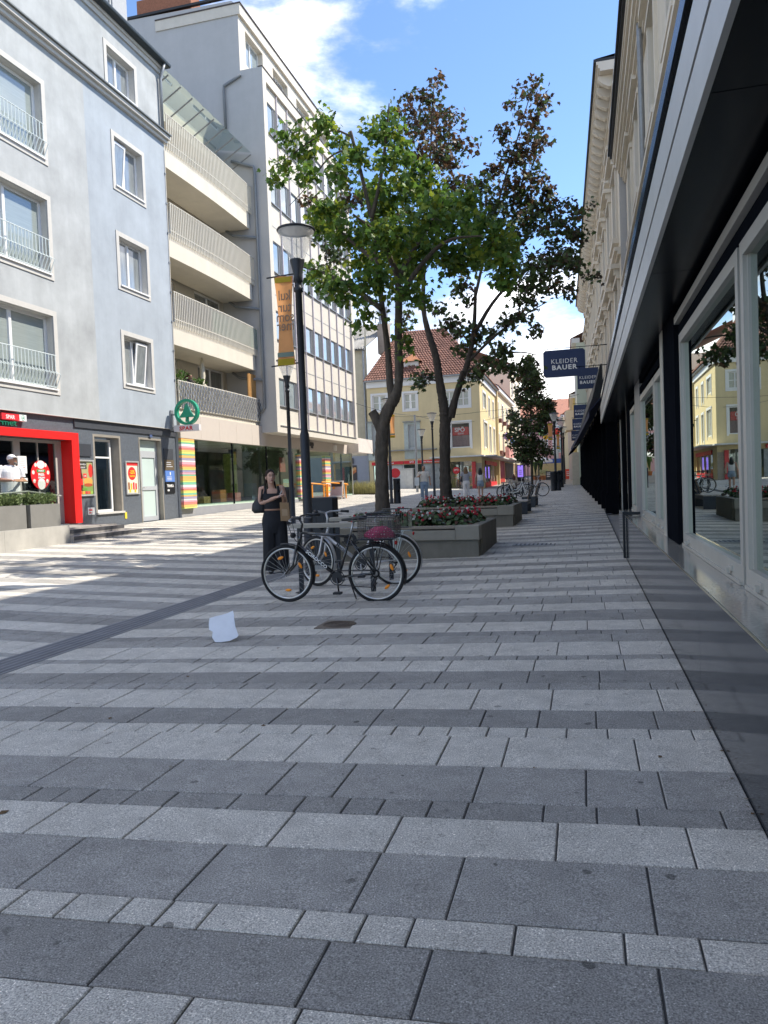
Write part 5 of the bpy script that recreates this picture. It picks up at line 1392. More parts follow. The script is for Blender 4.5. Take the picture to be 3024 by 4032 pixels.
# right row beyond the colonnade
frr = lambda X, s=-.02: FXr(X, s, 60)
h = row_house('mint_house', 'pale mint green house beyond the black colonnade', frr(-.35), 59.8, 70, 11.5, 3, (4.4, 7.8), mat('mint_render', (.58, .62, .50), .9, var=.04), m_clay2, True, 1.2, 2.1)
MB().fbox(frr(-.35), 59.8, 61.2, .5, 3.2, -.5, 0).build('stone_pier', mat('pale_pier', (.58, .53, .42), .8), h)
h = row_house('yellow_row_house', 'narrow yellow house with a bracketed bay beyond the mint house', frr(-.55), 70.2, 84, 8.4, 4, (4.3, ), mat('ochre_render', (.62, .48, .20), .9, var=.05), m_clay2, True, 1.2, 2.0)
MB().fbox(frr(-.55), 71, 74, 5.6, 7.4, -.7, 0).build('bay', m_cream2, h)
h = row_house('lavender_house', 'pale lavender gabled house with red roof on the far right row', frr(-1.3, -.01), 84.2, 112, 8.0, 7, (4.6, ), mat('lavender_render', (.55, .54, .58), .9, var=.04), m_clay2, True, 1.1, 1.8)
b = MB(); b.add([(-1.55, 84.2, 8.0), (6, 84.2, 8.0), (2.2, 84.2, 12.2)], [(0, 1, 2)]); b.build('gable', mat('lavender_render', (.55, .54, .58)), h)
h = row_house('red_roof_house', 'house with a large red hipped roof at the end of the right row', frr(-2.2, -.01), 112.2, 125, 10.0, 3, (5, ), m_cy, mat('clay_roof', (.38, .17, .11)), True)
MB().fbox(frr(-2.2, -.01), 112, 125, 10.36, 13.2, 1, 1.2).build('attic', m_clay2, h)
# small far things
m_dkmetal = mat('anthracite', (.025, .028, .034), .42, metal=.3, var=.1)
t = thing('digital_totem', (-6.4, 80, gz(-6.4, 80)), 'purple lit advertising screen totem on the far street', 'screen')
g_ = gz(-6.4, 80)
MB().bbox(-6.75, 80, g_, -6.05, 80.2, 2.85).build('housing', m_dkmetal, t)
MB().box(-6.68, 79.985, 1.55, -6.12, 79.998, 2.75).build('screen', mat('purple_screen', (.20, .13, .55), .3, emit=.5), t)
for i in range(3): MB().box(-6.55, 79.975, 2.2 - i*.2, -6.25, 79.984, 2.28 - i*.2).build('print', mat('print_lilac', (.45, .40, .75), .4), t)
for (x, y, z1, lab) in ((-7.4, 95, 4.35, 'large white cafe parasol nearest on the far terrace'), (-9.0, 103, 4.6, 'white cafe parasol behind the nearest one on the far terrace'), (-5.9, 104, 4.5, 'white cafe parasol close to the tree on the far terrace')):
    t = thing('cafe_parasol', (x, y, gz(x, y)), lab, 'parasol', 'white parasols of the far cafe')
    b = MB(); b.tube([(x, y, gz(x, y)), (x, y, z1)], .05, 8); b.build('pole', m_alu, t)
    b = MB(); n = 8
    r_ = 1.9
    ring = [(x + r_*math.cos(2*math.pi*i/n), y + r_*math.sin(2*math.pi*i/n), z1 - .75) for i in range(n)]; low = [(p[0], p[1], p[2] - .3) for p in ring]
    b.add(ring + [(x, y, z1)], [(i, (i+1) % n, n) for i in range(n)]); b.add(ring + low, [(i, i + n, (i+1) % n + n, (i+1) % n) for i in range(n)])
    b.build('canopy', mat('parasol_white', (.80, .80, .78), .8, trans=.3), t)
for (x, y, c, w, hgt, lab, nm) in ((-3.9, 88, (.04, .045, .05), .6, 1.0, 'black chalk menu board on the far street', 'menu_board'), (-1.7, 86, (.60, .07, .04), .55, 1.1, 'orange red sandwich board leaning on the far pavement', 'sandwich_board')):
    g_ = gz(x, y); t = thing(nm, (x, y, g_), lab, 'sign')
    b = MB(); b.hexa([(x - w/2, y - .25, g_), (x + w/2, y - .25, g_), (x + w/2, y - .22, g_), (x - w/2, y - .22, g_), (x - w/2, y - .03, g_ + hgt), (x + w/2, y - .03, g_ + hgt), (x + w/2, y, g_ + hgt), (x - w/2, y, g_ + hgt)]); b.build('front_board', mat(nm, c, .6, var=.1), t)
    b = MB(); b.hexa([(x - w/2, y + .22, g_), (x + w/2, y + .22, g_), (x + w/2, y + .25, g_), (x - w/2, y + .25, g_), (x - w/2, y, g_ + hgt), (x + w/2, y, g_ + hgt), (x + w/2, y + .03, g_ + hgt), (x - w/2, y + .03, g_ + hgt)]); b.build('rear_board', mat(nm, c), t)
    for i in range(3): MB().hexa([(x - w*.3, y - .21 + .05*i - .02, g_ + .35 + i*.2), (x + w*.3, y - .21 + .05*i - .02, g_ + .35 + i*.2), (x + w*.3, y - .20 + .05*i, g_ + .35 + i*.2), (x - w*.3, y - .20 + .05*i, g_ + .35 + i*.2), (x - w*.3, y - .19 + .05*i - .02, g_ + .42 + i*.2), (x + w*.3, y - .19 + .05*i - .02, g_ + .42 + i*.2), (x + w*.3, y - .18 + .05*i, g_ + .42 + i*.2), (x - w*.3, y - .18 + .05*i, g_ + .42 + i*.2)]).build('print_line', m_letter, t)
for i, (x, y, hgt, c, lab) in enumerate(((-4.5, 90, 1.0, (.10, .17, .05), 'potted plant with pale blooms beside the chalk menu board'), (-5.6, 92, 2.1, (.06, .13, .03), 'tall potted palm on the far street'), (-5.0, 93, 2.4, (.07, .12, .03), 'second tall potted palm behind the blooming pot'))):
    g_ = gz(x, y); t = thing('potted_plant', (x, y, g_), lab, 'plant', 'pots on the far street')
    MB().lathe([(.25, 0), (.36, .5)], 12, (x, y, g_)).build('pot', mat('terracotta', (.42, .17, .08), .8), t)
    if i == 0: leafcloud(160, x, y, g_ + .5, .5, .4, .6, .15, .3, 60).build('foliage', mat('pale_bloom', (.45, .48, .28), .7, trans=.3), t)
    else:
        b = MB(); rr = random.Random(70 + i)
        for k in range(26):
            a = rr.uniform(0, 6.28); l_ = rr.uniform(.7, 1.1)
            p0 = Vector((x, y, g_ + .6)); p1 = p0 + Vector((math.cos(a)*.35*l_, math.sin(a)*.35*l_, hgt*.75)); p2 = p0 + Vector((math.cos(a)*1.0*l_, math.sin(a)*1.0*l_, hgt*.6*rr.uniform(.6, 1.2)))
            w_ = Vector((-math.sin(a), math.cos(a), 0)) * .09
            b.add([p0 - w_*.2, p0 + w_*.2, p1 + w_, p1 - w_, p2], [(0, 1, 2, 3), (3, 2, 4)])
        b.build('foliage', mat('palm_leaf', (.07, .13, .03), .6, trans=.3), t)
# balloons on strings over the street
bc = [((-7.2, 75, 5.55), .36, (.42, .28, .62), 'purple'), ((-6.86, 75.3, 5.36), .26, (.85, .25, .04), 'orange'), ((-6.72, 75.1, 5.12), .26, (.10, .25, .70), 'blue'), ((-3.9, 75, 5.72), .3, (.25, .60, .30), 'green'), ((-3.55, 75.2, 5.75), .28, (.12, .45, .75), 'light blue'), ((-3.5, 75.4, 5.33), .28, (.85, .60, .10), 'yellow'), ((-2.4, 75, 5.8), .34, (.75, .08, .06), 'red'), ((-1.92, 75.2, 5.78), .2, (.75, .65, .15), 'pale yellow')]
for p, r_, c, nm in bc:
    b = MB(); b.ell(p, (r_*.9, r_*.9, r_), 14, 10); b.lathe([(.03, -r_ - .06), (.015, -r_ + .01)], 6, p)
    tag(b.build('balloon', mat('balloon_' + nm.replace(' ', '_'), c, .25, var=.02, trans=.2), smooth=True), nm + ' balloon tied to the wire over the far street', 'balloon', 'balloons over the far street')
def wire(pts, name, lab, r_=.012):
    q = []
    for i in range(len(pts) - 1):
        a, c = Vector(pts[i]), Vector(pts[i+1])
        for k in range(8):
            t_ = k/8; p = a.lerp(c, t_); p.z -= (c - a).length * .02 * 4 * t_ * (1 - t_); q.append(p)
    q.append(Vector(pts[-1]))
    b = MB(); b.tube(q, r_, 4); tag(b.build(name, m_dkmetal), lab, 'wire')
wire([(-7.8, 75, 5.6), (-.8, 75, 6.0)], 'balloon_wire', 'thin wire carrying balloons across the far street')
wire([(-15.2, 59.6, 6.8), (-7.7, 59.5, 6.7), (-.2, 58, 7.4)], 'span_wire', 'thin span wire across the street in front of the yellow house')
wire([(-13.0, 43.4, 6.2), (-10.85, 50, 5.85), (-7.75, 62, 6.2), (0, 66, 8.6)], 'catenary_wire', 'thin wire running from the white block over the street')
from mathutils import noise
# ================================================================== STREET FURNITURE
m_dkmetal = mat('anthracite', (.025, .028, .034), .42, metal=.3, var=.1)
m_clear = mat('lamp_glass', (.86, .85, .82), .08, var=.03, spec=.8, alpha=.38)
def lamp(x, y, label, hgt=5.35, banner=None, sc=1.0):
    g_ = gz(x, y)
    t = thing('street_lamp', (x, y, g_), label, 'street lamp', 'black street lamps with glass cones')
    b = MB()
    b.lathe([(.10, 0), (.10, .05), (.075, .06), (.072, 2.2), (.055, 2.25), (.053, hgt - .95), (.07, hgt - .94), (.07, hgt - .88), (.055, hgt - .87), (.055, hgt - .80), (.075, hgt - .79), (.06, hgt - .70), (.115, hgt - .47), (.115, hgt - .45)], 16, (x, y, g_))
    b.build('pole', m_dkmetal, t, True)
    MB().lathe([(.112, hgt - .46), (.285, hgt - .02)], 28, (x, y, g_), cap=False).build('glass_cone', m_clear, t, True)
    b = MB(); b.torus((x, y, g_ + hgt), .27, .03, 'Z', 32, 8, .8); b.lathe([(.0, hgt + .015), (.14, hgt + .045), (.25, hgt + .01)], 24, (x, y, g_), cap=False); b.build('reflector_ring', m_dkmetal, t, True)
    MB().lathe([(.008, hgt - .45), (.008, hgt + .02)], 6, (x, y, g_)).build('lamp_stem', m_alu, t)
    MB().lathe([(.0, hgt - .02), (.225, hgt - .012), (.225, hgt - .005), (0, hgt)], 24, (x, y, g_), cap=False).build('reflector_disc', mat('lamp_disc', (.55, .50, .42), .35, metal=.3), t)
    return t
lp = lamp(-4.2, 11.15, 'tall black street lamp with orange banner in front of the planter')
lamp(-8.55, 21.4, 'slim street lamp behind the woman with the paper bag', 4.95)
lamp(-8.43, 43.3, 'street lamp between the two tree trunks', 4.8)
lamp(-10.9, 52, 'street lamp near the cable cabinet of the party office', 4.3)
lamp(-8.78, 34.5, 'street lamp with yellow banner partly behind the green tree trunk', 4.9)
lamp(-1.66, 47.0, 'first lamp of the row on the far pavement', 4.65)
lamp(-1.45, 54.0, 'second lamp of the row on the far pavement', 4.6)
lamp(-1.55, 63.0, 'third lamp of the row on the far pavement', 4.6)
lamp(-1.75, 73.0, 'last lamp of the row on the far pavement', 4.6)
# banners
def banner(x0, x1, y, z0, z1, label, pole_x, full=True):
    t = thing('banner', ((x0 + x1)/2, y, z0), label, 'banner', 'orange summer banners on the lamps')
    nn = 12; b = MB()
    def bp(i, j):
        u = j / 6; v = i / nn
        pinch = .05 * math.sin(math.pi * v)
        return (x0 + (x1 - x0) * u + pinch * (.5 - u) * 1.6 + .0, y + .02 * math.sin(5*u + 3*v), z0 + (z1 - z0) * v)
    b.add([bp(i, j) for i in range(nn + 1) for j in range(7)], [(i*7+j, i*7+j+1, (i+1)*7+j+1, (i+1)*7+j) for i in range(nn) for j in range(6)])
    M = mat('banner_cloth', (.80, .38, .15), .8, var=.10, scale=2.2, trans=.45)
    b.build('cloth', M, t, True)
    for (a, c, mt, d_) in ((z1 - .10, z1 - .02, mat('banner_top', (.55, .42, .04), .8, trans=.4), 0), (z0 + .0, z0 + .10, mat('banner_foot', (.50, .38, .03), .8, trans=.4), 0), (z0 + .13, z0 + .2, mat('banner_teal', (.25, .33, .28), .8, trans=.4), 0)):
        MB().box(x0 + .02, y - .028, a, x1 - .02, y - .024, c).build('band', mt, t)
    MB().tube([(x0 - .12, y, z1), (pole_x, y, z1 + .02)], .012, 6).build('bracket', m_dkmetal, t)
    MB().tube([(x0 - .10, y, z0), (pole_x + .08, y, z0 + .03)], .012, 6).build('bracket', m_dkmetal, t)
    if full:
        mt = mat('banner_ink', (.36, .24, .16), .8, trans=.3)
        for (w, z) in (('kul', .78), ('tur', .65), ('som', .54), ('mer', .44)):
            text('lettering', w, M3(((x0 + x1)/2 + .02, y - .032, z0 + (z1 - z0)*(z - .05)), (-1, 0, 0), (0, 0, 1)), .22, mt, t, .0005, 'CENTER', .002, .8)
    return t
banner(-4.60, -4.29, 11.15, 3.22, 4.60, 'translucent orange banner with mirrored lettering on the nearest lamp', -4.26)
banner(-8.72, -8.45, 34.4, 3.47, 4.55, 'small yellow orange banner partly behind the green tree trunk', -8.78, False)
banner(-2.05, -1.75, 46.9, 3.6, 4.6, 'orange banner on the first lamp of the far pavement row', -1.66, False)
banner(-1.80, -1.55, 53.9, 3.3, 4.3, 'orange banner on the second lamp of the far pavement row', -1.45, False)
# bins
def bin_(x, y, label, w=.30, h=1.18, cyl=True):
    g_ = gz(x, y)
    t = thing('litter_bin', (x, y, g_), label, 'bin', 'anthracite litter bins')
    if cyl:
        MB().lathe([(.17, 0), (.17, .06), (.165, .07), (.165, h - .12), (.175, h - .11), (.175, h - .03), (.15, h)], 20, (x, y, g_)).build('body', m_dkmetal, t, True)
        for z in (h*.45, h*.8): MB().box(x + .08, y - .185, g_ + z, x + .17, y - .1, g_ + z + .12).build('slot', m_black, t)
    else:
        MB().bbox(x - w/2, y - .13, g_, x + w/2, y + .13, g_ + .07, .01).build('foot', mat('bin_foot', (.3, .3, .29), .6), t)
        MB().bbox(x - w/2, y - .14, g_ + .07, x + w/2, y + .14, g_ + h, .015).build('body', m_dkmetal, t)
    return t
bin_(-4.22, 12.0, 'black box shaped litter bin standing by the nearest lamp', .40, 1.2, False)
t = bin_(-8.75, 21.7, 'grey litter bin with dark openings behind the woman', .3, 1.15)
bin_(-8.55, 34.7, 'round dark litter bin beside the green tree trunk')
bin_(-1.80, 46.9, 'dark litter bin at the first lamp of the far pavement')
bin_(-1.52, 47.1, 'second dark litter bin at the first lamp of the far pavement')
bin_(-1.58, 53.8, 'dark litter bin at the second lamp of the far pavement')
t = thing('signal_post', (-10.9, 50, gz(-10.9, 50)), 'plain grey steel post carrying a wire in front of the office', 'post')
MB().lathe([(.09, 0), (.07, 5.2)], 10, (-10.9, 50, gz(-10.9, 50))).build('shaft', m_zinc, t)

# ------------------------------------------------------------------ planters with bench tops
m_pl = mat('planter_concrete', (.20, .185, .15), .85, var=.16, scale=3, streak=.16, bump=.15, bscale=50)
m_pl2 = mat('planter_rim', (.27, .25, .205), .8, var=.12, scale=4, bump=.1)
m_wood = mat('weathered_wood', (.26, .22, .17), .75, var=.25, scale=3, stretch=(.6, 12, 12), bump=.1)
m_earth = mat('planter_soil', (.05, .035, .025), .95, var=.4, scale=20)
m_beg = mat('begonia_leaf', (.045, .085, .025), .5, var=.4, scale=12, island=.4, spec=.4)
m_begr = mat('begonia_bronze', (.075, .035, .022), .5, var=.3, island=.4)
m_fred = mat('petal_red', (.62, .03, .06), .55, var=.15, island=.25, trans=.25)
m_fwht = mat('petal_white', (.80, .80, .76), .6, var=.05, trans=.25)
def planter(x0, x1, y0, y1, label):
    g_ = min(gz(x0, y0), gz(x1, y0)) - .05; top = max(gz(x1, y0), gz(x1, y1)) + .50
    t = thing('planter', ((x0 + x1)/2, (y0 + y1)/2, g_), label, 'planter', 'concrete planters with trees')
    b = MB(); b.box(x0 + .05, y0 + .06, g_, x1 - .03, y1 - .06, top - .24); b.build('base', m_pl, t)
    w = .32
    s = MB()
    s.bbox(x1 - .42, y0, top - .24, x1, y0 + w, top, .012); s.build('corner_block', m_pl2, t)
    s = MB(); s.bbox(x1 - .18, y0 + w + .004, g_, x1 + .002, y1, top, .012); s.build('end_wall', m_pl, t)
    s = MB(); s.bbox(x0, y0 + w + .004, g_, x0 + .18, y1, top, .012); s.build('end_wall', m_pl, t)
    s = MB(); s.bbox(x0, y0, top - .24, x0 + .42, y0 + w, top, .012); s.build('corner_block', m_pl2, t)
    s = MB(); s.box(x0 + .42, y0 + .002, top - .24, x1 - .42, y0 + w - .01, top - .07); s.build('front_beam', m_pl2, t)
    for i in range(2):
        s = MB(); s.bbox(x0 + .425, y0 + .015 + i*.145, top - .045, x1 - .425, y0 + .15 + i*.145, top - .005, .006); s.build('plank', m_wood, t)
    s = MB(); s.box(x0 + .18, y1 - .22, g_, x1 - .18, y1 - .04, top - .02); s.build('rear_wall', m_pl, t)
    s = MB(); s.box(x0 + .18, y0 + w, g_, x1 - .18, y1 - .22, top - .08); s.build('soil', m_earth, t)
    return top
def begonia(x, y, z, seed, label, group):
    rr = random.Random(seed)
    t = thing('begonia', (x, y, z), label, 'flower', group)
    lf = MB(); rd = MB(); wt = MB()
    for i in range(95):
        a = rr.uniform(0, 6.283); r_ = .26 * math.sqrt(rr.random()); hgt = .30 * (1 - (r_/.30)**2) * rr.uniform(.5, 1.05)
        p = Vector((x + r_*math.cos(a), y + r_*math.sin(a), z + hgt))
        nrm = Vector((math.cos(a)*.7 + rr.gauss(0, .35), math.sin(a)*.7 + rr.gauss(0, .35), .8)).normalized()
        w = nrm.orthogonal().normalized(); w = Quaternion(nrm, rr.uniform(0, 6.28)) @ w; v = nrm.cross(w); s = rr.uniform(.035, .06)
        lf.cur = 1 if rr.random() < .22 else 0
        lf.add([p + (w*math.cos(k) + v*math.sin(k)*.85)*s for k in [i_*math.pi/3 for i_ in range(6)]], [(0, 1, 2, 3, 4, 5)])
    for i in range(10):
        a = rr.uniform(0, 6.283); r_ = .25 * math.sqrt(rr.random()); hgt = .33 * (1 - (r_/.34)**2) * rr.uniform(.8, 1.15) + .02
        p = Vector((x + r_*math.cos(a), y + r_*math.sin(a), z + hgt))
        q = rd if rr.random() < .55 else wt
        for k in range(9):
            d = Vector((rr.gauss(0, 1), rr.gauss(0, 1), rr.gauss(.3, .8))).normalized(); w = d.orthogonal().normalized(); v = d.cross(w); s = rr.uniform(.014, .026)
            c = p + d*.018
            q.add([c + w*s, c + v*s, c - w*s, c - v*s], [(0, 1, 2, 3)])
    lf.build('foliage', [m_beg, m_begr], t); 
    if rd.v: rd.build('red_blossom', m_fred, t)
    if wt.v: wt.build('white_blossom', m_fwht, t)
PT = planter(-4.45, -1.75, 12.85, 15.42, 'front concrete planter with wooden bench edge and flowers behind the bicycles')
PT2 = planter(-4.45, -1.76, 19.5, 22.1, 'second concrete planter with wooden bench edge and flowers')
sd = 100
for (px0, px1, py0, py1, tp, lab, gr, tx, ty) in ((-4.1, -2.15, 13.4, 14.95, PT, 'red and white begonia in the front planter', 'begonias in the front planter', -3.78, 14.2), (-4.1, -2.1, 20.05, 21.7, PT2, 'red and white begonia in the second planter', 'begonias in the second planter', -3.72, 20.8)):
    for i in range(5):
        for j in range(4):
            sd += 1; rr = random.Random(sd)
            x = px0 + (px1 - px0)*i/4 + rr.uniform(-.08, .08); y = py0 + (py1 - py0)*j/3 + rr.uniform(-.08, .08)
            if math.hypot(x - tx, y - ty) < .3: continue
            begonia(x, y, tp - .08, sd, lab, gr)

# ------------------------------------------------------------------ benches
m_bwood = mat('bench_slat', (.42, .38, .33), .7, var=.2, scale=2, stretch=(12, .5, 12))
m_bdark = mat('bench_back_slat', (.16, .11, .08), .7, var=.25, scale=2, stretch=(12, .5, 12))
m_bsteel = mat('bench_steel', (.045, .052, .062), .5, metal=.2)
def bench(y0, label):
    g_ = gz(-2, y0)
    t = thing('bench', (-2.0, y0, g_), label, 'bench', 'slatted benches beyond the planters')
    for (a, e) in ((y0, y0 + .06), (y0 + 1.75, y0 + 1.81)): MB().box(-2.26, a, g_, -1.77, e, g_ + .40).build('leg', m_bsteel, t)
    MB().box(-1.83, y0 + .061, g_ + .3, -1.77, y0 + 1.749, g_ + .40).build('apron', m_bsteel, t)
    for i in range(6): MB().bbox(-2.26 + i*.083, y0, g_ + .405, -2.19 + i*.083, y0 + 1.81, g_ + .44, .006).build('slat', m_bwood, t)
    for i in range(5):
        z = g_ + .47 + i*.085; x = -1.85 + i*.03
        MB().hexa([(x, y0 + .9, z), (x + .03, y0 + .9, z), (x + .03, y0 + 1.81, z), (x, y0 + 1.81, z), (x + .025, y0 + .9, z + .075), (x + .055, y0 + .9, z + .075), (x + .055, y0 + 1.81, z + .075), (x + .025, y0 + 1.81, z + .075)]).build('back_slat', m_bdark, t)
    for yy_ in (y0 + .95, y0 + 1.72): 
        b = MB(); b.hexa([(-1.82, yy_, g_ + .4), (-1.79, yy_, g_ + .4), (-1.79, yy_ + .04, g_ + .4), (-1.82, yy_ + .04, g_ + .4), (-1.66, yy_, g_ + .9), (-1.63, yy_, g_ + .9), (-1.63, yy_ + .04, g_ + .9), (-1.66, yy_ + .04, g_ + .9)]); b.build('back_support', m_bsteel, t)
bench(24.4, 'nearer slatted bench with dark steel sides behind the planters')
bench(28.45, 'farther slatted bench with dark steel sides before the white bicycles')
# ------------------------------------------------------------------ bicycle racks
def rack(x0, x1, y, label, top=.84, posts=2):
    g_ = gz((x0 + x1)/2, y)
    t = thing('bicycle_rack', ((x0 + x1)/2, y, g_), label, 'bicycle rack', 'bicycle racks with timber rail')
    MB().bbox(x0, y - .07, top - .055, x1, y + .07, top, .008).build('rail', m_wood2, t)
    for i in range(posts):
        x = x0 + .10 + (x1 - x0 - .2) * i / (posts - 1)
        b = MB(); b.box(x - .03, y - .012, g_, x + .03, y + .012, top - .055); b.box(x - .07, y - .05, g_ - .002, x + .07, y + .05, g_ + .008); b.build('post', m_dkmetal, t)
m_wood2 = mat('rail_wood', (.33, .30, .25), .75, var=.2, scale=3, stretch=(.6, 12, 12))
rack(-3.66, -2.50, 9.12, 'timber topped bicycle rack behind the black bicycle')
rack(-3.52, -2.55, 10.25, 'timber topped bicycle rack behind the silver bicycle', .86)
rack(-4.0, -2.55, 38.0, 'long timber topped bicycle rack with the white bicycles', 1.2, 5)

# ------------------------------------------------------------------ grass bed, A-board, tree guard
t = thing('grass_bed', (-13.4, 46.2, gz(-13.4, 46)), 'strip of pale ornamental grasses beside the gift shop corner', 'grass')
b = MB(); rr = random.Random(9)
for i in range(900):
    x = rr.uniform(-14.4, -12.3); y = rr.uniform(45.7, 47.2); g_ = gz(x, y); hh = rr.uniform(.4, .95); a = rr.uniform(0, 6.28); w = .012
    tip = (x + math.cos(a)*hh*.35, y + math.sin(a)*hh*.35, g_ + hh)
    b.add([(x - w, y, g_), (x + w, y, g_), (x + math.cos(a)*hh*.1 + w, y, g_ + hh*.6), (x + math.cos(a)*hh*.1 - w, y, g_ + hh*.6), tip], [(0, 1, 2, 3), (3, 2, 4)])
tag(b.build('grasses', mat('dry_grass', (.36, .33, .14), .8, island=.4, trans=.3), t), kind='stuff')
MB().box(-14.5, 45.6, .5, -12.2, 47.3, gz(-13, 46) + .05).build('soil', m_earth, t)
t = thing('pavement_board', (-13.0, 39.2, gz(-13, 39)), 'white framed pavement board with pink poster in front of the gift shop', 'sign')
g_ = gz(-13, 39)
for sg in (-1, 1):
    b = MB(); f_ = lambda u, v, d, sg=sg: (u, 39.2 + sg*(.30 - (v - g_)*.26) + d, v)
    for (a, e, c, d_) in ((-13.35, -13.30, g_, g_ + 1.0), (-12.70, -12.65, g_, g_ + 1.0), (-13.3, -12.7, g_ + .94, g_ + 1.0), (-13.3, -12.7, g_ + .15, g_ + .2)): b.fbox(f_, a, e, c, d_, 0, .03)
    b.build('frame', m_white, t)
    if sg < 0:
        b = MB(); b.fbox(f_, -13.3, -12.7, g_ + .2, g_ + .94, .01, .02); b.build('poster', mat('poster_pink', (.52, .40, .42), .6, var=.1), t)
        b = MB(); b.fbox(f_, -13.3, -12.7, g_ + .68, g_ + .94, .004, .009); b.build('dark_header', mat('header_dark', (.06, .05, .05), .6), t)
        b = MB(); b.prism(ov(-13.15, g_ + .62, .07, .07, 14), f_, .0, .004); b.build('orange_dot', m_or, t)

# ================================================================== TREES
def leaf_shape(s):
    # five-lobed maple leaf in the xy plane, stalk at origin
    P_ = [(0, 0), (.30, -.06), (.46, .16), (.36, .30), (.52, .52), (.28, .52), (.16, .62), (0, 1.0), (-.16, .62), (-.28, .52), (-.52, .52), (-.36, .30), (-.46, .16), (-.30, -.06)]
    return [(x*s, y*s) for x, y in P_]
LF = [(0, 1, 2, 3), (0, 3, 4, 5), (0, 5, 6, 7), (0, 7, 8, 9), (0, 9, 10, 11), (0, 11, 12, 13)]
def crown(name, clusters, dens, s0, s1, mats, weights, seed, parent, depthk=1.0, ymid=0, branch=None, brm=None, hi=None):
    rr = random.Random(seed); b = MB(); tw = MB()
    for (cx, cy, cz, rx, rz_) in clusters:
        ry = (rx + rz_) * .5 * depthk
        vol = rx * rz_
        n = max(16, int(dens * vol))
        # a few twigs
        for k in range(3):
            a = rr.uniform(0, 6.28)
            e = (cx + rx*.7*math.cos(a), cy + ry*.7*rr.uniform(-1, 1), cz + rz_*.7*math.sin(a))
            tw.tube([(cx, cy, cz - rz_*.3), ((cx + e[0])/2, (cy + e[1])/2, (cz + e[2])/2 + .03), e], [.012, .008, .004], 4, False)
        nb_ = max(4, n // 5)
        cen = []
        for k in range(nb_):
            while True:
                u, v, w = rr.uniform(-1, 1), rr.uniform(-1, 1), rr.uniform(-1, 1)
                if u*u + v*v + w*w <= 1: break
            cen.append(Vector((cx + u*rx, cy + v*ry, cz + w*rz_)))
        for i in range(n):
            c = rr.choice(cen)
            p = c + Vector((rr.gauss(0, .6), rr.gauss(0, .6), rr.gauss(0, .5))) * (s1 * 1.1)
            d = Vector((rr.gauss(0, .8), rr.gauss(0, .8), rr.gauss(-.55, .45))).normalized()     # leaf axis hangs outward and down
            nrm = Vector((rr.gauss(0, .6), rr.gauss(-.15, .6), rr.gauss(.75, .4)))
            nrm = (nrm - d * nrm.dot(d))
            if nrm.length < .01: continue
            nrm.normalize(); side = d.cross(nrm)
            s = rr.uniform(s0, s1)
            q = rr.random(); acc = 0
            for mi_, w_ in enumerate(hi[1] if hi and cz > hi[0] else weights):
                acc += w_
                if q <= acc: b.cur = mi_; break
            cup = rr.uniform(-.25, .1)
            b.add([p + side*x + d*y + nrm*(cup*abs(x)*1.2 - .12*y*y/s) for x, y in leaf_shape(s)], LF)
    o = b.build('crown', mats, parent)
    tag(tw.build('twigs', brm, parent), kind='stuff')
    return o
def limbs(specs, mt, parent, name='trunk', seed=1):
    for k, (pts, r) in enumerate(specs):
        # smooth the polyline
        q = [Vector(p) for p in pts]; R_ = list(r)
        for _ in range(4 if k == 0 else 2):
            nq, nr = [q[0]], [R_[0]]
            for i in range(len(q) - 1):
                nq += [q[i].lerp(q[i+1], .25), q[i].lerp(q[i+1], .75)]; nr += [R_[i]*.75 + R_[i+1]*.25, R_[i]*.25 + R_[i+1]*.75]
            nq.append(q[-1]); nr.append(R_[-1]); q, R_ = nq, nr
        rr = random.Random(seed*31 + k)
        R_ = [x * rr.uniform(.95, 1.06) for x in R_]
        b = MB(); nn_ = 24 if k == 0 else (12 if r[0] > .07 else 7)
        if k == 0: R_ = [x * (1 + .05 * noise.noise(Vector((0, 0, i * .13 + seed)))) for i, x in enumerate(R_)]
        b.tube(q, R_, nn_)
        if k == 0:
            for i in range(len(q) * nn_):
                v = Vector(b.v[i]); c = q[i // nn_]; d = v - c
                a = noise.noise(Vector((v.x * 16, v.y * 16, v.z * 2.6))) + .5 * noise.noise(Vector((v.x * 40, v.y * 40, v.z * 7)))
                b.v[i] = tuple(v + d * (.10 * a))
        b.build('trunk' if k == 0 else 'limb', mt, parent, True)
m_bark = mat('maple_bark', (.085, .070, .055), .95, var=.55, scale=14, bump=1.0, bscale=28, stretch=(1, 1, .3))
m_bark2 = mat('dark_bark', (.060, .050, .042), .95, var=.55, scale=14, bump=1.0, bscale=28, stretch=(1, 1, .3))
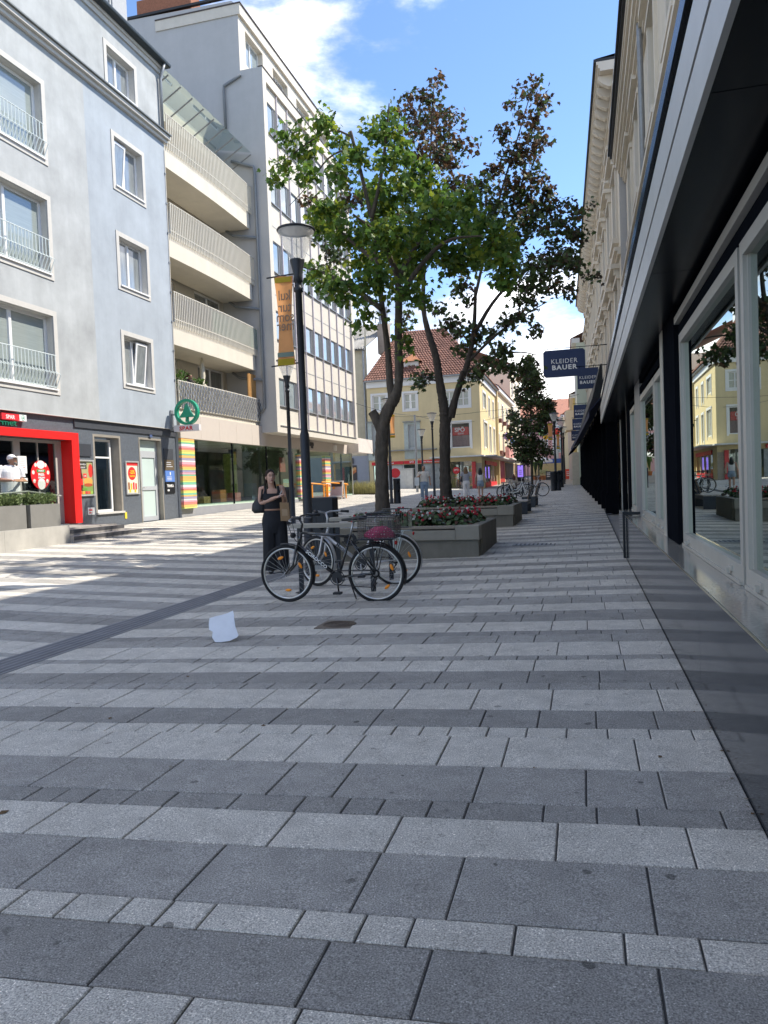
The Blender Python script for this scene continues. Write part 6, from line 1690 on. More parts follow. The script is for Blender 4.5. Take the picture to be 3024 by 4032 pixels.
T1C = [(-4.55, 13.47, 7.95, 0.24, 0.18), (-4.63, 14.3, 8.39, 0.15, 0.13), (-5.29, 13.86, 8.07, 0.21, 0.18), (-5.23, 14.5, 8.0, 0.26, 0.21), (-5.62, 14.51, 7.81, 0.19, 0.17), (-5.41, 13.3, 7.07, 0.12, 0.12), (-4.63, 12.88, 6.84, 0.23, 0.15), (-4.63, 15.03, 8.35, 0.2, 0.17), (-4.15, 13.53, 7.02, 0.2, 0.22), (-4.23, 13.6, 7.22, 0.16, 0.12), (-3.68, 15.47, 8.82, 0.22, 0.18), (-3.41, 14.1, 7.89, 0.28, 0.24), (-3.89, 14.98, 8.43, 0.15, 0.17), (-3.94, 14.13, 7.58, 0.33, 0.18), (-3.24, 14.6, 7.79, 0.25, 0.21), (-3.07, 13.08, 6.85, 0.34, 0.22), (-2.89, 14.63, 7.3, 0.29, 0.25), (-4.04, 15.38, 7.4, 0.35, 0.24), (-3.16, 14.27, 6.84, 0.41, 0.29), (-2.65, 14.89, 7.0, 0.25, 0.21), (-3.71, 14.75, 6.79, 0.38, 0.25), (-4.19, 12.8, 6.2, 0.34, 0.23), (-5.03, 15.03, 6.67, 0.35, 0.27), (-4.19, 14.49, 6.31, 0.59, 0.3), (-3.27, 13.56, 5.83, 0.59, 0.35), (-2.39, 12.7, 5.75, 0.47, 0.32), (-2.31, 15.37, 6.7, 0.47, 0.39), (-1.73, 14.12, 6.13, 0.24, 0.24), (-2.05, 14.8, 6.8, 0.25, 0.17), (-4.1, 15.41, 6.06, 0.67, 0.36), (-3.13, 14.89, 5.8, 0.64, 0.34), (-2.45, 15.55, 6.08, 0.57, 0.39), (-1.52, 13.86, 5.64, 0.39, 0.31), (-1.34, 15.16, 5.84, 0.25, 0.29), (-1.36, 14.02, 5.13, 0.31, 0.23), (-2.16, 15.59, 5.76, 0.53, 0.26), (-5.2, 15.41, 5.69, 0.36, 0.23), (-4.01, 12.91, 4.75, 0.42, 0.21), (-4.74, 13.33, 5.31, 0.16, 0.16), (-3.55, 13.29, 4.99, 0.42, 0.27), (-3.54, 15.69, 5.62, 0.36, 0.27), (-1.3, 14.04, 4.89, 0.19, 0.16), (-4.07, 14.5, 4.88, 0.21, 0.13), (-3.01, 13.63, 4.74, 0.23, 0.2), (-2.81, 14.22, 4.85, 0.14, 0.16), (-3.18, 13.91, 3.99, 0.14, 0.22), (-3.82, 13.87, 4.52, 0.16, 0.12), (-4.23, 14.38, 4.45, 0.17, 0.11)]
T2C = [(-3.48, 20.15, 11.94, 0.2, 0.1), (-3.43, 19.96, 11.62, 0.1, 0.1), (-4.33, 20.52, 11.82, 0.2, 0.16), (-3.52, 19.63, 11.15, 0.3, 0.25), (-4.24, 19.5, 10.94, 0.25, 0.19), (-4.03, 20.54, 11.79, 0.17, 0.17), (-4.31, 22.47, 12.13, 0.51, 0.32), (-3.49, 21.76, 11.74, 0.34, 0.21), (-3.17, 21.46, 11.43, 0.18, 0.15), (-4.02, 19.72, 10.51, 0.45, 0.25), (-3.49, 20.94, 10.85, 0.47, 0.26), (-2.64, 20.21, 10.1, 0.23, 0.12), (-2.88, 19.88, 10.02, 0.22, 0.17), (-3.33, 19.22, 9.66, 0.49, 0.27), (-3.89, 19.83, 10.04, 0.34, 0.22), (-3.48, 22.21, 10.59, 0.37, 0.22), (-3.39, 21.89, 9.85, 0.28, 0.31), (-3.53, 21.6, 9.85, 0.18, 0.18), (-3.83, 21.64, 10.3, 0.24, 0.18), (-0.98, 20.02, 11.4, 0.17, 0.14), (-0.8, 20.24, 10.99, 0.23, 0.19), (-0.8, 21.1, 11.29, 0.17, 0.11), (-1.43, 21.35, 11.91, 0.16, 0.12), (-1.14, 21.79, 11.96, 0.24, 0.18), (-1.65, 21.77, 11.68, 0.19, 0.15), (-0.99, 19.58, 10.17, 0.22, 0.19), (-1.35, 21.1, 11.04, 0.23, 0.17), (-1.84, 21.35, 10.77, 0.29, 0.24), (-1.13, 20.82, 10.21, 0.45, 0.28), (-0.76, 19.9, 9.82, 0.22, 0.16), (-1.63, 20.7, 9.9, 0.46, 0.26), (-0.93, 19.69, 9.12, 0.19, 0.16), (-1.33, 22.1, 10.36, 0.3, 0.18), (-2.17, 22.01, 10.14, 0.37, 0.21), (-1.4, 20.99, 9.3, 0.69, 0.29), (-2.27, 20.04, 8.96, 0.39, 0.28), (-0.77, 22.23, 9.43, 0.36, 0.27), (-1.82, 21.09, 8.88, 0.76, 0.35), (-0.97, 22.33, 9.02, 0.67, 0.37), (-0.25, 21.64, 8.83, 0.18, 0.12), (-1.42, 20.83, 8.06, 0.8, 0.46), (-0.41, 20.46, 7.81, 0.5, 0.39), (0.01, 21.16, 7.76, 0.29, 0.34), (0.35, 20.65, 8.32, 0.12, 0.08), (-0.03, 19.78, 7.87, 0.24, 0.19), (0.19, 20.35, 8.09, 0.14, 0.11), (-0.64, 22.05, 7.51, 0.78, 0.48), (-1.07, 18.97, 6.4, 0.57, 0.37), (-0.16, 19.08, 6.43, 0.34, 0.28), (0.26, 21.09, 6.67, 0.16, 0.1), (0.4, 20.38, 6.39, 0.08, 0.07), (-1.25, 20.94, 6.47, 0.63, 0.32), (-0.25, 20.72, 6.2, 0.24, 0.2), (-0.61, 20.27, 6.25, 0.33, 0.22), (-1.49, 22.59, 6.46, 0.44, 0.25), (-1.52, 19.58, 5.37, 0.46, 0.24), (-1.15, 20.56, 5.25, 0.24, 0.16), (-1.9, 19.88, 5.24, 0.28, 0.19), (-3.22, 21.26, 6.64, 0.33, 0.3), (-3.65, 20.17, 5.91, 0.26, 0.14), (-2.93, 20.44, 6.13, 0.17, 0.14), (-4.91, 21.54, 6.05, 0.19, 0.31), (-3.25, 20.12, 5.41, 0.4, 0.28), (-2.75, 21.03, 5.36, 0.47, 0.35), (-3.29, 22.22, 5.19, 0.41, 0.25), (-1.89, 19.28, 4.54, 0.4, 0.24), (-2.19, 19.05, 4.21, 0.48, 0.21), (-1.81, 19.96, 4.15, 0.28, 0.19), (-2.87, 21.7, 4.4, 0.37, 0.24), (-4.33, 21.18, 4.32, 0.3, 0.27), (-4.3, 20.14, 4.01, 0.17, 0.14), (-2.94, 20.38, 4.0, 0.14, 0.17), (-1.35, 19.7, 4.13, 0.33, 0.22), (-7.27, 20.67, 9.36, 0.34, 0.18), (-6.12, 19.25, 8.52, 0.34, 0.23), (-6.97, 21.53, 8.09, 0.28, 0.44), (-7.28, 21.99, 7.8, 0.26, 0.26), (-7.63, 22.16, 9.05, 0.26, 0.26), (-6.44, 21.74, 9.71, 0.57, 0.25), (-5.37, 22.64, 9.37, 0.72, 0.23), (-3.86, 18.97, 8.83, 0.32, 0.32), (-3.41, 20.08, 8.74, 0.34, 0.23), (-2.99, 22.1, 9.87, 0.25, 0.19), (-4.05, 21.85, 8.7, 0.5, 0.25), (-2.22, 20.44, 8.37, 0.45, 0.4), (-2.31, 22.57, 7.85, 0.56, 0.44), (-2.87, 21.28, 8.14, 0.48, 0.36)]

gl_ = [mat('leaf_green', (.115, .205, .034), .5, var=.2, island=.30, spec=.35, trans=.42), mat('leaf_yellowgreen', (.21, .26, .03), .5, var=.2, island=.3, spec=.35, trans=.45), mat('leaf_deepgreen', (.08, .15, .034), .5, var=.2, island=.3, spec=.35, trans=.35)]
rl_ = [mat('leaf_purple', (.066, .050, .034), .5, var=.2, island=.35, spec=.35, trans=.30), mat('leaf_brown', (.125, .070, .036), .55, var=.2, island=.35, spec=.3, trans=.35), mat('leaf_darkgreen', (.07, .105, .034), .5, var=.2, island=.35, spec=.35, trans=.32)]
t = thing('maple_tree', (-3.78, 14.2, .45), 'green leaved maple growing from the front planter', 'tree')
limbs([([(-3.78, 14.2, .40), (-3.80, 14.2, .8), (-3.79, 14.2, 1.8), (-3.74, 14.2, 2.45), (-3.62, 14.2, 2.75), (-3.43, 14.2, 3.0), (-3.36, 14.2, 3.4), (-3.37, 14.2, 4.1), (-3.31, 14.2, 4.85), (-3.35, 14.2, 5.4)], [.175, .14, .125, .12, .115, .095, .08, .075, .068, .05]),
       ([(-3.74, 14.2, 2.3), (-3.86, 14.18, 2.6), (-3.93, 14.17, 2.72)], [.11, .10, .085]),
       ([(-3.52, 14.25, 2.85), (-3.60, 14.35, 3.2), (-3.62, 14.4, 3.9), (-3.68, 14.4, 4.5), (-3.76, 14.3, 5.6), (-3.80, 14.2, 6.5)], [.085, .07, .062, .055, .048, .04]),
       ([(-3.8, 14.2, 6.4), (-3.95, 14.2, 7.2), (-4.15, 14.2, 8.1)], [.042, .036, .032]),
       ([(-4.14, 14.2, 8.0), (-4.5, 14.2, 8.22), (-5.0, 14.15, 8.0), (-5.5, 14.1, 7.7)], [.022, .018, .014, .008]),
       ([(-4.05, 14.2, 7.75), (-4.6, 14.3, 7.8), (-5.1, 14.4, 7.3), (-5.5, 14.3, 6.9)], [.022, .018, .012, .006]),
       ([(-3.8, 14.2, 6.4), (-3.55, 14.1, 7.1), (-3.4, 14.05, 7.9), (-3.32, 14, 8.4)], [.042, .034, .024, .01]),
       ([(-3.33, 14.2, 4.8), (-2.9, 14.0, 5.3), (-2.3, 13.7, 5.7), (-1.6, 13.5, 5.6)], [.06, .045, .03, .012]),
       ([(-3.34, 14.2, 5.2), (-3.0, 14.5, 5.9), (-2.6, 14.8, 6.6), (-2.4, 14.9, 7.0)], [.055, .04, .025, .012]),
       ([(-3.7, 14.35, 4.7), (-4.3, 14.1, 5.2), (-4.9, 14.0, 5.5), (-5.3, 13.9, 5.6)], [.06, .045, .03, .012]),
       ([(-3.75, 14.3, 5.6), (-4.4, 14.4, 6.2), (-4.9, 14.5, 6.7), (-5.2, 14.4, 7.0)], [.045, .035, .02, .01]),
       ([(-3.35, 14.2, 5.3), (-3.5, 13.7, 5.9), (-3.9, 13.3, 6.2)], [.06, .04, .015])], m_bark, t, seed=2)
crown('crown', T1C, 2300, .08, .145, gl_, (.45, .27, .28), 21, t, .9, brm=m_bark)
t = thing('purple_maple_tree', (-3.72, 20.8, .5), 'dark purple leaved maple growing from the second planter', 'tree')
limbs([([(-3.72, 20.8, .45), (-3.73, 20.8, 1.0), (-3.72, 20.8, 2.2), (-3.68, 20.8, 2.95), (-3.70, 20.8, 3.4), (-3.80, 20.8, 4.1), (-3.86, 20.8, 4.8), (-4.05, 20.8, 5.4), (-4.2, 20.8, 6.1), (-4.1, 20.8, 7.5), (-3.9, 20.8, 9.5), (-3.65, 20.8, 12.2)], [.205, .165, .145, .145, .135, .115, .10, .085, .065, .045, .028, .01]),
       ([(-3.66, 20.8, 2.9), (-3.45, 20.85, 3.4), (-3.25, 20.9, 4.0), (-2.98, 20.9, 4.6), (-2.8, 20.9, 5.4), (-2.72, 20.9, 6.6)], [.11, .095, .085, .075, .06, .045]),
       ([(-3.5, 20.8, 3.1), (-3.30, 20.6, 3.7), (-3.1, 20.5, 4.3)], [.10, .08, .05]),
       ([(-2.75, 20.9, 6.3), (-2.3, 20.9, 8.0), (-1.8, 20.9, 9.5), (-1.4, 20.9, 10.6), (-1.0, 20.9, 11.8)], [.045, .035, .026, .016, .008]),
       ([(-2.82, 20.9, 5.3), (-2.2, 20.7, 6.2), (-1.4, 20.6, 6.8), (-.4, 20.5, 7.2)], [.06, .045, .03, .012]),
       ([(-2.98, 20.9, 4.6), (-2.2, 20.6, 5.2), (-1.5, 20.5, 5.6), (-.8, 20.4, 5.9)], [.045, .035, .022, .01]),
       ([(-3.1, 20.9, 4.3), (-2.3, 20.9, 4.7), (-1.6, 20.8, 4.75), (-1.1, 20.8, 4.6)], [.04, .03, .02, .01]),
       ([(-4.2, 20.8, 6.1), (-5.2, 20.6, 7.2), (-6.2, 20.5, 8.2), (-7.4, 20.4, 9.0)], [.05, .04, .025, .01]),
       ([(-4.1, 20.8, 7.5), (-3.3, 20.9, 8.6), (-2.8, 21, 9.4)], [.04, .03, .012]),
       ([(-4.0, 20.8, 8.6), (-4.6, 20.8, 10), (-4.8, 20.8, 11.2)], [.03, .02, .01]),
       ([(-3.8, 20.8, 4.1), (-4.2, 20.6, 4.2), (-4.5, 20.5, 4.4)], [.03, .02, .01])], m_bark2, t, seed=3)
crown('crown', [(a, b_, c, d * .9, e * .9) for a, b_, c, d, e in T2C], 1600, .085, .155, rl_, (.20, .08, .72), 22, t, .8, brm=m_bark2, hi=(9.2, (.25, .42, .33)))
# columnar tree with guard down the street
t = thing('columnar_tree', (-3.6, 55, gz(-3.6, 55)), 'small upright dark leaved tree inside a steel guard down the street', 'tree')
g_ = gz(-3.6, 55)
limbs([([(-3.6, 55, g_), (-3.58, 55, 2.0), (-3.55, 55, 4.5), (-3.5, 55, 8.5)], [.09, .075, .06, .02])], m_bark2, t, seed=5)
rr = random.Random(8); cl = []
for i in range(34):
    v = i / 33; z = 2.75 + 7.0 * v
    wd = 1.95 * math.sin(math.pi * min(1, (v*.93 + .12))) ** .8 * (1.12 if v < .6 else .95)
    for k in range(3): cl.append((-3.55 + rr.uniform(-.75, .75)*wd, 55 + rr.uniform(-.7, .7)*wd, z + rr.uniform(-.2, .2), .24 + .2*wd*rr.random(), .28))
crown('crown', cl, 800, .14, .22, rl_, (.25, .05, .70), 23, t, 1.0, brm=m_bark2)
t = thing('tree_guard', (-3.6, 55, g_), 'round steel bar guard around the small upright tree', 'tree guard')
for i in range(12):
    a = 2*math.pi*i/12
    b = MB(); b.tube([(-3.6 + .55*math.cos(a), 55 + .55*math.sin(a), g_), (-3.6 + .55*math.cos(a), 55 + .55*math.sin(a), g_ + 1.75)], .018, 5); b.build('bar', m_dkmetal, t)
for z in (.9, 1.75): MB().torus((-3.6, 55, g_ + z), .55, .022, 'Z', 24, 5).build('hoop', m_dkmetal, t)

# small litter along the plinth and under the trees
b = MB(); rr = random.Random(44)
for i in range(170):
    if i < 80: x = .575 - abs(rr.gauss(0, .02)); y = rr.uniform(2, 14)
    else: x = rr.uniform(-6.5, .3); y = rr.uniform(2.5, 20)
    z = gz(x, y) + .004; s_ = rr.uniform(.004, .011) if i < 120 else rr.uniform(.012, .028); a = rr.uniform(0, 6.28)
    b.cur = rr.choice((0, 0, 1))
    b.add([(x + s_*math.cos(a + k*1.57)*(1 if k % 2 else .6), y + s_*math.sin(a + k*1.57)*(1 if k % 2 else .6), z + (.004 if k == 0 else 0)) for k in range(4)], [(0, 1, 2, 3)])
tag(b.build('litter', [mat('dry_leaf', (.14, .085, .04), .9), mat('grit', (.30, .27, .22), .9)]), 'small dry leaves and grit scattered on the paving', 'litter', kind='stuff')
# ================================================================== BICYCLES
m_tyre = mat('tyre_rubber', (.018, .018, .019), .85, var=.15)
m_rim = mat('rim_alu', (.60, .59, .56), .3, metal=.8)
m_spk = mat('spoke_steel', (.45, .45, .45), .35, metal=.8)
m_blk = mat('bike_black', (.012, .013, .016), .25, spec=.6, coat=.5)
m_sil = mat('bike_silver', (.52, .52, .53), .3, metal=.5)
m_wbk = mat('bike_white', (.70, .72, .72), .3, coat=.4)
m_plas = mat('black_plastic', (.02, .02, .022), .55)
m_orf = mat('orange_reflector', (.90, .30, .02), .3, var=.1)
m_redr = mat('red_reflector', (.45, .02, .02), .25)
def bicycle(loc, rz, label, paint, detail=True, wb=1.10, Rw=.345, lean=0.0, step=False, basket=None, rack_m=None, steer=0.0, white_fender=False):
    M = Matrix.Translation(Vector(loc)) @ Matrix.Rotation(rz, 4, 'Z') @ Matrix.Rotation(lean, 4, 'X')
    t = thing('bicycle', loc, label, 'bicycle', 'parked bicycles')
    def put(mb_, name, mt, par=t, sm=True): return mb_.xf(M).build(name, mt, par, sm)
    S = Matrix.Translation(Vector((.0, 0, 0))) @ Matrix.Translation(Vector((.09, 0, 0))) @ Matrix.Rotation(steer, 4, 'Z') @ Matrix.Translation(Vector((-.09, 0, 0)))
    for wi, cx in enumerate((0.0, wb)):
        X = S if wi == 0 else Matrix.Identity(4)
        b = MB(); b.torus((cx, 0, Rw), Rw - .019, .019, 'Y', 48, 8)
        w = put(b.xf(X), 'wheel', m_tyre)
        b = MB(); b.torus((cx, 0, Rw), Rw - .045, .011, 'Y', 48, 6, 1.2); put(b.xf(X), 'rim', m_rim, w)
        b = MB()
        ns = 28 if detail else 16
        for i in range(ns):
            a = 2*math.pi*i/ns + .1; a2 = a + (.45 if i % 2 else -.45)
            b.tube([(cx + .022*math.cos(a2), (.025 if (i//2) % 2 else -.025), Rw + .022*math.sin(a2)), (cx + (Rw - .05)*math.cos(a), 0, Rw + (Rw - .05)*math.sin(a))], .0014, 3, False)
        put(b.xf(X), 'spokes', m_spk, w, False)
        b = MB(); b.tube([(cx, -.05, Rw), (cx, .05, Rw)], .022 if wi == 0 else .03, 10); put(b.xf(X), 'hub', m_spk, w)
        if detail:
            for q, a in enumerate(((1.95, .5, 4.75) if wi == 0 else (.35, -.9))):
                b = MB(); b.ell((0, 0, 0), (.042, .012, .018), 10, 6)
                b.xf(X @ Matrix.Translation(Vector((cx + .20*math.cos(a), -.008, Rw + .20*math.sin(a)))) @ Matrix.Rotation(-(a + 1.57), 4, 'Y')); put(b, 'reflector', m_orf, w)
        # mudguard
        b = MB(); a0, a1 = ((math.pi*.12, math.pi*.62) if wi == 0 else (math.pi*-.12, math.pi*.78))
        if wi == 0: a0, a1 = -.35, 1.75
        n = 16; vs_ = []
        for i in range(n + 1):
            a = a0 + (a1 - a0)*i/n
            for (yy_, rr_) in ((-.028, Rw + .008), (0, Rw + .02), (.028, Rw + .008)): vs_.append((cx + rr_*math.cos(a), yy_, Rw + rr_*math.sin(a)))
        b.add(vs_, [(i*3+j, i*3+j+1, (i+1)*3+j+1, (i+1)*3+j) for i in range(n) for j in range(2)])
        put(b.xf(X), 'mudguard', m_sil if white_fender else m_plas)
    BB = (.635*wb/1.09, 0, .30); HT = (.205, 0, .83); HB = (.165, 0, .68); ST = (.80*wb/1.09, 0, .79); RH = (wb, 0, Rw); SD = (.845*wb/1.09, 0, .95)
    b = MB()
    if step:
        b.tube([HB, (.30, 0, .45), (.45, 0, .33), BB], .026, 10); b.tube([HT, (.34, 0, .56), (.50, 0, .42), (.70*wb/1.09, 0, .48)], .02, 8)
    else:
        b.tube([HT, (ST[0], 0, ST[2] - .02)], .017, 10); b.tube([HB, BB], .024, 10)
    b.tube([BB, ST], .017, 10); b.tube([HT, HB], .022, 10)
    for sg in (-1, 1):
        b.tube([(BB[0], sg*.03, BB[2]), (RH[0], sg*.06, RH[2])], .011, 6); b.tube([(ST[0], sg*.02, ST[2] - .06), (RH[0], sg*.06, RH[2])], .010, 6)
    put(b, 'frame', paint)
    b = MB()
    for sg in (-1, 1): b.tube([(.155, sg*.04, .67), (.10, sg*.05, .45), (.0, sg*.055, Rw)], [.017, .015, .011], 8)
    b.tube([(.155, -.05, .675), (.155, .05, .675)], .016, 8); put(b.xf(S), 'fork', paint if not white_fender else m_sil)
    b = MB(); b.tube([HT, (.225, 0, .93), (.19, 0, 1.0)], .015, 8)
    b.tube([(.19, 0, 1.0), (.17, -.10, 1.02), (.20, -.22, 1.03), (.30, -.29, 1.02)], .012, 8); b.tube([(.19, 0, 1.0), (.17, .10, 1.02), (.20, .22, 1.03), (.30, .29, 1.02)], .012, 8)
    h = put(b.xf(S), 'handlebar', m_blk if paint is m_blk else m_sil)
    for sg in (-1, 1):
        b = MB(); b.tube([(.235, sg*.25, 1.027), (.335, sg*.305, 1.018)], .018, 8); put(b.xf(S), 'grip', m_plas, h)
        b = MB(); b.tube([(.19, sg*.20, 1.02), (.16, sg*.24, .99), (.22, sg*.30, .985)], .007, 5); put(b.xf(S), 'brake_lever', m_spk, h)
    b = MB(); b.tube([(.17, -.12, 1.02), (.08, -.10, .98), (.10, -.05, .82), (.16, -.03, .72)], .004, 5); b.tube([(.17, .12, 1.02), (.06, .08, .96), (.12, .02, .8), (.3, .02, .77)], .004, 5); put(b.xf(S), 'brake_cable', m_plas, h)
    b = MB(); b.ell((.10, 0, .80), (.035, .04, .035), 10, 8); put(b.xf(S), 'headlight', m_plas)
    b = MB(); b.tube([ST, SD], .013, 8); put(b, 'seat_post', m_spk)
    b = MB()
    prof = [(-.14, .022, .015), (-.06, .03, .018), (.02, .05, .022), (.09, .085, .03), (.13, .085, .028), (.15, .06, .02)]
    o = len(b.v)
    for (dx, ry, rz_) in prof:
        for k in range(10):
            a = 2*math.pi*k/10; b.v.append((SD[0] + dx, ry*math.cos(a), SD[2] + .03 + rz_*math.sin(a) + dx*.08))
    fs = [(i*10+k, i*10+(k+1) % 10, (i+1)*10+(k+1) % 10, (i+1)*10+k) for i in range(5) for k in range(10)] + [tuple(range(9, -1, -1)), tuple(50 + k for k in range(10))]
    b.f += [tuple(i + o for i in f) for f in fs]; b.mi += [0]*len(fs)
    put(b, 'saddle', m_plas)
    # drive train
    b = MB(); b.torus((BB[0], -.05, BB[2]), .085, .006, 'Y', 24, 5); b.lathe([(.07, -.002), (.07, .002)], 16, (0, 0, 0)); b.xf(Matrix.Identity(4))
    st_ = len(b.v) - 32
    for i in range(st_, len(b.v)):
        x, y, z = b.v[i]; b.v[i] = (BB[0] + x, -.05 + z, BB[2] + y)
    put(b, 'chainring', m_plas, t, False)
    b = MB(); b.tube([(BB[0], -.065, BB[2]), (BB[0] + .02, -.07, BB[2] - .17)], .011, 6); b.tube([(BB[0], .065, BB[2]), (BB[0] - .02, .07, BB[2] + .17)], .011, 6)
    ck = put(b, 'crank', m_spk if paint is not m_blk else m_blk)
    for (dx, y, z) in ((.02, -.11, -.17), (-.02, .11, .17)):
        b = MB(); b.box(BB[0] + dx - .045, y - .04, BB[2] + z - .012, BB[0] + dx + .045, y + .04, BB[2] + z + .012); put(b, 'pedal', m_plas, ck, False)
    b = MB(); b.tube([(BB[0], -.05, BB[2] + .085), (RH[0], -.05, RH[2] + .04)], .005, 4); b.tube([(BB[0], -.05, BB[2] - .085), (RH[0] - .03, -.05, RH[2] - .16), (RH[0] + .02, -.05, RH[2] - .10)], .005, 4); put(b, 'chain', m_plas)
    b = MB(); b.tube([(RH[0], -.045, RH[2]), (RH[0], -.03, RH[2])], .05, 14); b.tube([(RH[0] + .02, -.06, RH[2] - .05), (RH[0] - .03, -.06, RH[2] - .12), (RH[0] - .0, -.06, RH[2] - .17)], .012, 6); put(b, 'derailleur', m_plas)
    b = MB(); b.tube([(BB[0] + .10, .04, BB[2] + .02), (BB[0] + .16, .14, .005)] if detail else [(wb - .1, .05, .3), (wb - .05, .14, .01)], .009, 6); put(b, 'kickstand', m_plas)
    # carrier
    rm = rack_m or m_plas
    b = MB(); zc = .735
    for sg in (-1, 1):
        b.tube([(ST[0] + .07, sg*.05, zc), (wb + .22, sg*.06, zc)], .006, 5); b.tube([(wb + .10, sg*.06, zc), (wb, sg*.07, Rw)], .006, 5); b.tube([(wb - .02, sg*.06, zc), (wb, sg*.07, Rw)], .006, 5)
    for dx in (.0, .12, .22): b.tube([(wb + dx, -.06, zc), (wb + dx, .06, zc)], .005, 5)
    put(b, 'carrier', rm)
    b = MB(); b.ell((wb + .25, 0, zc - .04), (.015, .04, .025), 8, 6); put(b, 'tail_light', m_redr)
    return t, M
t, BM = bicycle((-3.46, 8.42, gz(-3.4, 8.4)), R(-2.2), 'black city bicycle with rear basket parked in front', m_blk, lean=R(1.5), wb=1.12)
# SCIROCCO lettering on the down tube
text('lettering', 'SCIROCCO', BM @ M3((.26, -.026, .60), (.47, 0, -.38), (.38, 0, .47)), .055, m_letter, t, .0005, 'LEFT', .001, 1.1, 1.05)
b = MB()
for i in range(5): b.torus((.80 + .01*i, 0, .74), .055, .006, 'Y', 20, 5)
b.tube([(.72, 0, .70), (.85, .03, .80), (.92, 0, .70), (.78, -.03, .66), (.72, 0, .72)], .008, 6)
b.xf(BM).build('cable_lock', m_plas, t, True)
# wire basket with pink saddle cover
t = thing('bicycle_basket', BM @ Vector((1.18, 0, .75)), 'black wire basket on the carrier of the black bicycle', 'basket')
bx0, bx1, by, bz0, bz1 = .965, 1.39, .15, .755, 1.0
b = MB()
for z in (bz0, bz1): b.tube([(bx0, -by, z), (bx1, -by, z), (bx1, by, z), (bx0, by, z), (bx0, -by, z)], .007, 5)
b.tube([(bx0 - .06, -by, bz1 - .02), (bx0 + .04, -by, bz1 + .05), (bx1, -by, bz1 + .05), (bx1, by, bz1 + .05)], .005, 5)
b.xf(BM).build('hoop', m_blk, t)
b = MB()
n = 22
for i in range(n + 1):
    x = bx0 + (bx1 - bx0)*i/n
    for y in (-by, by): b.tube([(x, y, bz0), (x, y, bz1)], .0022, 3, False)
    b.tube([(x, -by, bz0), (x, by, bz0)], .0022, 3, False)
for i in range(15):
    y = -by + 2*by*i/14
    for x in (bx0, bx1): b.tube([(x, y, bz0), (x, y, bz1)], .0022, 3, False)
for k in range(1, 12):
    z = bz0 + (bz1 - bz0)*k/12; b.tube([(bx0, -by, z), (bx1, -by, z), (bx1, by, z), (bx0, by, z), (bx0, -by, z)], .0022, 3, False)
tag(b.xf(BM).build('wire_mesh', m_blk, t), kind='stuff')
b = MB(); b.ell((1.18, 0, .80), (.19, .13, .07), 24, 12)
for i in range(len(b.v)):
    x, y, z = b.v[i]; b.v[i] = (x, y, z + .022*math.sin(17*x + 9*y) * (1 if z > .78 else 0) + .012*math.sin(31*x - 14*y))
M_ = mat('pink_polka', (.40, .012, .10), .7, var=.1, scale=8)
tt = M_.node_tree; vo = tt.nodes.new('ShaderNodeTexVoronoi'); vo.inputs['Scale'].default_value = 30; vo.inputs['Randomness'].default_value = .3
tt.links.new(tt.nodes['Texture Coordinate'].outputs['Object'], vo.inputs['Vector'])
mt_ = tt.nodes.new('ShaderNodeMath'); mt_.operation = 'LESS_THAN'; mt_.inputs[1].default_value = .22; tt.links.new(vo.outputs['Distance'], mt_.inputs[0])
mq = tt.nodes.new('ShaderNodeMix'); mq.data_type = 'RGBA'; tt.links.new(mt_.outputs[0], mq.inputs['Factor'])
tt.links.new(tt.nodes['Principled BSDF'].inputs['Base Color'].links[0].from_socket, mq.inputs[6]); mq.inputs[7].default_value = (.75, .5, .58, 1); tt.links.new(mq.outputs[2], tt.nodes['Principled BSDF'].inputs['Base Color'])
tag(b.xf(BM).build('rain_cover', M_, smooth=True), 'crumpled pink cover with white dots lying in the wire basket', 'cover')
t, B2M = bicycle((-3.60, 9.76, gz(-3.5, 9.8)), R(2), 'silver bicycle with white carrier standing behind the black one', m_sil, wb=1.13, lean=R(-3), rack_m=mat('mint_carrier', (.62, .70, .68), .4), steer=R(-28), white_fender=True)
text('lettering', 'Merida', B2M @ M3((.30, -.03, .56), (.47, 0, -.38), (.38, 0, .47)), .07, mat('dark_letters', (.06, .06, .065)), t, .0005, 'LEFT', .001)
b = MB(); bx0, bx1, by, bz0, bz1 = 1.0, 1.34, .14, .78, 1.03
for z in (bz0, bz1): b.tube([(bx0, -by, z), (bx1, -by, z), (bx1, by, z), (bx0, by, z), (bx0, -by, z)], .006, 5)
for i in range(13):
    x = bx0 + (bx1 - bx0)*i/12
    for y in (-by, by): b.tube([(x, y, bz0), (x, y, bz1)], .0016, 3, False)
for i in range(9):
    y = -by + 2*by*i/8
    for x in (bx0, bx1): b.tube([(x, y, bz0), (x, y, bz1)], .0016, 3, False)
b.xf(B2M).build('wire_basket', m_blk, t)
for (x, y, r_, lab) in ((-2.75, 37.6, 180, 'white step through bicycle at the far timber rack, nearest to the camera'), (-2.62, 38.35, 178, 'white step through bicycle behind the nearest one at the far rack'), (-2.05, 39.2, 170, 'dark wheeled white bicycle at the end of the far rack')):
    bicycle((x, y, gz(x, y)), R(r_), lab, m_wbk, False, step=True, wb=1.1)

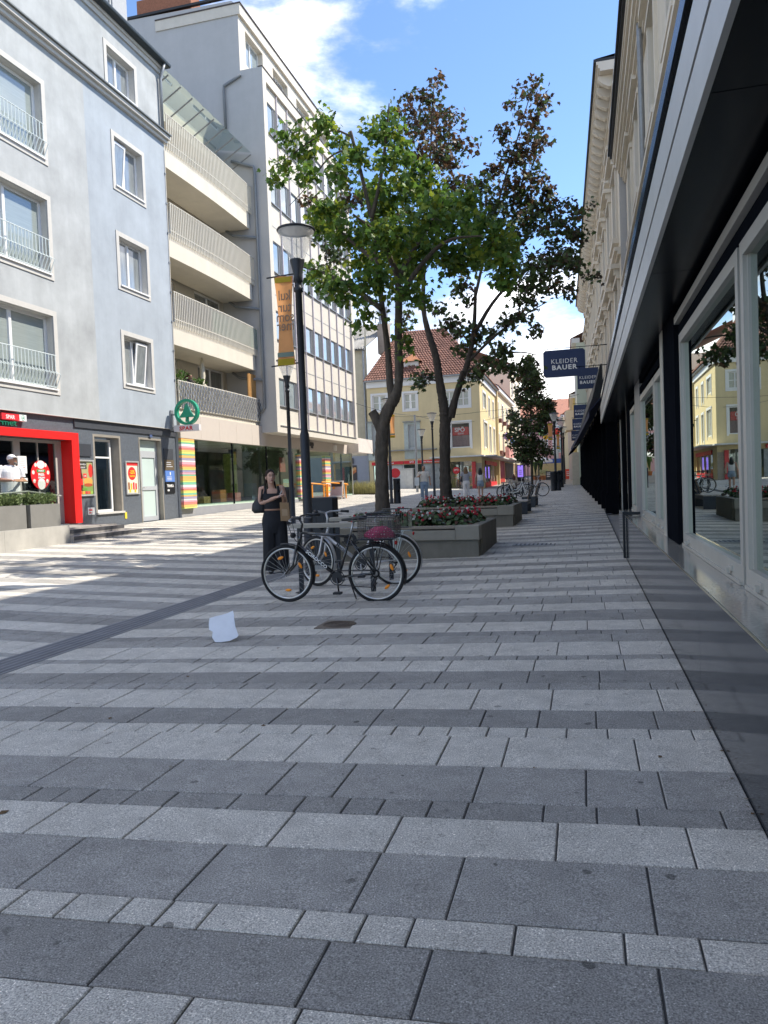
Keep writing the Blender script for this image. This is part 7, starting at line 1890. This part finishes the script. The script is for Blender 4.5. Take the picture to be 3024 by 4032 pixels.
# ================================================================== PEOPLE
SKIN = {'fair': mat('skin_fair', (.50, .30, .22), .5, var=.06, spec=.3), 'tan': mat('skin_tan', (.42, .23, .15), .5, var=.06, spec=.3)}
m_dhair = mat('hair_dark', (.022, .014, .011), .6, var=.4, scale=30, stretch=(1, 1, .2), spec=.12)
def rings(b, R_, n=16):
    o = len(b.v)
    for (cx, cy, z, rx, ry) in R_:
        for k in range(n):
            a = 2*math.pi*k/n; b.v.append((cx + rx*math.cos(a), cy + ry*math.sin(a), z))
    fs = [(i*n+k, i*n+(k+1) % n, (i+1)*n+(k+1) % n, (i+1)*n+k) for i in range(len(R_) - 1) for k in range(n)]
    fs += [tuple(range(n - 1, -1, -1)), tuple((len(R_) - 1)*n + k for k in range(n))]
    b.f += [tuple(i + o for i in f) for f in fs]; b.mi += [0]*len(fs)
    return b
class Fig:
    def __init__(s, name, loc, rz, label, H=1.7, vox=.011):
        s.k = H/1.7; s.M = Matrix.Translation(Vector(loc)) @ Matrix.Rotation(rz, 4, 'Z') @ Matrix.Scale(s.k, 4)
        s.t = thing(name, loc, label, 'person'); s.vox = vox*s.k
    def put(s, b, name, mt, par=None, remesh=True, vox=None, smooth=True):
        o = b.xf(s.M).build(name, mt, par or s.t, smooth)
        if remesh:
            r_ = o.modifiers.new('remesh', 'REMESH'); r_.mode = 'VOXEL'; r_.voxel_size = vox or s.vox; r_.use_smooth_shade = True
            q = o.modifiers.new('smooth', 'SMOOTH'); q.factor = .5; q.iterations = 3
        return o
    def hand(s, b, w, d, up_, curl=.5, side=1):
        w, d, up_ = Vector(w), Vector(d).normalized(), Vector(up_)
        up_ = (up_ - d*up_.dot(d)).normalized(); sd_ = d.cross(up_)
        b.tube([w, w + d*.03, w + d*.085], [.024, .032, .034], 8, True, .55)
        for i, (o_, l_) in enumerate(((-.027, .066), (-.009, .075), (.009, .070), (.026, .055))):
            p0 = w + d*.075 + sd_*o_
            p1 = p0 + d*l_*.45 - up_*l_*.10*curl; p2 = p1 + d*l_*.3*(1 - .5*curl) - up_*l_*.35*curl; p3 = p2 + d*l_*.2*(1 - 1.2*curl) - up_*l_*.3*curl
            b.tube([p0 - d*.01, p1, p2, p3], [.0095, .009, .008, .006], 6)
        q = w + d*.02 + sd_*(.028*side)
        b.tube([q, q + d*.03 + sd_*.022*side - up_*.008, q + d*.06 + sd_*.018*side - up_*.02], [.012, .010, .008], 6)
    def body(s, hc, sh, el, wr, hip, kn, an, skin, tilt=0.0, yaw=0.0, hands=True, torso=None):
        b = MB(); hc = Vector(hc)
        Q = Matrix.Rotation(yaw, 3, 'Z') @ Matrix.Rotation(tilt, 3, 'X')
        s.hc, s.Q = hc, Q
        P = lambda v: hc + Q @ Vector(v)
        b.ell(P((0, .012, .02)), (.074, .094, .098), 18, 12, Q); b.ell(P((0, -.018, -.055)), (.055, .066, .062), 14, 10, Q)
        b.ell(P((0, -.05, -.03)), (.052, .045, .05), 12, 8, Q)
        b.tube([P((0, -.088, .018)), P((0, -.103, -.012)), P((0, -.108, -.026)), P((0, -.09, -.034))], [.008, .011, .014, .010], 8)
        b.ell(P((0, -.088, -.062)), (.022, .014, .010), 10, 6, Q); b.ell(P((0, -.076, -.10)), (.022, .02, .016), 10, 6, Q)
        b.ell(P((0, -.082, .034)), (.05, .016, .012), 12, 6, Q)
        for sg in (-1, 1): b.ell(P((sg*.076, .012, -.012)), (.010, .02, .030), 8, 8, Q)
        nb_ = (Vector(sh[0]) + Vector(sh[1]))/2
        b.tube([P((0, .015, -.06)), P((0, .02, -.10)).lerp(nb_, .35), nb_ + Vector((0, .01, .01)), nb_ + Vector((0, 0, -.06))], [.05, .049, .056, .075], 12)
        hm = (Vector(hip[0]) + Vector(hip[1]))/2
        T = torso or [(.0, .165, .112), (.30, .132, .09), (.62, .160, .112), (.86, .165, .10), (.97, .12, .075)]
        R_ = []
        for (f_, rx, ry) in T:
            c = hm.lerp(nb_, f_); R_.append((c.x, c.y, c.z, rx, ry))
        rings(b, [(R_[0][0], R_[0][1], R_[0][2] - .08, .14, .1)] + R_)
        for i in range(2):
            S_, E, W = Vector(sh[i]), Vector(el[i]), Vector(wr[i])
            b.tube([S_ + (nb_ - S_)*.25, S_, S_.lerp(E, .5), E, E.lerp(W, .3), W], [.048, .056, .049, .042, .041, .027], 10)
            if hands: s.hand(b, W, W - E, Vector((0, -.3, 1)), .6, 1 if i == 0 else -1)
            K, A = Vector(kn[i]), Vector(an[i]); Hh = Vector(hip[i])
            b.tube([Hh + Vector((0, 0, .03)), Hh.lerp(K, .4), K, K.lerp(A, .3), A], [.085, .078, .056, .056, .036], 12)
            b.ell((A.x, A.y - .06, A.z - .045), (.042, .11, .035), 12, 8)
        s.bodyo = s.put(b, 'body', SKIN[skin])
        return s
    def face(s, iris=(.06, .035, .02), brow=None, lip=(.32, .10, .09)):
        P = lambda v: s.hc + s.Q @ Vector(v)
        for sg in (-1, 1):
            b = MB(); b.ell(P((sg*.031, -.083, .008)), (.0125, .006, .0055), 10, 6, s.Q); e = s.put(b, 'eye', mat('eye_white', (.55, .52, .48), .3), None, False)
            b = MB(); b.ell(P((sg*.031, -.0885, .008)), (.0058, .003, .0058), 8, 6, s.Q); s.put(b, 'iris', mat('iris_dark', iris, .2), e, False)
            b = MB(); b.tube([P((sg*.015, -.093, .026)), P((sg*.032, -.092, .031)), P((sg*.052, -.081, .026))], [.003, .0042, .002], 6); s.put(b, 'eyebrow', brow or m_dhair, None, False)
        b = MB(); b.ell(P((0, -.099, -.061)), (.021, .005, .004), 10, 6, s.Q); b.ell(P((0, -.0985, -.068)), (.017, .006, .0055), 10, 6, s.Q); s.put(b, 'lips', mat('lips_%d' % int(lip[0]*100), lip, .4), None, False)

# --- the woman with the paper bag
F = Fig('person', (-4.95, 11.58, gz(-4.95, 11.58)), R(23), 'person in black tank top and wide black trousers holding a paper bag', 1.70, .0075)
sh = [(-.185, .01, 1.40), (.135, .02, 1.405)]; el = [(-.225, .03, 1.15), (.185, -.02, 1.17)]; wr = [(.045, -.19, 1.25), (.155, -.21, 1.255)]
hip = [(-.09, 0, .92), (.085, 0, .92)]; kn = [(-.095, -.01, .5), (.10, -.02, .5)]; an = [(-.085, 0, .085), (.11, 0, .085)]
F.body((-.036, -.005, 1.585), sh, el, wr, hip, kn, an, 'fair', R(-4), R(12))
F.face()
b = MB(); P = lambda v: F.hc + F.Q @ Vector(v)
b.ell(P((0, .026, .036)), (.083, .098, .098), 18, 12, F.Q); b.ell(P((0, .10, .0)), (.045, .04, .05), 12, 8, F.Q); b.ell(P((.05, .03, .01)), (.034, .06, .06), 10, 8, F.Q); b.ell(P((-.05, .03, .01)), (.034, .06, .06), 10, 8, F.Q)
b.tube([P((.02, .11, -.01)), P((.065, .09, -.09)), P((.075, .05, -.17)), P((.06, .06, -.24))], [.035, .034, .028, .012], 10)
b.tube([P((-.05, .07, -.02)), P((-.075, .055, -.09)), P((-.07, .05, -.15))], [.025, .022, .01], 8)
F.put(b, 'hair', m_dhair, None, True, .008)
m_tank = mat('black_jersey', (.016, .016, .019), .85, var=.2, scale=12)
b = MB(); rings(b, [(-.01, 0, 1.00, .148, .105), (-.01, 0, 1.06, .142, .103), (-.012, -.002, 1.15, .150, .112), (-.018, -.008, 1.24, .168, .128), (-.022, -.005, 1.315, .168, .12)], 20)
for sg, sx_ in ((-1, -.125), (1, .085)): b.tube([(sx_*1.05 - .004, -.075, 1.29), (sx_, -.068, 1.36), (sx_ - .005*sg, -.02, 1.432), (sx_, .06, 1.38), (sx_, .085, 1.29)], [.036, .024, .020, .024, .03], 8, True, .55)
F.put(b, 'tank_top', m_tank, None, True, .008)
m_trs = mat('black_trouser', (.017, .018, .022), .9, var=.25, scale=6)
b = MB(); rings(b, [(-.005, 0, .66, .16, .11), (-.005, 0, .76, .198, .135), (-.005, 0, .83, .203, .14), (-.005, 0, .90, .197, .138), (-.008, 0, 1.0, .165, .122), (-.01, 0, 1.04, .149, .110)], 18)
for sg, cx in ((-1, -.095), (1, .10)): rings(b, [(cx*1.05, -.0, .05, .115, .13), (cx*1.03, .0, .25, .115, .125), (cx, 0, .5, .11, .118), (cx*.97, 0, .75, .108, .125), (cx*.9, 0, .88, .105, .12)], 14)
for i in range(len(b.v)):
    x, y, z = b.v[i]; b.v[i] = (x, y + .008*math.sin(60*x)*(1 - z), z)
F.put(b, 'trousers', m_trs, None, True, .009)
b = MB(); rings(b, [(-.01, 0, 1.035, .151, .110), (-.01, 0, 1.062, .150, .110)], 20); F.put(b, 'belt', mat('belt_tan', (.36, .20, .13), .6), None, False)
for cx in (-.09, .11):
    b = MB(); b.ell((cx, -.07, .04), (.045, .12, .042), 14, 8); F.put(b, 'shoe', m_plas, None, False)
# things she carries
WB = F.M
t = thing('shoulder_bag', WB @ Vector((-.25, .05, 1.0)), 'black shoulder bag under the arm of the person in black', 'bag')
b = MB(); rings(b, [(-.235, .03, 1.0, .09, .05), (-.235, .03, 1.05, .13, .065), (-.23, .04, 1.15, .12, .055), (-.20, .05, 1.26, .075, .03)], 16); b.xf(WB).build('body', mat('bag_black', (.02, .02, .022), .45, bump=.1), t, True)
b = MB(); b.tube([(-.21, .08, 1.22), (-.215, .06, 1.36), (-.165, .02, 1.455), (-.18, -.06, 1.36), (-.2, -.06, 1.22)], .014, 6, True, .4); b.xf(WB).build('strap', mat('bag_black', (.02, .02, .022)), t, True)
t = thing('paper_bag', WB @ Vector((.18, -.22, .86)), 'brown paper carrier bag hanging from the hand', 'bag')
b = MB(); b.hexa([(.10, -.28, .87), (.25, -.26, .855), (.26, -.16, .86), (.115, -.18, .875), (.095, -.275, 1.165), (.235, -.255, 1.15), (.245, -.20, 1.155), (.105, -.215, 1.17)]); b.xf(WB).build('sack', mat('kraft_paper', (.34, .22, .12), .85, var=.12, scale=12), t)
b = MB(); b.tube([(.13, -.262, 1.16), (.15, -.255, 1.235), (.18, -.25, 1.25), (.20, -.255, 1.235), (.21, -.25, 1.15)], .005, 5); b.xf(WB).build('handle', mat('kraft_paper', (.34, .22, .12)), t)
b = MB(); b.hexa([(.125, -.278, .95), (.215, -.2655, .945), (.215, -.262, .945), (.125, -.274, .95), (.125, -.2795, 1.06), (.213, -.267, 1.055), (.213, -.264, 1.055), (.125, -.276, 1.06)]); b.xf(WB).build('print', mat('kraft_print', (.45, .32, .20), .8), t)
b = MB(); b.box(.10, -.275, 1.275, .118, -.262, 1.31); b.hexa([(.10, -.272, 1.31), (.112, -.272, 1.305), (.112, -.268, 1.305), (.10, -.268, 1.31), (.135, -.272, 1.36), (.147, -.272, 1.35), (.147, -.268, 1.35), (.135, -.268, 1.36)]); b.torus((.10, -.268, 1.26), .014, .002, 'Y', 14, 4)
tag(b.xf(WB).build('key_ring', m_spk), 'bunch of keys in the hand of the person in black', 'keys')

# --- man in white cap on the terrace
F = Fig('person', (-13.0, 14.93, .56), R(62), 'person in white cap and white shirt reading on the terrace', 1.80, .011)
F.body((.05, -.04, 1.555), [(-.20, 0, 1.40), (.20, 0, 1.40)], [(-.27, .0, 1.13), (.27, .0, 1.13)], [(-.06, -.26, 1.10), (.14, -.27, 1.10)], hip, kn, an, 'tan', R(-10), R(28))
F.face()
m_shirtw = mat('white_shirt', (.78, .78, .79), .85, var=.04, bump=.15, bscale=14)
b = MB(); rings(b, [(0, 0, .80, .21, .145), (0, 0, .95, .205, .145), (0, 0, 1.15, .205, .145), (0, 0, 1.3, .215, .14), (0, 0, 1.40, .19, .105), (0, .0, 1.45, .09, .08)], 18)
for sg in (-1, 1): b.tube([(sg*.15, 0, 1.39), (sg*.21, 0, 1.37), (sg*.255, 0, 1.22), (sg*.262, -.01, 1.16)], [.07, .078, .072, .07], 10)
F.put(b, 'shirt', m_shirtw)
b = MB(); P = lambda v: F.hc + F.Q @ Vector(v)
b.ell(P((0, .015, .052)), (.084, .104, .082), 18, 10, F.Q)
b.tube([P((0, -.07, .05)), P((0, -.13, .042)), P((0, -.165, .032))], [.07, .062, .04], 12, True, .14); F.put(b, 'cap', m_shirtw)
b = MB(); b.ell(P((0, .05, -.02)), (.076, .055, .06), 12, 8, F.Q); F.put(b, 'hair', mat('hair_grey', (.20, .18, .16), .6), None, False)
b = MB(); b.ell(P((0, -.07, -.085)), (.042, .032, .035), 10, 8, F.Q); F.put(b, 'beard', mat('hair_grey', (.20, .18, .16)), None, False)
b = MB(); rings(b, [(-.09, 0, .06, .09, .1), (-.09, 0, .5, .085, .09), (-.07, 0, .85, .12, .12)], 12); rings(b, [(.09, 0, .06, .09, .1), (.09, 0, .5, .085, .09), (.07, 0, .85, .12, .12)], 12); rings(b, [(0, 0, .8, .18, .13), (0, 0, .97, .17, .12)], 14); F.put(b, 'trousers', mat('trouser_dark', (.05, .05, .06), .9))
b = MB(); b.hexa([(-.02, -.40, 1.06), (.22, -.40, 1.06), (.22, -.25, 1.12), (-.02, -.25, 1.12), (-.02, -.41, 1.07), (.22, -.41, 1.07), (.22, -.26, 1.13), (-.02, -.26, 1.13)])
tag(b.xf(F.M).build('leather_folder', mat('folder_tan', (.30, .16, .08), .6)), 'tan folder held by the person in the white cap', 'folder')

# --- man with a white carrier bag walking towards the camera
def walker(loc, rz, label, H, skin, topm, legm, hairfn, shorts=False, sleeve=True, stride=.12, bare=False, armup=False):
    F = Fig('person', loc, rz, label, H, .014)
    s_ = stride
    el_ = [(-.27, .04, 1.14), (.27, .02, 1.14)]; wr_ = [(-.28, -.06, .92), (.28, -.04, .90)]
    if armup: el_[0] = (-.30, -.02, 1.16); wr_[0] = (-.17, -.17, 1.27)
    F.body((0, -.01, 1.585), [(-.19, 0, 1.41), (.19, 0, 1.41)], el_, wr_, [(-.09, 0, .92), (.09, 0, .92)], [(-.095, -s_, .5), (.095, s_*.3, .5)], [(-.09, -s_*.9, .09), (.09, s_*1.6, .10)], skin)
    b = MB(); rings(b, [(0, 0, .90 if not bare else 1.0, .178, .125), (0, 0, 1.05, .165, .115), (0, 0, 1.25, .178, .13), (0, 0, 1.38, .18, .105), (0, 0, 1.45 if sleeve else 1.40, .10, .075)], 16)
    if sleeve:
        for sg in (-1, 1):
            e = el_[0 if sg < 0 else 1]; b.tube([(sg*.14, 0, 1.40), (sg*.20, 0, 1.38), (sg*.20 + (e[0] - sg*.20)*.75, e[1]*.75, 1.38 + (e[2] - 1.38)*.7)], [.065, .072, .066], 10)
    F.put(b, 'shirt', topm)
    b = MB(); rings(b, [(0, 0, .80, .185, .13), (0, 0, .93, .178, .125), (0, 0, 1.0, .165, .118)], 16)
    for sg, an_ in ((-1, -s_*.9), (1, s_*1.6)):
        kx = -s_ if sg < 0 else s_*.3
        pts = [(sg*.088, 0, .88), (sg*.095, kx*.55, .68)] if shorts else [(sg*.088, 0, .88), (sg*.095, kx, .5), (sg*.09, an_, .13)]
        b.tube(pts, [.112, .105] if shorts else [.112, .082, .075], 12)
    F.put(b, 'shorts' if shorts else 'trousers', legm)
    for sg, an_ in ((-1, -s_*.9), (1, s_*1.6)):
        b = MB(); b.ell((sg*.09, an_ - .06, .045), (.045, .12, .045), 12, 8); F.put(b, 'shoe', mat('shoe_pale', (.60, .58, .55), .6), None, False)
    hairfn(F)
    return F
def hair_short(F):
    P = lambda v: F.hc + F.Q @ Vector(v)
    b = MB(); b.ell(P((0, .03, .035)), (.080, .088, .088), 14, 10); F.put(b, 'hair', mat('hair_brown', (.10, .055, .03), .6), None, False)
    b = MB(); b.ell(P((0, -.096, -.045)), (.032, .012, .010), 10, 6); F.put(b, 'moustache', mat('hair_brown', (.10, .055, .03)), None, False)
    b = MB()
    for sg in (-1, 1): b.torus(P((sg*.033, -.10, .006)), .022, .003, 'Y', 14, 4)
    b.tube([P((-.011, -.10, .008)), P((.011, -.10, .008))], .003, 4); F.put(b, 'glasses', m_plas, None, False); F.face(lip=(.34, .14, .12))
def hair_long(mt, ln):
    def fn(F):
        P = lambda v: F.hc + F.Q @ Vector(v)
        b = MB(); b.ell(P((0, .022, .025)), (.088, .100, .104), 16, 10); rings(b, [(P((0, .07, -ln)).x, .075, P((0, 0, -ln)).z, .07, .03), (0, .075, P((0, 0, -.2)).z, .125, .05), (0, .06, P((0, 0, -.05)).z, .105, .07), (0, .04, P((0, 0, .03)).z, .088, .085)], 14); F.put(b, 'hair', mt)
        F.face()
    return fn
wz = lambda x, y: (x, y, gz(x, y))
Fm = walker(wz(-7.49, 35.9), R(12), 'person in cream shirt and jeans with a white carrier bag walking towards the camera', 1.76, 'tan', mat('cream_tee', (.66, .62, .55), .9), mat('jeans_light', (.22, .29, .38), .9, var=.25, scale=8), hair_short, armup=True)
t = thing('carrier_bag', Fm.M @ Vector((-.30, -.2, .75)), 'white carrier bag on the arm of the walking person in jeans', 'bag')
b = MB(); b.hexa([(-.44, -.24, .80), (-.22, -.26, .80), (-.22, -.16, .80), (-.44, -.14, .80), (-.43, -.23, 1.17), (-.21, -.24, 1.17), (-.21, -.20, 1.17), (-.43, -.19, 1.17)]); b.xf(Fm.M).build('sack', mat('bag_white', (.72, .74, .72), .7), t)
b = MB(); b.tube([(-.38, -.2, 1.17), (-.33, -.2, 1.27), (-.27, -.2, 1.17)], .006, 5); b.xf(Fm.M).build('handle', mat('bag_white', (.72, .74, .72)), t)
m_stripe = mat('striped_tee', (.42, .44, .50), .9, var=.05)
tt = m_stripe.node_tree; wv = tt.nodes.new('ShaderNodeTexWave'); wv.bands_direction = 'Z'; wv.inputs['Scale'].default_value = 9
tt.links.new(tt.nodes['Texture Coordinate'].outputs['Object'], wv.inputs['Vector'])
mq = tt.nodes.new('ShaderNodeMix'); mq.data_type = 'RGBA'; tt.links.new(wv.outputs['Fac'], mq.inputs['Factor']); mq.inputs[6].default_value = (.08, .10, .16, 1); mq.inputs[7].default_value = (.60, .60, .62, 1); tt.links.new(mq.outputs[2], tt.nodes['Principled BSDF'].inputs['Base Color'])
Fa = walker(wz(-6.0, 39.6), R(188), 'person in striped shirt and white trousers walking away', 1.70, 'fair', m_stripe, mat('white_denim', (.74, .72, .70), .9), hair_long(mat('hair_fair', (.17, .10, .05), .5, var=.3, scale=20), .34))
t = thing('dark_handbag', Fa.M @ Vector((.24, 0, .95)), 'dark navy shoulder bag of the person in white trousers', 'bag')
b = MB(); rings(b, [(.25, 0, .92, .05, .12), (.26, 0, 1.0, .06, .14), (.25, 0, 1.14, .04, .11), (.24, 0, 1.2, .02, .06)], 12); b.xf(Fa.M).build('body', mat('navy_bag', (.02, .022, .04), .6), t, True)
b = MB(); b.tube([(.24, .06, 1.17), (.17, .03, 1.47), (.24, -.06, 1.17)], .012, 5); b.xf(Fa.M).build('strap', mat('navy_bag', (.02, .022, .04)), t)
Fb = walker(wz(-5.38, 40.6), R(190), 'person with long black hair in denim shorts walking away', 1.63, 'fair', mat('white_top', (.72, .71, .70), .9), mat('denim_shorts', (.28, .36, .44), .9, var=.2), hair_long(mat('hair_black', (.010, .009, .010), .4, var=.3), .46), True, False, .10, True)
t = thing('canvas_tote', Fb.M @ Vector((-.26, 0, .85)), 'beige canvas tote on the shoulder of the person in shorts', 'bag')
b = MB(); rings(b, [(-.27, 0, .84, .05, .15), (-.29, 0, .95, .07, .17), (-.27, 0, 1.1, .05, .15), (-.25, 0, 1.17, .02, .1)], 12); b.xf(Fb.M).build('body', mat('canvas_beige', (.42, .34, .25), .9), t, True)
b = MB(); b.tube([(-.25, .07, 1.15), (-.17, .03, 1.47), (-.25, -.07, 1.15)], .010, 5); b.xf(Fb.M).build('strap', mat('canvas_beige', (.42, .34, .25)), t)
# --- seated person far, on a low block
F = Fig('person', (-3.95, 44.2, gz(-3.95, 44.2) - .12), R(200), 'person with reddish brown hair sitting behind the far bicycle rack', 1.68, .014)
F.body((0, -.02, 1.20), [(-.18, 0, 1.03), (.18, 0, 1.03)], [(-.25, -.08, .78), (.25, -.08, .78)], [(-.10, -.30, .72), (.10, -.30, .72)], [(-.09, 0, .56), (.09, 0, .56)], [(-.12, -.42, .58), (.12, -.42, .58)], [(-.12, -.40, .22), (.12, -.40, .22)], 'fair')
b = MB(); rings(b, [(0, 0, .54, .19, .14), (0, 0, .75, .17, .12), (0, 0, .92, .18, .125), (0, 0, 1.04, .17, .09)], 14)
for sg in (-1, 1): b.tube([(sg*.14, 0, 1.02), (sg*.19, 0, 1.0), (sg*.245, -.07, .80), (sg*.12, -.27, .73)], [.06, .066, .055, .045], 10)
F.put(b, 'pullover', mat('beige_knit', (.48, .42, .35), .95))
hair_long(mat('hair_auburn', (.09, .035, .02), .5, var=.3), .30)(F)
b = MB()
for sg in (-1, 1): b.tube([(sg*.09, 0, .58), (sg*.12, -.42, .58), (sg*.12, -.40, .25)], [.10, .075, .06], 10)
F.put(b, 'trousers', mat('trouser_dark', (.05, .05, .06)))
g_ = gz(-3.95, 44.2)
t = thing('seat_block', (-3.95, 44.35, g_), 'low dark seat block under the sitting person', 'seat'); MB().bbox(-4.4, 44.05, g_, -3.5, 44.65, g_ + .36, .02).build('block', m_bsteel, t)
# --- person on the lowest balcony
F = Fig('person', (-14.55, 26.25, 4.29), R(80), 'person with dark reddish hair leaning on the lowest balcony', 1.62, .014)
F.body((0, -.12, 1.50), [(-.18, -.02, 1.36), (.18, -.02, 1.36)], [(-.24, -.12, 1.12), (.24, -.12, 1.12)], [(-.10, -.28, 1.02), (.10, -.28, 1.02)], hip, [(-.095, 0, .5), (.1, 0, .5)], an, 'fair', R(-18))
b = MB(); rings(b, [(0, 0, .85, .19, .13), (0, 0, 1.1, .17, .12), (0, -.02, 1.27, .18, .125), (0, -.02, 1.38, .17, .09)], 14)
for sg in (-1, 1): b.tube([(sg*.14, -.02, 1.36), (sg*.19, -.02, 1.34), (sg*.235, -.11, 1.14)], [.06, .066, .055], 10)
F.put(b, 'shirt', m_tank)
hair_long(mat('hair_auburn', (.09, .035, .02)), .22)(F)
b = MB()
for sg in (-1, 1): b.tube([(sg*.088, 0, .92), (sg*.095, 0, .5), (sg*.09, 0, .1)], [.11, .085, .075], 10)
F.put(b, 'trousers', mat('trouser_dark', (.05, .05, .06)))
